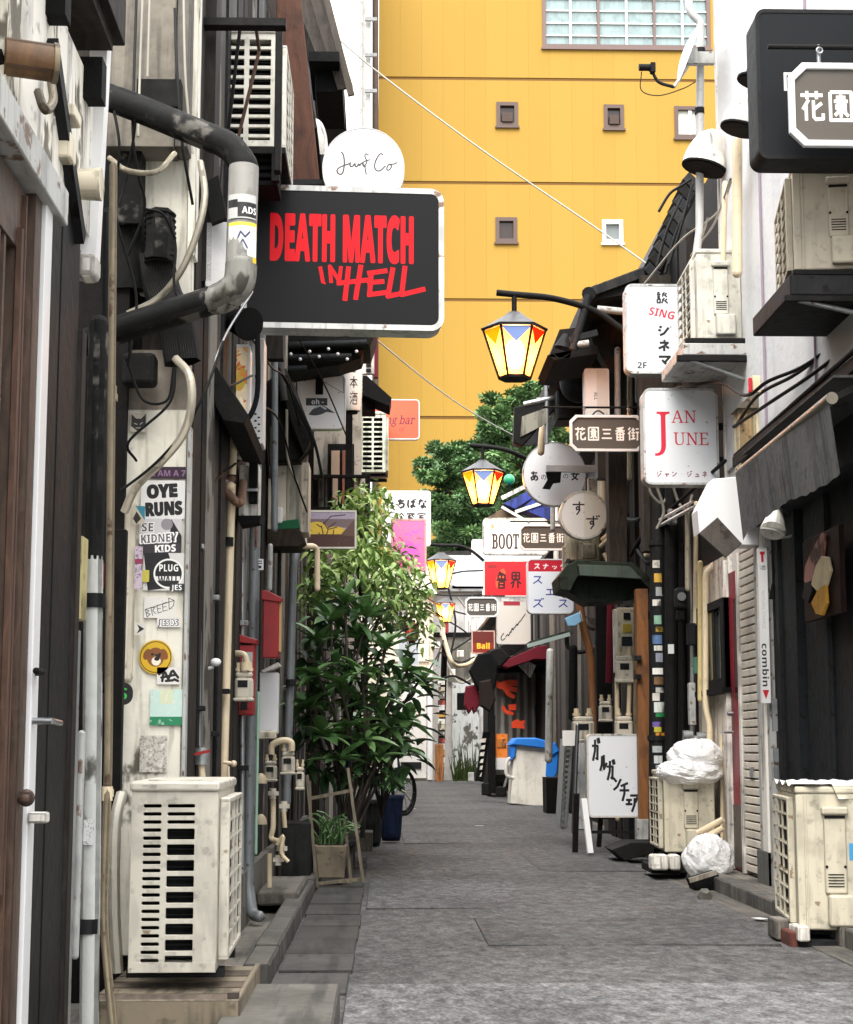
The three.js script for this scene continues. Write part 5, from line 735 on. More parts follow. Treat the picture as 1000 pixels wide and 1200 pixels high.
sign({ label: 'large round white sign with a black pistol shape and small characters', rect: [613, 518, 687, 593], D: 19, t: .12, r: 2, res: 520, rim: .01, frame: mat(0xc4c4c2, 'metal', .4), bracket: [[[660, 550, 19.1], [760, 550, 19.1], .05]], bmat: C.lightGrey, paint: (c, W, H) => { fill(c, '#dfe1e4'); glyphs(c, 'あ', W * .09, H * .45, W * .16, 0, 0, 13, '#1c1620', H * .17); glyphs(c, 'の', W * .27, H * .5, W * .1, 0, 0, 5, '#4a4250', H * .1); glyphs(c, 'の', W * .63, H * .48, W * .1, 0, 0, 5, '#6a6270', H * .1); glyphs(c, '女', W * .75, H * .44, W * .17, 0, 0, 12, '#1c1620', H * .17); } });
{ const o = things[things.length - 1]; mesh('beam', [pbox(640, 545, 756, 553, 18.75, .07)], C.cleanWhite, o); mesh('pistol_plate', poly([[640, 553], [658, 553], [657, 565], [649, 566], [645, 573], [636, 572], [642, 562]], 18.72, .05), C.black, o); }
sign({ label: 'smaller round white sign with two black hiragana, overlapping the larger one', rect: [656, 575, 713, 632], D: 17, t: .14, r: 2, res: 460, rim: .02, frame: mat(0xd2d0c6, 'metal', .4), bracket: [[[713, 604, 17.1], [770, 604, 17.1], .04]], paint: (c, W, H) => { fill(c, '#dcdcd8'); fill(c, '#d2d0c4', W * .5, 0, W * .5, H); glyphs(c, 'す', W * .22, H * .18, W * .32, 0, 0, 15, '#141216', H * .34); glyphs(c, 'ず', W * .52, H * .5, W * .34, 0, 0, 15, '#141216', H * .34); } });
sign({ label: 'white sign with BOOT in tall black serif capitals', rect: [566, 607, 642, 650], D: 23.5, t: .12, r: .06, res: 480, rim: .02, frame: mat(0xd8d4ce, 'grime', .5), paint: (c, W, H) => { fill(c, '#e2dfda'); glyphs(c, '東', W * .1, H * .14, W * .07, 0, 0, 6, '#c0a070', H * .15); words(c, 'BOOT', W * .34, H * .66, H * .6, '#241a18', { font: 'serif', w: W * .44, stroke: 3 }); } });
sign({ label: 'bright red sign with dark brush characters', rect: [567, 657, 620, 699], D: 30, t: .12, r: .02, res: 460, rim: .016, frame: mat(0xe2ddd8, 'grime', .5), paint: (c, W, H) => { fill(c, '#c61a22'); fill(c, '#8a1a1c', W * .08, H * .1, W * .2, H * .1); c.fillStyle = '#e0502c'; c.beginPath(); c.ellipse(W * .37, H * .5, W * .1, H * .3, .3, 0, 7); c.fill(); glyphs(c, '魯界', W * .24, H * .28, W * .3, W * .33, 0, 20, '#3a1012', H * .52); specks(c, W, H, 40, '#e07848', 1, 3, 6); } });
sign({ label: 'pale blue white snack bar sign with a red top band and blue katakana', rect: [618, 655, 672, 719], D: 20.5, t: .16, r: .06, res: 520, rim: .014, paint: (c, W, H) => { fill(c, '#dde3ea'); fill(c, '#be1a32', 0, 0, W, H * .22); glyphs(c, 'スナック', W * .12, H * .06, W * .16, W * .2, 0, 11, '#f0eeec', H * .12); const b = '#243c8c'; glyphs(c, 'ス', W * .08, H * .29, W * .26, 0, 0, 12, b, H * .18); glyphs(c, 'ズ', W * .64, H * .28, W * .28, 0, 0, 12, b, H * .19); glyphs(c, 'エ', W * .37, H * .53, W * .26, 0, 0, 12, b, H * .16); glyphs(c, 'ズ', W * .08, H * .73, W * .28, 0, 0, 12, b, H * .19); glyphs(c, 'ス', W * .66, H * .74, W * .26, 0, 0, 12, b, H * .18); } });
sign({ label: 'blank pale blue sign behind the red and BOOT signs', rect: [553, 632, 603, 664], D: 38, t: .12, r: .05, res: 200, rim: .014, paint: (c, W, H) => { fill(c, '#c9d2de'); } });
sign({ label: 'grey sign with slanted handwriting and a red patch above the far awning', rect: [582, 704, 622, 755], D: 33, t: .1, r: .05, res: 300, rim: .012, frame: C.lightGrey, paint: (c, W, H) => { fill(c, '#b4b2aa'); fill(c, '#8a2030', W * .2, 0, W * .5, H * .1); curves(c, '20 76 10 84 14 94 24 88;26 84 32 76 34 84 40 72;42 74 46 60 48 70 52 62;54 62 62 50 60 60 68 48;70 48 86 30', 0, 0, W, H, 7, '#222'); } });
sign({ label: 'small dark red sign lettered Ball in yellow', rect: [553, 739, 580, 766], D: 36, t: .12, r: .02, res: 220, rim: .02, frame: mat(0xc9a8a0, 'grime', .5), paint: (c, W, H) => { fill(c, '#5a1c14'); fill(c, '#7a2416', 0, H * .55, W, H * .45); words(c, 'Ball', W * .5, H * .68, H * .36, '#e8b428', { stroke: 3 }); } });
sign({ name: 'upright_sign', label: 'narrow white upright sign above the second street name board', rect: [685, 432, 714, 490], D: 15.2, t: .14, r: .02, res: 300, rim: .012, paint: (c, W, H) => { fill(c, '#dcdcd8'); fill(c, '#c8c4bc', W * .5, 0, W * .5, H); words(c, 'ALL', W * .45, H * .56, W * .2, '#555', { rot: 1.57 }); curves(c, '30 96 50 84 80 94', 0, 0, W, H, 10, '#222'); } });
{ // vertical board on the pillar
  sign({ name: 'vertical_sign', label: 'tall narrow white sign with a red arrow fixed to the grey pillar', rect: [890, 642, 901, 824], D: 10.72, t: .03, r: .008, res: 900, rim: .004, paint: (c, W, H) => { fill(c, '#d4d4d2'); fill(c, '#b01c28', W * .2, H * .02, W * .6, H * .02); fill(c, '#b01c28', W * .35, H * .04, W * .3, H * .05); glyphs(c, '酒', W * .1, H * .11, W * .8, 0, 0, 4, '#777', H * .03); words(c, 'NATURAL CHARGE', W * .5, H * .4, W * .5, '#b0b0ae', { rot: 1.57, bold: '' }); words(c, 'combin', W * .5, H * .76, W * 1.05, '#2a2a2c', { rot: 1.57, sx: 1.25 }); c.fillStyle = '#b01c28'; c.beginPath(); c.moveTo(W * .1, H * .92); c.lineTo(W * .9, H * .92); c.lineTo(W * .5, H * .98); c.fill(); } });
}
{ const o = thing('hood_box', 'white angular hood box with a brown open underside beside the awning', 'hood'); mesh('hood', poly([[836, 562], [897, 556], [897, 638], [868, 638], [841, 606], [820, 624], [818, 598]], 10.9, .2, .004), C.cleanWhite, o); mesh('underside', poly([[841, 607], [869, 637], [851, 653], [820, 625]], 10.87, .02, .003), mat(0x4e473f, 'metal', .6), o); }
{ const o = thing('junction_box', 'stained cream box with a rusty lid above the white hood box', 'box'); mesh('box', pbox(868, 476, 914, 560, 11.2, .2, .01), mat(0xcabd98, 'grime', .6), o); mesh('lid', poly([[864, 478], [880, 462], [918, 462], [914, 478]], 11.15, .25), mat(0x6a6252, 'metal', .6), o); mesh('panel', pbox(884, 482, 910, 530, 11.18, .03, .004), mat(0xd2c6a4, 'grime', .6), o); mesh('rust_streak_panel', pbox(868, 482, 882, 556, 11.19, .02, .003), mat(0xa48a62, 'metal', .6), o); }
for (const [label, x, y] of [['small cream connector with a red end, lower of the two on the white wall', 884, 452], ['small cream connector with a red end, upper of the two on the white wall', 928, 430]]) { const o = thing('cable_connector', label, 'connector'); mesh('body', pbox(x - 2, y - 12, x + 8, y + 8, 10.4, .05, .006), C.creamPipe, o); mesh('red_end', pbox(x - 6, y - 10, x - 2, y + 8, 10.38, .04, .008), mat(0xb81c2c, null, .4), o); }
cable('black cables sagging along the white wall above the awning ledge', [[[1010, 372, 9], [960, 418, 9.6], [930, 440, 10], [890, 462, 10.6], [862, 500, 11.4]], [[1010, 395, 9], [950, 440, 9.6], [905, 470, 10.3], [860, 500, 11.4]], [[1010, 380, 9], [940, 430, 9.8], [898, 448, 10.2], [880, 462, 10.4], [840, 448, 11.6], [806, 452, 12], [790, 456, 13]]], .012);
cable('thin grey wires strung from the dark roof to the white house pipes', [[[756, 332, 13], [800, 280, 12.5], [840, 250, 12], [860, 205, 11.3]], [[818, 290, 12.6], [838, 260, 12], [856, 210, 11.3]], [[810, 300, 12.6], [822, 280, 12.2], [830, 255, 12]]], .008, C.paleCable);
cable('black wires drooping off the dark roof edge', [[[810, 210, 13.6], [798, 218, 13.6], [786, 226, 13.6], [772, 248, 13.6]], [[812, 216, 13.6], [800, 260, 13.6], [784, 310, 13.6]], [[806, 240, 13.7], [790, 280, 13.7], [780, 320, 13.7]], [[800, 230, 13.8], [782, 270, 13.8], [770, 312, 13.8]]], .012);
cable('long thin wire crossing the yellow wall down to the dark roof', [[[378, 30, 16], [440, 82, 16], [560, 172, 15.5], [700, 268, 15], [762, 312, 14.5]]], .008, C.paleCable);
cable('thin slack wire low across the yellow wall on the left', [[[438, 395, 19], [480, 430, 20], [545, 478, 24], [620, 520, 30]]], .009, C.paleCable);
{ const o = thing('floodlight', 'round white floodlight on a bracket beside the black shop front', 'lamp'); const a = at(906, 622, 9.9), b = at(910, 596, 10); mesh('shade', rod(a, b, .078, .034, 20), C.white, o); mesh('lens', rod(a.clone().add(V(-.002, -.008, 0)), a, .074, .076, 20), mat(0xd8d8d4, null, .2), o); mesh('arm', [tube([b, at(916, 590, 10), at(928, 588, 10.05), at(932, 574, 10.1)], .014, .03), rod(at(926, 570, 10.1), at(936, 612, 10.1), .02)], C.white, o); mesh('wire', tube(P3([[934, 600, 10.1], [930, 626, 10.1], [916, 630, 10.1], [912, 622, 10]]), .007), C.lightGrey, o); }
{ const o = thing('hanging_bulb', 'small black hanging lamp holder on a cord by the grey pillar', 'lamp'); mesh('cord', tube(P3([[907, 620, 10.7], [908, 650, 10.7], [906, 684, 10.7]]), .006), C.black, o); mesh('holder', rod(at(906, 702, 10.7), at(906, 684, 10.7), .026, .008, 14), C.black, o); }
{ // plaque on the shop front
  const o = thing('wall_plaque', 'dark painted plaque with a pink petal and a yellow fruit shape on the shop front', 'plaque'); const c = onX(968, 670, XR - .12);
  mesh('board', sbox(XR - .12, XR - .09, 8.82, 9.6, c.y - .24, c.y + .22, .003), mat(0x2a1614, 'wood', .6), o);
  const S = (pts, x, m, n) => { const s = new THREE.Shape(pts.map(([u, v]) => new THREE.Vector2(u * .72 + .04, v * .46))); mesh(n, new THREE.ExtrudeGeometry(s, { depth: .012, bevelEnabled: true, bevelSize: .003, bevelThickness: .003, bevelSegments: 1 }).rotateY(-Math.PI / 2).translate(x, c.y - .24, -9.6), m, o); };
  S([[.05, .5], [.1, .68], [.3, .82], [.62, .98], [.7, .95], [.62, .7], [.4, .5], [.2, .42]], XR - .121, mat(0xb07a72, 'peel', .7), 'petal'); S([[.3, .42], [.5, .3], [.72, .34], [.86, .5], [.8, .66], [.62, .7], [.46, .62]], XR - .128, mat(0xd8cba8, 'skin', .6), 'pale_flower'); S([[.3, .2], [.42, .06], [.6, .02], [.74, .14], [.72, .36], [.5, .32]], XR - .13, mat(0xcf9a2c, 'skin', .6), 'fruit'); S([[.02, .3], [.2, .22], [.34, .34], [.3, .46], [.12, .46]], XR - .131, mat(0x151515, null, .6), 'dark_leaf');
}

// ---------- right side, middle distance ----------
{
  const o = thing('metal_awning', 'dark green rounded metal awning below the small round sign', 'awning');
  mesh('canopy', [poly([[655, 676], [664, 664], [676, 657], [742, 660], [764, 680], [764, 692], [744, 672], [690, 668], [676, 676], [668, 692], [657, 690]], 15.2, .6, .006), poly([[676, 676], [690, 668], [740, 672], [758, 690], [740, 702], [690, 706], [668, 694]], 15.4, .45, .004)], C.awningGreen, o);
  mesh('top_band', poly([[678, 662], [738, 664], [752, 678], [680, 674]], 15.14, .04, .004), mat(0x3c4a40, 'metal', .45), o);
  mesh('bracket', [tube(P3([[744, 700, 15.6], [752, 716, 15.6], [762, 722, 15.7]]), .03), pbox(748, 690, 756, 722, 15.7, .1)], C.charcoal, o);
  mesh('lamp_disc', rod(at(736, 702, 15.5), at(736, 702, 15.6), .06, .06, 16), mat(0x3a3c3a, null, .3), o);
}
{
  const o = thing('sticker_pipe', 'black drainpipe plastered with a column of colourful stickers', 'pipe'); const D = 14.3;
  mesh('tube', rod(at(770, 1010, D), at(772, 560, D), .072, .072, 20), C.blackPaint, o);
  const st = [[662, 0xc9c9c4, 6], [678, 0xd0a840, 7], [694, 0xa0a6a8, 7], [707, 0xe0e0dc, 5], [727, 0x8ab8a0, 7], [738, 0xc0a030, 4], [750, 0x5878a8, 7], [760, 0xd8d8d4, 4], [771, 0x9aa0b4, 7], [787, 0xeeeeec, 5], [798, 0x8a6a48, 6], [809, 0xb9b9b6, 4], [817, 0xd4d4d0, 6], [829, 0xd6dedc, 8], [838, 0x1f8048, 3], [849, 0x6a58a0, 4], [855, 0xb8b030, 4], [861, 0xd08a28, 3], [878, 0xaab4b8, 5], [890, 0xc8ccd0, 6], [900, 0x8894a0, 5]];
  st.forEach(([y, col, h], i) => { const c = at(770.6, y, D), hh = h / F * D * .74; mesh('sticker', new THREE.CylinderGeometry(.0735, .0735, hh * 2, 14, 1, true, -.75 + (i % 3) * .2, .85 + (i * 7 % 4) * .14).translate(c.x, c.y, c.z), mat(col, i % 2 ? 'peel' : 'grime', .5), o); });
  mesh('clamp', [rod(at(771, 640, D), at(771, 634, D), .082), rod(at(770, 868, D), at(770, 862, D), .082)], C.charcoal, o);
}
{
  const o = thing('timber_post', 'orange stained timber post between the gas meters and the sticker pipe', 'post'); mesh('post', pbox(748, 690, 762, 985, 15, .12, .004), C.orangeWood, o); mesh('bolt', [pbox(744, 768, 752, 774, 14.95, .05), pbox(744, 790, 752, 796, 14.95, .05)], C.charcoal, o); mesh('post_foot', pbox(747, 960, 763, 1000, 14.98, .14), C.lightGrey, o);
  const q = thing('meter_cabinet', 'pale meter cabinet with dark and yellow square labels under the green awning', 'cabinet'); mesh('box', pbox(724, 712, 744, 790, 16.2, .2, .008), C.cream, q); mesh('label', pbox(731, 718, 739, 726, 16.19, .01), C.charcoal, q); mesh('label', pbox(730, 731, 740, 741, 16.19, .01), mat(0xc0a83a, null, .5), q); mesh('label', pbox(729, 746, 741, 757, 16.19, .01), mat(0x2a3038, null, .4), q); mesh('door_edge', pbox(720, 714, 724, 788, 16.22, .1), C.white, q);
  lone('dark_door', pbox(700, 705, 718, 960, 17, .1), C.black, 'dark doorway panel behind the gas meters on the right', 'door');
  lone('maroon_pipe', rod(at(716, 700, 16.4), at(714, 800, 16.4), .035), C.maroon, 'maroon pipe beside the pale meter cabinet', 'pipe');
}
meter('large gas meter under the pale meter cabinet', [723, 758, 743, 800], 16);
meter('gas meter with a white paper card hanging beside it', [672, 830, 697, 870], 16.8, { card: 1 });
meter('tilted gas meter between two others, above the white standing sign', [703, 814, 718, 846], 16.5);
meter('gas meter standing right behind the top of the white standing sign', [722, 830, 742, 868], 15.9);
for (const [l, x0, y0, x1, y1, D, r, m] of [['cream gas pipe left of the pale meter cabinet', 723, 795, 724, 960, 16.1, .022, C.creamPipe], ['cream gas pipe right of the pale meter cabinet', 738, 800, 737, 835, 16.05, .022, C.creamPipe], ['grey pipe rising to the left of the orange timber post', 745, 700, 744, 880, 16, .018, C.tanPipe], ['thick dark drainpipe right of the sticker pipe', 787, 560, 787, 960, 14.0, .055, C.dark], ['black drainpipe just right of the thick dark one', 800, 640, 800, 930, 13.9, .03, C.black], ['slim grey pipe beside the black window', 812, 640, 812, 900, 13.7, .022, C.grey], ['pale pipe high between the dark drainpipes', 816, 590, 815, 730, 13.6, .02, C.creamPipe], ['ribbed black pipe left of the orange branch', 672, 760, 671, 840, 18.2, .045, C.black], ['long white pipe right of the plastic curtain', 645, 764, 643, 890, 24, .055, C.lightGrey], ['grey pipe low behind the leaning boards', 661, 870, 660, 968, 17.3, .03, C.galv], ['bare steel pole among the leaning boards', 677, 850, 672, 975, 16.6, .02, C.steel], ['pale grey drainpipe above the green awning', 702, 600, 702, 660, 17.6, .06, mat(0xa8a294, 'grime', .6)], ['second pale drainpipe above the green awning', 728, 560, 726, 640, 17.2, .05, mat(0xb8b0a0, 'grime', .6)]])
  pipe(l, [[x0, y0, D], [x1, y1, D]], r, m);
pipe('cream pipe bending along the cream wall past the black window', [[846, 664, 12.9], [838, 660, 12.9], [827, 672, 12.9], [827, 830, 12.9], [832, 850, 12.9], [832, 905, 12.9]], .024, C.creamPipe, { bend: .07, name: 'cream_pipe' });
{ const o = thing('meter_box', 'dark grey electricity meter box between the drainpipes', 'box'); mesh('box', pbox(792, 688, 806, 714, 13.6, .12, .03), C.charcoal, o); mesh('neck', pbox(794, 714, 804, 728, 13.62, .1, .02), C.dark, o); mesh('dial', rod(at(799, 699, 13.58), at(799, 699, 13.6), .035, .035, 14), mat(0x6a6c6c, null, .2), o); }
sticker('small white paper tag sticker on the thick dark drainpipe', [783, 755, 790, 766], 13.94, (c, W, H) => fill(c, '#d8d8d6'));
{ // branch and mask
  const o = thing('driftwood_branch', 'orange bare branch fixed upright beside the far gas meters', 'branch'); mesh('branch', tube(P3([[678, 690, 17.5], [683, 730, 17.5], [692, 768, 17.5], [695, 820, 17.5], [697, 872, 17.4]]), .042), C.orangeWood, o); mesh('twig', [tube(P3([[692, 768, 17.5], [698, 758, 17.5], [702, 756, 17.5]]), .018), tube(P3([[684, 732, 17.5], [700, 738, 17.5], [712, 730, 17.5]]), .02)], C.timber, o);
  const m = thing('cloth_mask', 'light blue cloth mask hanging from the orange branch', 'mask'); const c = at(672, 726, 17.4); mesh('cloth', poly([[663, 725], [679, 718], [681, 728], [674, 733], [666, 733]], 17.35, .03, .006), mat(0x7fb2d4, null, .8), m); mesh('ear_loop', tube([c.clone().add(V(.07, .03, 0)), at(680, 716, 17.45), at(683, 728, 17.45)], .005), C.white, m);
  const f = thing('dried_leaf', 'dark folded dried leaves hanging on the orange branch', 'leaves'); mesh('leaf', [poly([[686, 722], [706, 728], [716, 742], [700, 738]], 17.4, .02, .003), poly([[700, 724], [712, 720], [712, 734]], 17.5, .02, .003)], C.timber, f); mesh('orange_leaf', poly([[704, 712], [714, 716], [710, 728], [702, 724]], 17.6, .02, .003), C.orange, f);
}
{ const o = thing('glass_awning', 'thin sloping grey green canopy above the leaning boards', 'awning'); mesh('sheet', [bar(at(618, 756, 23), at(668, 742, 23), .9, .05)], mat(0x39423f, 'metal', .4), o); mesh('edge', bar(at(618, 757, 22.5), at(668, 743, 22.5), .03, .05), mat(0x8fa09c, null, .4), o); mesh('arm', tube(P3([[664, 744, 22.6], [666, 758, 22.6], [678, 764, 22.6], [690, 762, 22.6]]), .03), C.charcoal, o); }
// standing sign
{
  const D = 15.3, o = sign({ name: 'standing_sign', label: 'white standing board sign with diagonal black katakana', cat: 'standing sign', rect: [688, 860, 757, 958], D, t: .14, r: .05, res: 900, rim: .016, frame: mat(0xc2c2be, 'grime', .5), paint: (c, W, H) => { fill(c, '#d3d6d9'); specks(c, W, H, 60, '#c4c6c6', 2, 14, 12); [['ガ', .07, .04, .13, .29], ['ル', .2, .23, .13, .22], ['ガ', .33, .31, .14, .26], ['ン', .43, .5, .16, .2], ['チ', .56, .58, .16, .24], ['ェ', .66, .75, .12, .12], ['ア', .74, .71, .17, .25]].forEach(([g, x, y, w, h]) => strokes(c, G[g], W * x, H * y, W * w, H * h, 27, '#0e0e10', 'square')); } });
  mesh('leg', [bar(at(684, 936, D - .1), at(692, 1000, D - .25), .05, .03)], C.cleanWhite, o); mesh('leg', [bar(at(676, 930, D + .1), at(674, 1000, D + .2), .05, .03)], C.dark, o); mesh('leg', bar(at(756, 955, D - .05), at(762, 1000, D - .2), .04, .03), C.dark, o); mesh('leg', bar(at(704, 958, D + .1), at(702, 992, D + .2), .04, .03), C.charcoal, o); mesh('crossbar', bar(at(690, 975, D + .05), at(760, 975, D + .05), .025), C.dark, o);
  lone('wooden_step', poly([[718, 996], [740, 988], [770, 988], [764, 1000], [732, 1008]], 14.2, .5, .006), C.dark, 'low dark wooden step board on the ground by the standing sign', 'step');
}
{ const o = thing('folded_screen', 'leaning ribbed metal panel left of the white standing sign', 'panel'); mesh('frame', [bar(at(660, 866, 17), at(654, 968, 16.8), .05, .02), bar(at(671, 866, 17), at(663, 970, 16.8), .03, .02), bar(at(660, 866, 17), at(671, 866, 17), .03)], C.steel, o); for (let i = 0; i < 16; i++) mesh('rung', bar(at(660.5 - i * .36, 871 + i * 6.1, 17), at(670.5 - i * .46, 871 + i * 6.1, 17), .024), mat(0x77837c, 'grime', .5), o);
  ['grey panel leaning nearest the ribbed metal panel', 'light grey panel in the middle of the leaning row', 'charcoal panel leaning right behind the standing sign'].forEach((l, i) => lone('leaning_panel', bar(at(682 + i * 5, 858 + i * 3, 17.4), at(678 + i * 5, 972, 17), .1, .03), [C.grey, C.lightGrey, C.charcoal][i], l, 'panel')); }
{ const D = 28.6, o = thing('white_cooler', 'tall white plastic bin with a blue tarp over its top', 'bin'); mesh('bin', [poly([[604, 868], [643, 872], [638, 945], [599, 941]], D, .7, .01)], mat(0xdcdcd6, 'skin', .5), o); mesh('stain', poly([[602, 940], [614, 935], [626, 937], [634, 928], [637, 932], [635, 945], [602, 942]], D - .003, .004), mat(0x6d6250, 'peel', .9), o); mesh('handle', tube(P3([[603, 888, D], [596, 890, D], [594, 908, D], [602, 912, D]]), .03), C.white, o);
  const t = thing('blue_tarp', 'crumpled blue tarp hanging over the white bin', 'tarp'); mesh('sheet', [poly([[600, 872], [606, 866], [628, 866], [650, 872], [654, 880], [648, 884], [640, 876], [606, 872]], D - .1, 1.0, .02), poly([[643, 876], [654, 880], [652, 905], [646, 916], [641, 908]], D - .05, .8, .02), poly([[600, 872], [605, 870], [603, 886], [599, 890]], D - .05, .6, .02)], C.tarp, t);
  lone('dark_crate', poly([[641, 912], [662, 912], [660, 960], [642, 956]], 25, .6, .01), C.black, 'stack of black crates right of the white bin', 'crates'); }
{ // curtain shop front
  const D = 33.4, o = thing('plastic_curtain', 'clear hanging plastic curtain with orange red characters at the far right', 'curtain');
  const g = new THREE.PlaneGeometry(1, 1, 40, 6), a = at(580, 908, D), b = at(640, 782, D), p = g.attributes.position; for (let i = 0; i < p.count; i++) { const u = p.getX(i) + .5, v = p.getY(i) + .5; p.setXYZ(i, a.x + u * (b.x - a.x), a.y + v * (b.y - a.y), -D + .06 * Math.sin(u * 38) * (1.2 - v) - u * 1.2); } g.computeVertexNormals(); mesh('sheet', g, mat(0xd8d8d2, 'wall', .4, { transmission: .4, thickness: 0 }), o);
  const c = (pts, n = 'painted_stroke') => mesh(n, poly(pts, D - .08, .02, .003), mat(0xe04416, null, .5), o);
  c([[582, 797], [586, 800], [594, 797], [606, 797], [607, 803], [598, 804], [606, 806], [606, 811], [596, 810], [604, 815], [603, 819], [594, 815], [590, 808], [582, 806]]); c([[590, 826], [594, 832], [602, 835], [602, 838], [594, 837], [588, 831]]); c([[596, 826], [605, 825], [605, 832], [597, 832]]); c([[600, 846], [605, 843], [610, 845], [616, 844], [614, 850], [616, 854], [606, 853], [600, 853]]);
  const f = thing('curtain_stall', 'black framed stall with a red awning around the plastic curtain', 'stall'); mesh('frame', [pbox(572, 780, 580, 930, D - .3, .2), pbox(572, 780, 640, 788, D - .3, .2), pbox(574, 838, 581, 930, D - .4, .2)], C.black, f); mesh('red_awning', poly([[584, 778], [630, 758], [652, 756], [652, 772], [626, 772], [596, 782]], D - 1, 1.2, .01), C.maroon, f); mesh('white_flap', poly([[604, 776], [618, 774], [628, 780], [622, 794]], D - .5, .05, .004), C.white, f);
  mesh('dark_awning', poly([[560, 768], [600, 752], [626, 752], [586, 776], [570, 790], [556, 788]], D + .5, 1), C.dark, f); mesh('back_wall', pbox(575, 785, 650, 925, D + 1.6, .1), mat(0x8d8a80, 'grime', .8), f); mesh('side_wall', box(at(572, 800, D).x, at(572, 800, D).x + .06, 0, 2.6, -D - 1.7, -D - .1), C.dark, f); mesh('roof', box(at(570, 800, D).x, 3.2, 2.62, 2.7, -D - 1.8, -D + .1), C.dark, f); mesh('shelf', box(at(590, 800, D).x, 3.0, .9, .95, -D - 1.4, -D - .9), C.timber, f);
  const q = thing('menu_poster', 'orange menu poster on the white stand inside the plastic curtain', 'poster'); mesh('sheet', pbox(581, 860, 595, 888, D - .3, .03), mat(0xe0802c, 'grime', .5), q); mesh('photo_strip', pbox(583, 866, 593, 876, D - .32, .015), mat(0xb4702c, 'peel', .5), q); mesh('white_base', pbox(580, 888, 600, 902, D - .3, .2), C.cleanWhite, q);
  lone('folding_chair', [pbox(595, 896, 608, 912, D - .5, .3, .02), bar(at(596, 905, D - .6), at(590, 925, D - .6), .04)], C.grey, 'small grey folded chair at the foot of the plastic curtain', 'chair');
  const coat = (l, pts, D, m) => lone('hanging_coat', poly(pts, D, .22, .03), m, l, 'coat'); coat('large black coat hanging at the corner of the curtain stall', [[552, 786], [562, 768], [574, 766], [582, 780], [580, 800], [574, 816], [566, 812], [558, 800]], 30, C.black); coat('brown coat hanging in front of the large black one', [[564, 800], [574, 798], [579, 820], [574, 832], [565, 826]], 29.8, mat(0x241c18, null, .9)); coat('dark red cloth hanging left of the black coat', [[548, 806], [558, 804], [562, 824], [556, 834], [554, 828], [550, 834], [546, 826]], 30.2, C.maroon); coat('small black cloth bundled above the stall frame', [[574, 764], [586, 760], [596, 770], [586, 780], [576, 780]], 30.3, C.dark);
  { const q = thing('menu_board', 'narrow dark menu board with white scrawl leaning outside the curtain stall', 'board'); mesh('board', poly([[567, 858], [574, 858], [566, 916], [558, 914]], 30.5, .12, .01), C.black, q); for (let i = 0; i < 6; i++) mesh('scrawl', poly([[563 + i % 2, 866 + i * 8], [570 - i, 865 + i * 8], [569 - i, 870 + i * 8], [562, 870 + i * 8]], 30.42, .01), C.white, q); }
  lone('base_weight', pbox(565, 918, 574, 932, 30, .2, .02), C.dark, 'dark weight at the left foot of the curtain stall frame', 'weight'); lone('base_weight', pbox(582, 922, 594, 934, 29.8, .2, .03), C.dark, 'dark weight between the stall frame and the white bin', 'weight');
}
{ const o = thing('box_light', 'black framed floodlight panel tilted above the large round sign', 'lamp'), D = 18.2; mesh('frame', poly([[604, 478], [650, 468], [652, 476], [612, 522], [603, 518]], D, .1, .01), C.dark, o); mesh('panel', poly([[612, 488], [640, 478], [641, 496], [610, 512]], D - .03, .02), mat(0x8a8a80, 'grime', .3), o); mesh('pole', [rod(at(641, 445, D), at(641, 520, D), .025), rod(at(632, 466, D + .1), at(632, 500, D + .1), .03), rod(at(614, 474, D), at(650, 466, D), .03)], C.galv, o); }
pipe('curved white conduit rising beside the tilted floodlight panel', [[634, 530, 18.6], [636, 500, 18.6], [645, 482, 18.6], [654, 474, 18.6]], .04, C.creamPipe, { bend: .2 });
{ const o = thing('grey_tank', 'rounded dark grey tank above the second street name board', 'tank'); const c = at(678, 448, 17.5); mesh('tank', new THREE.SphereGeometry(.2, 18, 12).scale(1, 1.1, 1).translate(c.x, c.y, c.z), C.charcoal, o); mesh('skirt', poly([[655, 458], [690, 440], [694, 490], [655, 490]], 17.9, .4, .02), C.dark, o); }
{ const o = thing('blue_awning', 'blue and white striped canopy with clutter behind the second lantern', 'awning'), D = 26; mesh('cloth', [poly([[590, 590], [622, 574], [626, 582], [604, 596]], D, 1), poly([[612, 596], [632, 578], [648, 592], [644, 610]], D - .2, .5)], mat(0x26388c, 'grime', .7), o); mesh('white_edge', [bar(at(588, 584, D - .3), at(624, 566, D - .3), .06), bar(at(604, 600, D - .2), at(640, 588, D - .2), .05), bar(at(588, 594, D - .3), at(616, 610, D - .3), .04)], C.white, o); mesh('clutter', [poly([[572, 606], [592, 594], [612, 602], [600, 612], [580, 612]], D + .3, .3)], mat(0x6d5c48, 'grime', .8), o); }
{ const o = thing('green_lamp', 'small green globe lamp beyond the second lantern', 'lamp'), c = at(597, 562, 27); mesh('globe', new THREE.SphereGeometry(.09, 14, 10).translate(c.x, c.y, c.z), mat(0x1f8a5a, null, .3), o); mesh('stem', rod(c.clone().add(V(0, -.4, 0)), c, .02), C.black, o); }
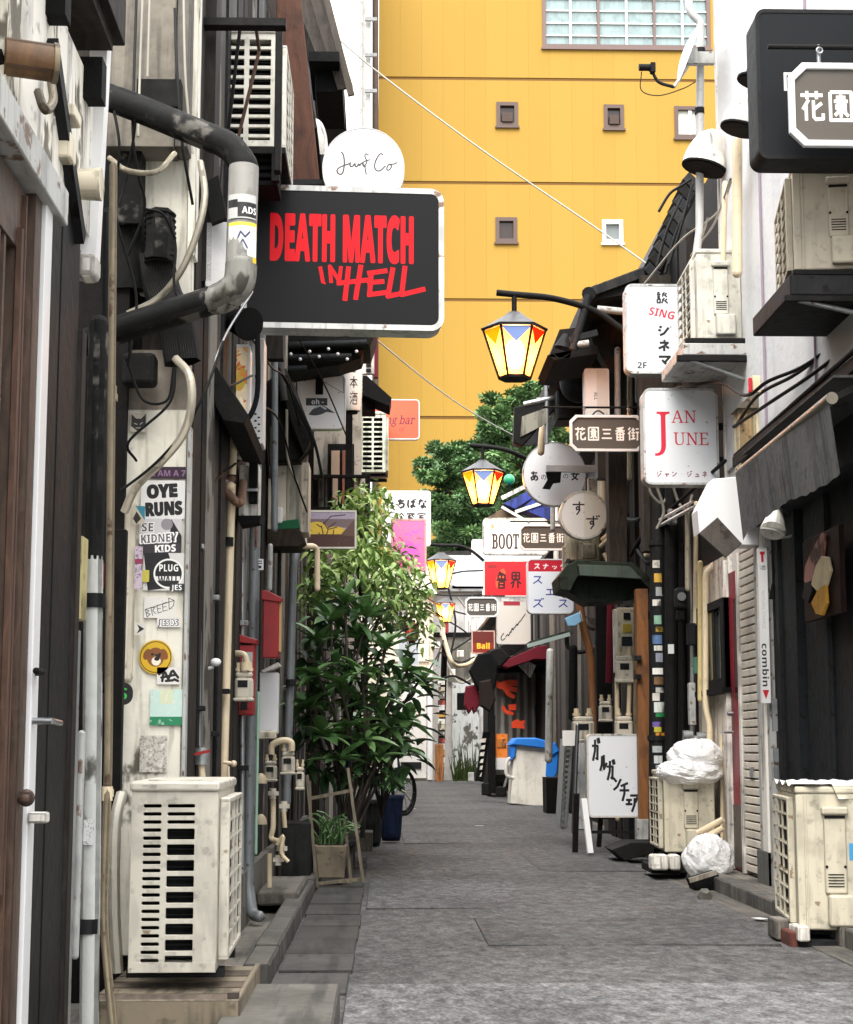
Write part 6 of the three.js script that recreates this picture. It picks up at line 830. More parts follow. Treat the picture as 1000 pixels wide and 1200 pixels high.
cable('tangled black cables and ducts on the dark wall above the sticker pipe', [[[760, 590, 16], [766, 610, 15], [762, 640, 15]], [[756, 610, 16], [775, 640, 14.6], [800, 650, 14.2], [812, 630, 14]], [[745, 640, 16], [760, 660, 15], [770, 650, 14.5]], [[770, 600, 15], [782, 622, 14.4], [776, 645, 14.4]], [[740, 650, 16], [752, 630, 15.6], [768, 620, 15]], [[780, 560, 14.4], [790, 600, 14.4], [784, 640, 14.4]], [[762, 570, 15], [780, 585, 14.5], [800, 580, 14.2]], [[720, 600, 17], [745, 610, 16], [770, 590, 15]]], .022);
{ const o = thing('sunshade_bars', 'pair of thin white awning rods slanting under the ledge line', 'rods'); mesh('rod', rod(at(768, 612, 14.5), at(812, 588, 12.6), .012), C.cleanWhite, o); mesh('rod', rod(at(770, 618, 14.4), at(814, 594, 12.5), .014), C.cleanWhite, o); mesh('dark_rod', rod(at(764, 616, 14.6), at(850, 540, 11.9), .014), C.black, o); }
cable('loose cables looping between the far lamps and the white end building', [[[440, 660, 40], [480, 690, 44], [530, 698, 47], [570, 696, 48], [600, 690, 48]], [[470, 660, 40], [500, 700, 44], [548, 720, 47], [590, 722, 48], [640, 728, 44]], [[470, 700, 42], [510, 720, 45], [545, 740, 48], [560, 752, 48]], [[512, 780, 44], [516, 765, 44.5], [524, 770, 45], [540, 776, 46], [556, 770, 47]], [[500, 790, 43], [512, 770, 44], [520, 750, 45]], [[486, 692, 40], [520, 676, 40], [570, 668, 36], [618, 662, 32]]], .022);
cable('pale conduit dropping from the far lamp post in a loop', [[[519, 742, 45], [524, 760, 45], [530, 776, 45], [545, 780, 46], [562, 770, 47]]], .06, C.creamPipe);
// ---------- street lanterns ----------
const glassM = mat(0xffcf8e, null, .55, { transmission: .6, thickness: 0, emissive: 0xff7e14, emissiveIntensity: .42 });
const tint = [mat(0xf0a800, null, .4, { emissive: 0xf0a000, emissiveIntensity: .2 }), mat(0x8494b8, null, .4, { emissive: 0x4060a0, emissiveIntensity: .2 }), mat(0xd02808, null, .4, { emissive: 0xd02000, emissiveIntensity: .35 }), mat(0xf0a800, null, .4, { emissive: 0xf0a000, emissiveIntensity: .35 })];
const bulbM = new THREE.MeshStandardMaterial({ color: 0xffffff, emissive: 0xffd694, emissiveIntensity: 9 });
function lantern(label, px, yTop, yRim, yBot, D, arm) {
  const o = thing('street_lantern', label, 'street lamp', 'six sided street lanterns on curved arms'), c = at(px, yRim, D); o.userData.placed = 1; o.position.copy(c);
  const k = D / F, H = (yBot - yRim) * k, R = .262, Rb = .13, rh = (yRim - yTop) * k, P = (i, r, y) => V(Math.cos(i * Math.PI / 3) * r, y, Math.sin(i * Math.PI / 3) * r);
  const roof = new THREE.CylinderGeometry(.1, R * 1.08, rh * .75, 6, 1).rotateY(Math.PI / 6).translate(0, rh * .375, 0); mesh('roof', [roof, new THREE.CylinderGeometry(R * 1.08, R * 1.04, .02, 6).rotateY(Math.PI / 6).translate(0, -.005, 0), new THREE.CylinderGeometry(.05, .1, rh * .3, 12).translate(0, rh * .85, 0)], mat(0x4a4a4c, 'metal', .5), o);
  for (let i = 0; i < 6; i++) {
    mesh('rib', rod(P(i, R * .985, -.012), P(i, Rb, -H), .011), C.dark, o);
    const quad = (a, b, c, d) => { const g = new THREE.BufferGeometry(); g.setAttribute('position', new THREE.Float32BufferAttribute([a, b, c, a, c, d].flatMap(v => v.toArray()), 3)); g.computeVertexNormals(); return g; };
    const A = P(i, R * .97, -.02), B = P(i + 1, R * .97, -.02), E = P(i + 1, Rb * .97, -H + .01), G2 = P(i, Rb * .97, -H + .01), pane = mesh('pane', quad(A, B, E, G2), glassM, o);
    const m = A.clone().lerp(B, .5).lerp(E.clone().lerp(G2, .5), .32).multiplyScalar(1.015).setY(-.02 - H * .31), t = new THREE.BufferGeometry(), A2 = A.clone().multiplyScalar(1.012).setY(A.y), B2 = B.clone().multiplyScalar(1.012).setY(B.y); t.setAttribute('position', new THREE.Float32BufferAttribute([A2, B2, m].flatMap(v => v.toArray()), 3)); t.computeVertexNormals();
    mesh('tinted_triangle', t, tint[[2, 1, 0, 2, 1, 0][i]], pane);
  }
  mesh('base', [new THREE.CylinderGeometry(Rb * 1.06, Rb * 1.06, .025, 6).rotateY(Math.PI / 6).translate(0, -H, 0)], C.dark, o);
  mesh('bulb', new THREE.SphereGeometry(.085, 16, 12).scale(1, 1.5, 1).translate(0, -H * .5, 0), bulbM, o);
  const l = new THREE.PointLight(0xffb45e, .9, 0, 2); l.position.set(0, -H * .5, 0); l.castShadow = true; o.add(l); l.name = 'lamp_light';
  if (arm) { const pts = arm.map(a => at(...a).sub(c)); mesh('arm', new THREE.TubeGeometry(new THREE.CatmullRomCurve3(pts), 24, .028, 8), C.dark, o); mesh('stem', rod(V(0, rh * .9, 0), pts[1].clone().setX(0).setZ(0), .022), C.dark, o); }
  else mesh('post_neck', rod(V(0, -H - .3, 0), V(0, -H, 0), .09), C.red, o);
}
lantern('nearest and largest lit lantern hanging on a long curved arm', 603, 365, 386, 446, 13.9, [[582, 343, 13.9], [603, 345, 13.9], [650, 350, 13.95], [700, 366, 14], [738, 392, 14], [790, 420, 14]]);
lantern('second lit lantern, hanging left of the large round white sign', 566, 539, 553, 593, 20.8, [[552, 522, 20.8], [566, 523, 20.8], [592, 527, 20.8], [616, 537, 20.8], [650, 556, 20.8], [690, 580, 20.8]]);
lantern('third lit lantern, just right of the pink board', 517, 647, 657, 690, 30.5, [[504, 638, 30.5], [517, 639, 30.5], [540, 640, 30.5], [552, 645, 30.5], [575, 664, 30.5], [600, 684, 30.5]]);
lantern('farthest lit lantern, on top of the sticker covered post', 522, 700, 707, 729, 45.5, null);
{ const o = thing('lamp_post', 'post covered in stickers carrying the farthest lantern', 'post'), D = 45.5; mesh('pole', rod(gnd(516, 916), at(522, 735, D), .1, .08, 14), C.dark, o); for (let i = 0; i < 14; i++) { const y = 800 + i * 7.5, c = at(517.5, y, D); mesh('sticker', pbox(513.5 + rr(-.5, .5), y - rr(2, 4), 521.5, y + rr(2, 4), D - .11 - i * .0005, .02, 0), mat([0xd8d8d4, 0xb9b0a0, 0xe2e2e0, 0xa84030, 0xc9c9cc, 0xb88a40][i % 6], 'peel', .6), o); } mesh('junction', pbox(516, 735, 522, 745, D - .2, .15), C.cream, o); mesh('orange_base', pbox(510, 872, 520, 916, D - .16, .2), mat(0x9a6430, 'grime', .7), o); }
lone('wall_box', pbox(536, 812, 546, 832, 46, .2), C.black, 'black electric box on the pale end wall', 'box');
lone('low_bin', pbox(560, 893, 568, 916, 44, .2, .02), C.lightGrey, 'taller pale bin at the foot of the far end wall', 'bin'); lone('low_bin', pbox(549, 905, 556, 916, 45, .2, .02), C.lightGrey, 'shorter pale bin among the weeds at the far end wall', 'bin');
{ const o = thing('weeds', 'tuft of weeds at the foot of the pale end wall', 'plant'); o.userData.kindNote = 1; delete o.userData.kindNote; const gs = []; for (let i = 0; i < 120; i++) { const b = at(543 + rr(-12, 16), 916 - rr(0, 3), 46.5), t = b.clone().add(V(rr(-.15, .15), rr(.2, .9) * (rnd() < .3 ? 1.4 : .7), rr(-.1, .2))); gs.push(rod(b, t, .018, .004, 4)); } mesh('blades', gs, mat(0x3c4a22, null, .8), o); }

// ---------- more of the pipes, wires and fittings that crowd the alley ----------
for (const [l, pts, r, m] of [
  ['brass coloured conduit just right of the white pier', [[226, 545, 7.0], [223, 700, 7.0], [221, 900, 7.0]], .011, mat(0x8a7a4a, 'metal', .4)],
  ['dull steel pipe second from the white pier', [[233, 380, 7.2], [232, 1000, 7.2]], .014, C.pipeGrey],
  ['slim black pipe in front of the boards by the door handle', [[252, 500, 7.8], [250, 1000, 7.8]], .012, C.black],
  ['pale cord like pipe beside the long cream pipe', [[256, 640, 8.0], [254, 960, 8.0]], .008, mat(0xcfc8b4, 'skin', .5)],
  ['light grey pipe right of the broad grey downpipe', [[317, 640, 10.2], [316, 690, 10.2]], .016, C.lightGrey],
  ['thin rusty pipe between the letter boxes', [[302, 470, 9.2], [300, 640, 9.2]], .008, mat(0x7a4a32, 'metal', .6)],
  ['cream pipe bent over the display case shelf', [[356, 640, 11.2], [372, 640, 11.3], [372, 690, 11.3]], .02, C.creamPipe],
  ['grey drain running up under the dark canopy', [[322, 400, 10.6], [322, 620, 10.6]], .022, C.pipeGrey],
]) pipe(l, pts, r, m);
cable('black wires sagging between the poster box and the display case', [[[296, 398, 8.8], [318, 430, 9.6], [338, 450, 10.5], [352, 500, 10.8]], [[300, 440, 8.8], [310, 500, 9.4], [316, 560, 10]], [[240, 420, 7.4], [262, 450, 7.8], [296, 440, 8.6]], [[230, 590, 7.2], [256, 560, 7.8], [280, 540, 8.4]], [[300, 470, 9], [330, 500, 10.2], [346, 560, 10.6], [360, 600, 11]], [[352, 400, 13], [380, 450, 13.4], [410, 520, 14]]], .006);
cable('wires fanning down from the iron shelf past the bent duct', [[[250, 180, 7.6], [246, 260, 7.4], [238, 340, 7.2], [240, 400, 7.2]], [[262, 180, 7.6], [256, 250, 7.4], [250, 330, 7.2]], [[236, 60, 7.0], [234, 200, 7.0], [228, 330, 6.9]], [[205, 10, 6.5], [208, 90, 6.4], [214, 170, 6.4], [226, 240, 6.5]]], .006);
cable('grey service cables clipped down the concrete panel at the upper left', [[[168, -20, 6.45], [164, 90, 6.45], [162, 160, 6.4]], [[176, -20, 6.46], [173, 90, 6.46]], [[215, -20, 6.46], [218, 100, 6.46], [226, 180, 6.5]]], .005, C.paleCable);
{ const o = thing('pipe_clips', 'iron brackets and straps holding the pipes on the dark boards', 'brackets'); for (const [x, y, D] of [[232, 640, 7.15], [250, 700, 7.7], [262, 810, 8.1], [284, 730, 9], [296, 610, 9.4], [284, 900, 9], [233, 830, 7.15], [250, 860, 7.7]]) mesh('bracket', [pbox(x - 7, y - 3, x + 7, y + 3, D, .05), pbox(x - 9, y - 5, x - 6, y + 5, D, .06)], rnd() > .5 ? C.galv : C.charcoal, o); }
{ const o = thing('valve_cluster', 'grey valve and tape wrapped joint low beside the beige air conditioner', 'valve'); mesh('joint', rod(at(236, 896, 7.1), at(236, 876, 7.1), .03), C.galv, o); mesh('handle', bar(at(228, 884, 7.05), at(246, 880, 7.05), .012), C.red, o); mesh('tail', tube(P3([[236, 896, 7.1], [238, 930, 7.1], [232, 960, 7.1]]), .014), C.creamPipe, o); }
lone('insulated_pipe', tube(P3([[143, 930, 5.9], [136, 960, 5.85], [134, 1060, 5.8], [138, 1140, 5.8]]), .02), mat(0xd2cec4, 'peel', .7), 'white lagged pipe running down behind the large beige air conditioner', 'pipe');
sticker('torn white paper sticker on the lower white drainpipe', [98, 960, 110, 990], 5.32, (c, W, H) => { fill(c, '#c4c4c2'); specks(c, W, H, 40, '#555', 2, 10, 3); });
sticker('grey faded flyer sticker at the foot of the white pier', [164, 862, 196, 905], PD, (c, W, H) => { fill(c, '#b9b4aa'); specks(c, W, H, 160, '#6d675e', 2, 12, 11); specks(c, W, H, 60, '#d9d5cc', 4, 16, 12); });
sticker('pink and red scrap sticker on the left edge of the pier', [158, 640, 167, 690], PD - .04, (c, W, H) => { fill(c, '#b8a8b4'); fill(c, '#8a2a4a', 0, H * .3, W, H * .12); specks(c, W, H, 50, '#4a4450', 2, 8, 15); });
sticker('small yellow blot sticker left of the round PLUG WALL sticker', [163, 668, 175, 682], PD - .01, (c, W, H) => { fill(c, '#bdb24a'); specks(c, W, H, 20, '#8a8030', 2, 8, 17); });
sticker('black arrow sticker on the pier above the round yellow one', [158, 730, 170, 744], PD - .04, (c, W, H) => { fill(c, '#c9c5bc'); c.fillStyle = '#1a1a1a'; c.beginPath(); c.moveTo(W * .2, H * .1); c.lineTo(W * .95, H * .5); c.lineTo(W * .2, H * .9); c.lineTo(W * .45, H * .5); c.fill(); });
// right side above the green awning
airCon('small weathered air conditioner above the green metal awning', [688, 660, 17.4], { d: .3, h: .55, L: .6, side: -1, body: mat(0xb9b09c, 'grime', .6), turn: -.05 });
{ const o = thing('cable_duct', 'beige hoses curling beside the small air conditioner above the awning', 'hoses'); for (const l of [[[704, 640, 17], [716, 632, 16.8], [722, 640, 16.8], [716, 656, 16.8]], [[706, 632, 17], [720, 624, 16.8], [730, 636, 16.8], [726, 660, 16.8]], [[708, 648, 17], [714, 660, 17]]]) mesh('hose', tube(P3(l), .022), C.creamPipe, o); }
for (const [l, x0, y0, x1, y1, D, r, m] of [['pale pipe rising left of the JAN JUNE sign', 738, 440, 738, 560, 15.8, .025, C.creamPipe], ['grey pipe between the cinema sign and the red capitals sign', 748, 420, 748, 470, 15.7, .03, C.lightGrey], ['white pipe behind the street name board', 724, 410, 724, 486, 15.3, .03, C.lightGrey], ['thin pale pipe by the clear bag', 846, 860, 846, 985, 12.7, .012, C.creamPipe], ['vertical pale pipe on the dark wall under the hood box', 806, 600, 806, 690, 13.5, .022, mat(0xb8b0a0, 'grime', .6)], ['yellowish pipe beside the cream wall', 821, 660, 821, 820, 13.1, .022, mat(0xcdbd8a, 'skin', .5)], ['pale pipe behind the round hiragana sign', 706, 560, 706, 620, 17.8, .05, mat(0xc4bca8, 'grime', .6)], ['thin white post below the tilted floodlight', 648, 520, 648, 620, 20, .03, C.lightGrey], ['thin white post behind the BOOT sign', 652, 590, 652, 660, 24, .04, C.white]]) pipe(l, [[x0, y0, D], [x1, y1, D]], r, m);
cable('knots of pale and black wire under the red capitals sign', [[[760, 566, 14], [764, 580, 14], [776, 590, 14], [784, 580, 14]], [[770, 570, 13.8], [778, 600, 13.8], [770, 620, 13.8]], [[788, 566, 13.6], [796, 590, 13.6], [806, 596, 13.4], [812, 580, 13.4]], [[752, 580, 14.6], [764, 604, 14.4], [760, 640, 14.4]]], .013, mat(0x6f6b62, null, .6));
for (const [l, a, b, c, d, D, m] of [['small grey box high between the dark drainpipes', 784, 596, 794, 614, 13.7, C.grey], ['dark box with rounded corners below the electricity meter box', 806, 730, 816, 756, 13.5, C.charcoal], ['faded green box on the pipes left of the black window', 814, 770, 822, 790, 13.4, mat(0x4e8a70, 'grime', .6)], ['small cream box under the tangled black cables', 756, 640, 764, 652, 14.6, C.cream], ['tall light grey box low behind the rubbish bags', 808, 800, 816, 850, 13.5, C.lightGrey]]) lone('wall_box', pbox(a, b, c, d, D, .08, .01), m, l, 'box');
{ const o = thing('pipe_fittings', 'dark elbows and unions heaped behind the rubbish bags', 'pipe fittings'); for (const [x, y] of [[806, 862], [814, 868], [822, 864]]) mesh('union', [rod(at(x, y + 8, 13.2), at(x, y - 6, 13.2), .04), rod(at(x - 5, y, 13.15), at(x + 6, y - 1, 13.15), .03)], C.grey, o); }
{ const o = thing('eave_lamp', 'dark tin shade lamp under the lower roof edge, left of the white upright sign', 'lamp'); mesh('shade', rod(at(660, 408, 14.8), at(664, 392, 14.8), .08, .03, 16), C.charcoal, o); mesh('wire', tube(P3([[646, 412, 14.8], [656, 420, 14.8], [668, 414, 14.8]]), .006), C.cable, o); }
// far end tangle
{ const o = thing('cable_bundle', 'pale and dark wires tangled in front of the white end building', 'cables'); for (const [l, r, m] of [[[[526, 690, 48], [534, 730, 48], [528, 770, 48]], .03, C.cable], [[[536, 700, 48], [556, 720, 48.5], [580, 712, 48.5]], .025, C.paleCable], [[[520, 770, 47], [540, 800, 47], [560, 790, 47]], .03, C.paleCable], [[[510, 800, 46], [530, 792, 46], [552, 802, 46]], .03, C.cable], [[[528, 764, 47], [552, 748, 47.5], [576, 730, 48]], .025, C.cable], [[[488, 700, 44], [508, 716, 45], [520, 724, 45.4]], .025, C.cable]]) mesh('cable', tube(P3(l), r), m, o); }
for (const [l, a, b, c, d] of [['white switch box right of the hanging pale conduit loop', 552, 764, 560, 780], ['white box between the far lamp post and the switch box', 536, 762, 544, 770], ['lowest small white box beside the far lamp post', 528, 784, 534, 792], ['white box beneath the small dark vent of the end building', 566, 690, 576, 700], ['small white insulator box on the left of the far lamp post', 508, 752, 516, 760]]) lone('wall_box', pbox(a, b, c, d, 47.6, .3, .02), C.white, l, 'box');

// ---------- plants ----------
function leafGeo(L, W, fold, droop) {            // a pointed leaf with a folded midrib, base at the origin, growing along +z
  const N = 5, pos = [], idx = [];
  for (let i = 0; i <= N; i++) { const t = i / N, w = W * Math.pow(Math.sin(Math.PI * Math.min(.999, .04 + Math.pow(t, .75) * .96)), .8), y = fold * L * .3 * t - droop * L * t * t; for (const s of [-1, 0, 1]) pos.push(s * w / 2, y + Math.abs(s) * w * .22, L * t); }
  for (let i = 0; i < N; i++) for (let k = 0; k < 2; k++) { const a = i * 3 + k; idx.push(a, a + 3, a + 1, a + 1, a + 3, a + 4); }
  const g = new THREE.BufferGeometry(); g.setAttribute('position', new THREE.Float32BufferAttribute(pos, 3)); g.setIndex(idx); g.computeVertexNormals(); return metreUV(g);
}
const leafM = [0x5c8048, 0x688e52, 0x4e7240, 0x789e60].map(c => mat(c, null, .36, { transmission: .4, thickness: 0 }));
const paleLeafM = [0x8ca85c, 0x789852, 0x9eb66c].map(c => mat(c, null, .5));
const bigLeaves = [[.22, .092, .25, .2], [.26, .1, .1, .25], [.19, .088, .3, .1], [.24, .09, 0, .4], [.16, .075, .2, .3], [.27, .085, -.1, .15]].map(a => leafGeo(...a));
function whorl(o, p, n, size, tilt, az0, mats2 = leafM) {
  for (let i = 0; i < n; i++) {
    const m = new THREE.Mesh(bigLeaves[Math.floor(rnd() * 6)], mats2[Math.floor(rnd() * mats2.length)]); m.castShadow = m.receiveShadow = true; m.name = 'leaf';
    m.position.copy(p).add(V(rr(-.012, .012), rr(-.02, .02), rr(-.012, .012))); m.rotation.set(0, 0, 0); const s = size * rr(.75, 1.15); m.scale.setScalar(s);
    m.rotation.order = 'YXZ'; m.rotation.y = az0 + i * 2.4 + rr(-.2, .2); m.rotation.x = tilt + rr(-.35, .35) - (i / n) * .5; m.rotation.z = rr(-.3, .3); o.add(m);
  }
}
{
  const o = thing('large_leaved_shrub', 'tall dark green shrub with long glossy leaves in rosettes on the left', 'shrub');
  const W = [[372, 790, 12.4], [405, 706, 12.8], [430, 722, 13], [388, 728, 12.8], [452, 760, 13], [362, 830, 12.6], [398, 800, 12.5], [424, 786, 12.8], [440, 820, 12.9], [380, 862, 12.5], [408, 852, 12.6], [430, 868, 12.8], [462, 806, 13.4], [478, 786, 13.8], [456, 852, 13.1], [476, 846, 13.6], [418, 748, 13], [376, 756, 12.8], [446, 888, 12.9], [398, 890, 12.5], [364, 806, 13], [468, 880, 13.4], [490, 800, 14.2], [415, 826, 13.2]];
  const base = V(at(405, 1000, 12.9).x, .25, -12.9);
  for (const [x, y, D] of W) { const p = at(x, y, D), mid = base.clone().lerp(p, .55).add(V(rr(-.08, .08), .08, rr(-.06, .06))); mesh('branch', tube([base.clone().add(V(rr(-.06, .06), 0, rr(-.06, .06))), mid, p], .011), C.timber, o); whorl(o, p, 11, 1 + (D - 12.5) * .06, y < 770 ? -.45 : .05, rnd() * 6); }
  // the smaller inner leaves that fill the crown
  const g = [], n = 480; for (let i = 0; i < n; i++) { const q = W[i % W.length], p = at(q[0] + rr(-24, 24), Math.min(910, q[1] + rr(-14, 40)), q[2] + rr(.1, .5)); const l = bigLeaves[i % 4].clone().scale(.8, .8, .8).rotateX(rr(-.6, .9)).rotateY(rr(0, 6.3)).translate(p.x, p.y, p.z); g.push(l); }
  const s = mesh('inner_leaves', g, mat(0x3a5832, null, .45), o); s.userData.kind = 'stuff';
}
{
  const o = thing('young_tree', 'light green small leaved tree above the shrub on the left', 'tree'), cl = [[418, 590, 14.5], [436, 584, 14.8], [424, 622, 14.5], [440, 628, 14.8], [398, 660, 14.2], [420, 665, 14], [448, 660, 14.6], [462, 686, 14.6], [388, 690, 14], [436, 700, 14.2], [410, 640, 14.3], [475, 700, 15], [374, 668, 14], [454, 720, 14.6], [486, 690, 15.2], [440, 600, 14.7], [492, 730, 15.2], [428, 648, 14.1], [446, 684, 14.3], [366, 700, 14.1], [404, 610, 14.4], [470, 660, 15]];
  const base = V(at(425, 1000, 14.6).x, .2, -14.6), g = [], small = [leafGeo(.085, .034, .1, .5), leafGeo(.07, .03, 0, .7)];
  mesh('trunk', tube([base, base.clone().add(V(.02, .8, 0)), at(428, 740, 14.5), at(424, 640, 14.5), at(434, 580, 14.7)], .022), C.timber, o);
  for (const [x, y, D] of cl) { const p = at(x, y, D), hub = at(426 + rr(-6, 6), y + 50, 14.5); mesh('branch', tube([hub, hub.clone().lerp(p, .5).add(V(0, .06, 0)), p], .007), C.timber, o); }
  const groups = [[], [], []];
  for (let i = 0; i < 2000; i++) { const [x, y, D] = cl[i % cl.length], p = at(x + (rr(-1, 1) + rr(-1, 1)) * 13, y + (rr(-1, 1) + rr(-1, 1)) * 15, D + rr(-.25, .25)); groups[i % 3].push(small[i % 2].clone().scale(1.1, 1.1, 1.1).rotateX(rr(-.7, 1.1)).rotateZ(rr(-.6, .6)).rotateY(rr(0, 6.3)).translate(p.x, p.y, p.z)); }
  groups.forEach((g, i) => { mesh('foliage', g, paleLeafM[i], o).userData.kind = 'stuff'; });
}
{
  const o = thing('leafy_bush', 'bushy mid green plant in front of the blue tub, right of the large shrub', 'shrub'), base = V(at(448, 950, 16).x, .3, -16), g = [[], []];
  for (let i = 0; i < 26; i++) { const p = at(rr(412, 470), rr(836, 920), 15.4 + rr(0, .7)); mesh('stem', tube([base, base.clone().lerp(p, .6).add(V(0, .08, 0)), p], .007), C.timber, o); for (let k = 0; k < 9; k++) g[k % 2].push(bigLeaves[k % 4].clone().scale(.62, .7, .58).rotateX(rr(-.5, .4)).rotateY(rr(0, 6.3)).translate(p.x + rr(-.04, .04), p.y + rr(-.05, .03), p.z)); }
  mesh('foliage', g[0], mat(0x55803e, null, .4), o).userData.kind = 'stuff'; mesh('foliage', g[1], mat(0x467034, null, .4), o).userData.kind = 'stuff';
}
{
  const o = thing('plant_stand', 'leaning wooden frame plant stand beside the pavement on the left', 'plant stand'), D = 11.7;
  for (const [a, b, c, d, e] of [[360, 908, 372, 1040, 0], [408, 900, 426, 1034, 0], [404, 960, 412, 1036, .4], [363, 915, 366, 1040, .4]]) mesh('leg', bar(at(a, b, D + e), at(c, d, D + e - .05), .02), mat(0x8d8676, 'wood', .8), o);
  mesh('rail', [bar(at(362, 936, D), at(414, 926, D), .022), bar(at(368, 1036, D), at(426, 1030, D), .022), bar(at(366, 1040, D + .3), at(412, 1034, D + .3), .02)], mat(0x8d8676, 'wood', .8), o);
  const p = thing('potted_grass', 'clay coloured square pot of strappy grass leaves on the plant stand', 'pot plant'); const a = at(372, 1028, 11.8), b = at(404, 992, 11.8); mesh('pot', [poly([[370, 992], [406, 992], [402, 1028], [374, 1028]], 11.8, .2, .008)], C.clay, p); mesh('soil', box(a.x, b.x, b.y, b.y + .01, -12, -11.8), C.darkWood, p);
  for (let i = 0; i < 46; i++) { const q = at(388 + rr(-14, 14), 994, 11.85 + rr(0, .12)), h = rr(.12, .3), dx = rr(-.2, .2), dz = rr(-.12, .14); const g = new THREE.TubeGeometry(new THREE.QuadraticBezierCurve3(q, q.clone().add(V(dx * .3, h, dz * .3)), q.clone().add(V(dx, h * rr(.5, 1), dz))), 6, .006, 4).scale(1, 1, 1); mesh('blade', g, leafM[i % 4], p); }
}
{
  const pot = (label, r, D, m, rimM = m, cat = 'planter') => { const o = thing('plant_tub', label, cat), [x0, y0, x1, y1] = r, a = at(x0, y1, D), b = at(x1, y0, D), w = b.x - a.x, c = (a.x + b.x) / 2, z = -D - w / 2; mesh('tub', new THREE.LatheGeometry([[0, 0], [.36 * w, 0], [.41 * w, .05], [.5 * w, b.y - a.y - .04], [.53 * w, b.y - a.y - .04], [.53 * w, b.y - a.y], [.46 * w, b.y - a.y], [.44 * w, b.y - a.y - .06], [0, b.y - a.y - .06]].map(q => new THREE.Vector2(...q)), 24).translate(c, Math.max(0, a.y), z), m, o); mesh('soil', rod(V(c, b.y - .06, z), V(c, b.y - .05, z), w * .43, w * .43, 20), C.darkWood, o); return o; };
  pot('round blue tub on the ground behind the leafy bush', [444, 932, 473, 986], 17.2, mat(0x1d2a4a, 'grime', .5)); pot('dark grey tub left of the round blue tub', [414, 938, 450, 992], 16.5, mat(0x3e3f40, 'grime', .6)); pot('bright blue bucket half hidden inside the big shrub', [392, 866, 412, 904], 13.4, mat(0x17417c, null, .45), undefined, 'bucket');
  lone('concrete_block', box(-.42, -.1, 0, .18, -16.4, -15.9, .01), C.cement, 'concrete block under the leafy bush beside the dark tub', 'block'); const o = thing('low_bench', 'low dark bench on short posts carrying the big leaved shrub', 'bench'); mesh('seat', box(-.5, -.2, .25, .29, -13.6, -12.4, .01), C.charcoal, o); for (const [x, z] of [[-.46, -12.48], [-.24, -12.48], [-.46, -13.48], [-.24, -13.48]]) mesh('leg', box(x - .02, x + .02, 0, .25, z - .02, z + .02), C.timber, o);
  const w = thing('bicycle', 'bicycle parked behind the tubs with only its wheel showing', 'bicycle'), c = at(474, 912, 24), r = .3; const wheel = z => { const t = mesh('wheel', [new THREE.TorusGeometry(r, .022, 8, 32).rotateY(Math.PI / 2 - .55).translate(c.x, r + .03, z)], C.black, w); for (let i = 0; i < 10; i++) mesh('spoke', rod(V(c.x, r + .03, z), V(c.x + Math.cos(i * .628) * r * .52, r + .03 + Math.sin(i * .628) * r, z - Math.cos(i * .628) * r * .85), .003, .003, 4), C.steel, t); }; wheel(-24); wheel(-25);
  mesh('frame', [rod(V(c.x, r + .03, -24), V(c.x - .08, .75, -24.2), .018), rod(V(c.x - .08, .75, -24.2), V(c.x - .06, .35, -24.5), .018), rod(V(c.x - .06, .35, -24.5), V(c.x, r + .03, -25), .016), rod(V(c.x - .06, .35, -24.5), V(c.x - .08, .8, -24.75), .016)], C.charcoal, w); mesh('saddle', box(c.x - .15, c.x - .01, .8, .86, -24.9, -24.65, .02), C.black, w); mesh('handlebar', rod(V(c.x - .3, .95, -24.2), V(c.x + .12, .95, -24.2), .014), C.steel, w);
}
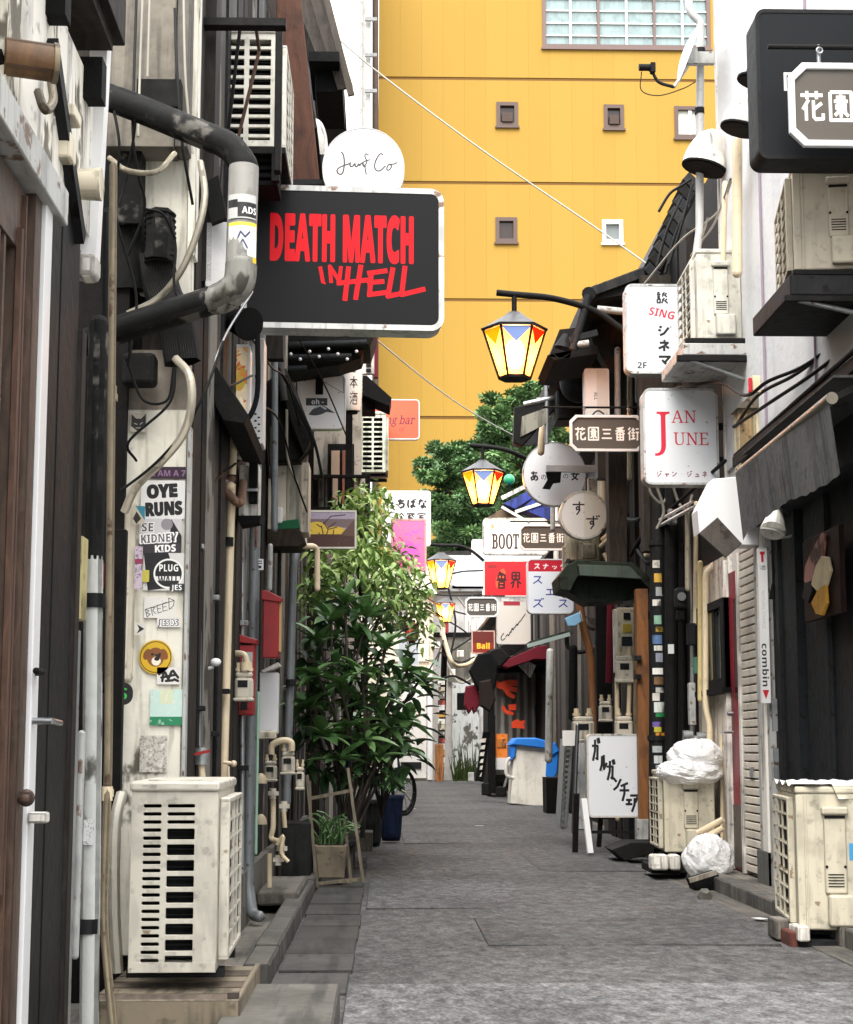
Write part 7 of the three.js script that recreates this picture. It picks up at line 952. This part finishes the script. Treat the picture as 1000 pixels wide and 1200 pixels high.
// trees behind the end buildings
function farTree(label, clumps, D, trunk, cols) {
  const o = thing('green_tree', label, 'tree', 'trees behind the end buildings'), base = V(at(trunk[0], 900, D).x, 0, -D); mesh('trunk', rod(base, at(trunk[0] + 4, trunk[1], D), .22, .1), C.timber, o);
  const geo = new THREE.BufferGeometry(), q = []; for (let i = 0; i < 9; i++) { const a = i / 9 * 6.28, d = V(Math.cos(a), rr(-.4, .3), Math.sin(a)), s = V(-Math.sin(a), 0, Math.cos(a)).multiplyScalar(.045), t = d.clone().multiplyScalar(.26), b = d.clone().multiplyScalar(.05), m = b.clone().lerp(t, .5); q.push(...b.toArray(), ...m.clone().add(s).toArray(), ...t.toArray(), ...b.toArray(), ...t.toArray(), ...m.clone().sub(s).toArray()); }
  geo.setAttribute('position', new THREE.Float32BufferAttribute(q, 3)); geo.computeVertexNormals(); metreUV(geo);
  const parts = []; for (const [x, y, r] of clumps) for (let i = 0; i < 9; i++) { const a = rr(0, 6.28), u = Math.sqrt(rnd()); parts.push([x + Math.cos(a) * r * u * 1.1, y + Math.sin(a) * r * .9 * u, r * rr(.2, .4)]); } clumps = parts;
  const n = clumps.length * 38, im = cols.map(c => { const m = new THREE.InstancedMesh(geo, mat(c, null, .65), Math.floor(n / cols.length)); m.name = 'foliage'; m.userData.kind = 'stuff'; m.castShadow = m.receiveShadow = true; o.add(m); return m; }), d = new THREE.Object3D();
  for (let i = 0; i < n; i++) { const [x, y, r] = clumps[i % clumps.length], a = rr(0, 6.28), u = Math.sqrt(rnd()), h1 = (Math.sin(x * 12.9) * 43758 % 1) * 1.6; const p = at(x + Math.cos(a) * r * u * 1.25, y + Math.sin(a) * r * .6 * u + u * r * .2, D + h1 + Math.sin(a) * r * u * .028); d.position.copy(p); d.rotation.set(rr(-.8, .8), rr(0, 6.3), rr(-.8, .8)); d.scale.setScalar(rr(.6, 1.1)); d.updateMatrix(); const m = im[i % cols.length], k = Math.floor(i / cols.length); if (k < m.count) m.setMatrixAt(k, d.matrix); }
  for (const [x, y] of clumps.filter((c, i) => i % 4 === 0)) mesh('limb', rod(at(trunk[0] + 4, Math.max(y + 30, trunk[1] + 20), D), at(x, y, D), .07, .03, 6), C.timber, o);
}
farTree('taller green tree behind the end buildings, right of the second lantern', [[600, 478, 26], [624, 470, 24], [580, 492, 22], [612, 505, 34], [640, 490, 26], [586, 520, 26], [620, 540, 38], [600, 560, 34], [650, 530, 30], [590, 590, 32], [628, 590, 36], [570, 508, 16], [660, 570, 30]], 55, [612, 520], [0x4a683a, 0x587a48, 0x6c8c56]);
farTree('lower darker green tree left of the second lantern', [[520, 540, 22], [542, 532, 22], [506, 552, 12], [530, 566, 28], [512, 580, 20], [552, 560, 26], [536, 600, 30], [514, 616, 24], [556, 610, 30], [530, 640, 30], [558, 640, 30], [500, 600, 14]], 53, [540, 570], [0x3e5a32, 0x4c6c3e, 0x5e7e4a]);

// small litter on the road
{ for (const [l, x, y] of [['white paper scrap lying in the middle of the road', 484, 948], ['smaller white paper scrap further up the road', 562, 968], ['tiny white scrap by the right kerb', 891, 1077]]) { const c = gnd(x, y, .022); lone('paper_scrap', new THREE.PlaneGeometry(.1, .06, 4, 3).rotateX(-Math.PI / 2).rotateY(x).translate(c.x, c.y + .004, c.z), C.cleanWhite, l, 'litter'); }
  const c = gnd(560, 985, .03); }
// ---------- base points ----------
for (const o of things) {
  if (o.userData.placed) { delete o.userData.placed; continue; } delete o.userData.placed;
  o.updateMatrixWorld(true); const b = new THREE.Box3().setFromObject(o), p = V((b.min.x + b.max.x) / 2, b.min.y, (b.min.z + b.max.z) / 2);
  if (o.isMesh) { o.geometry.translate(-p.x, -p.y, -p.z); o.position.copy(p); } else { for (const c of o.children) c.position.sub(p); o.position.copy(p); }
}
renderer.render(scene, camera);
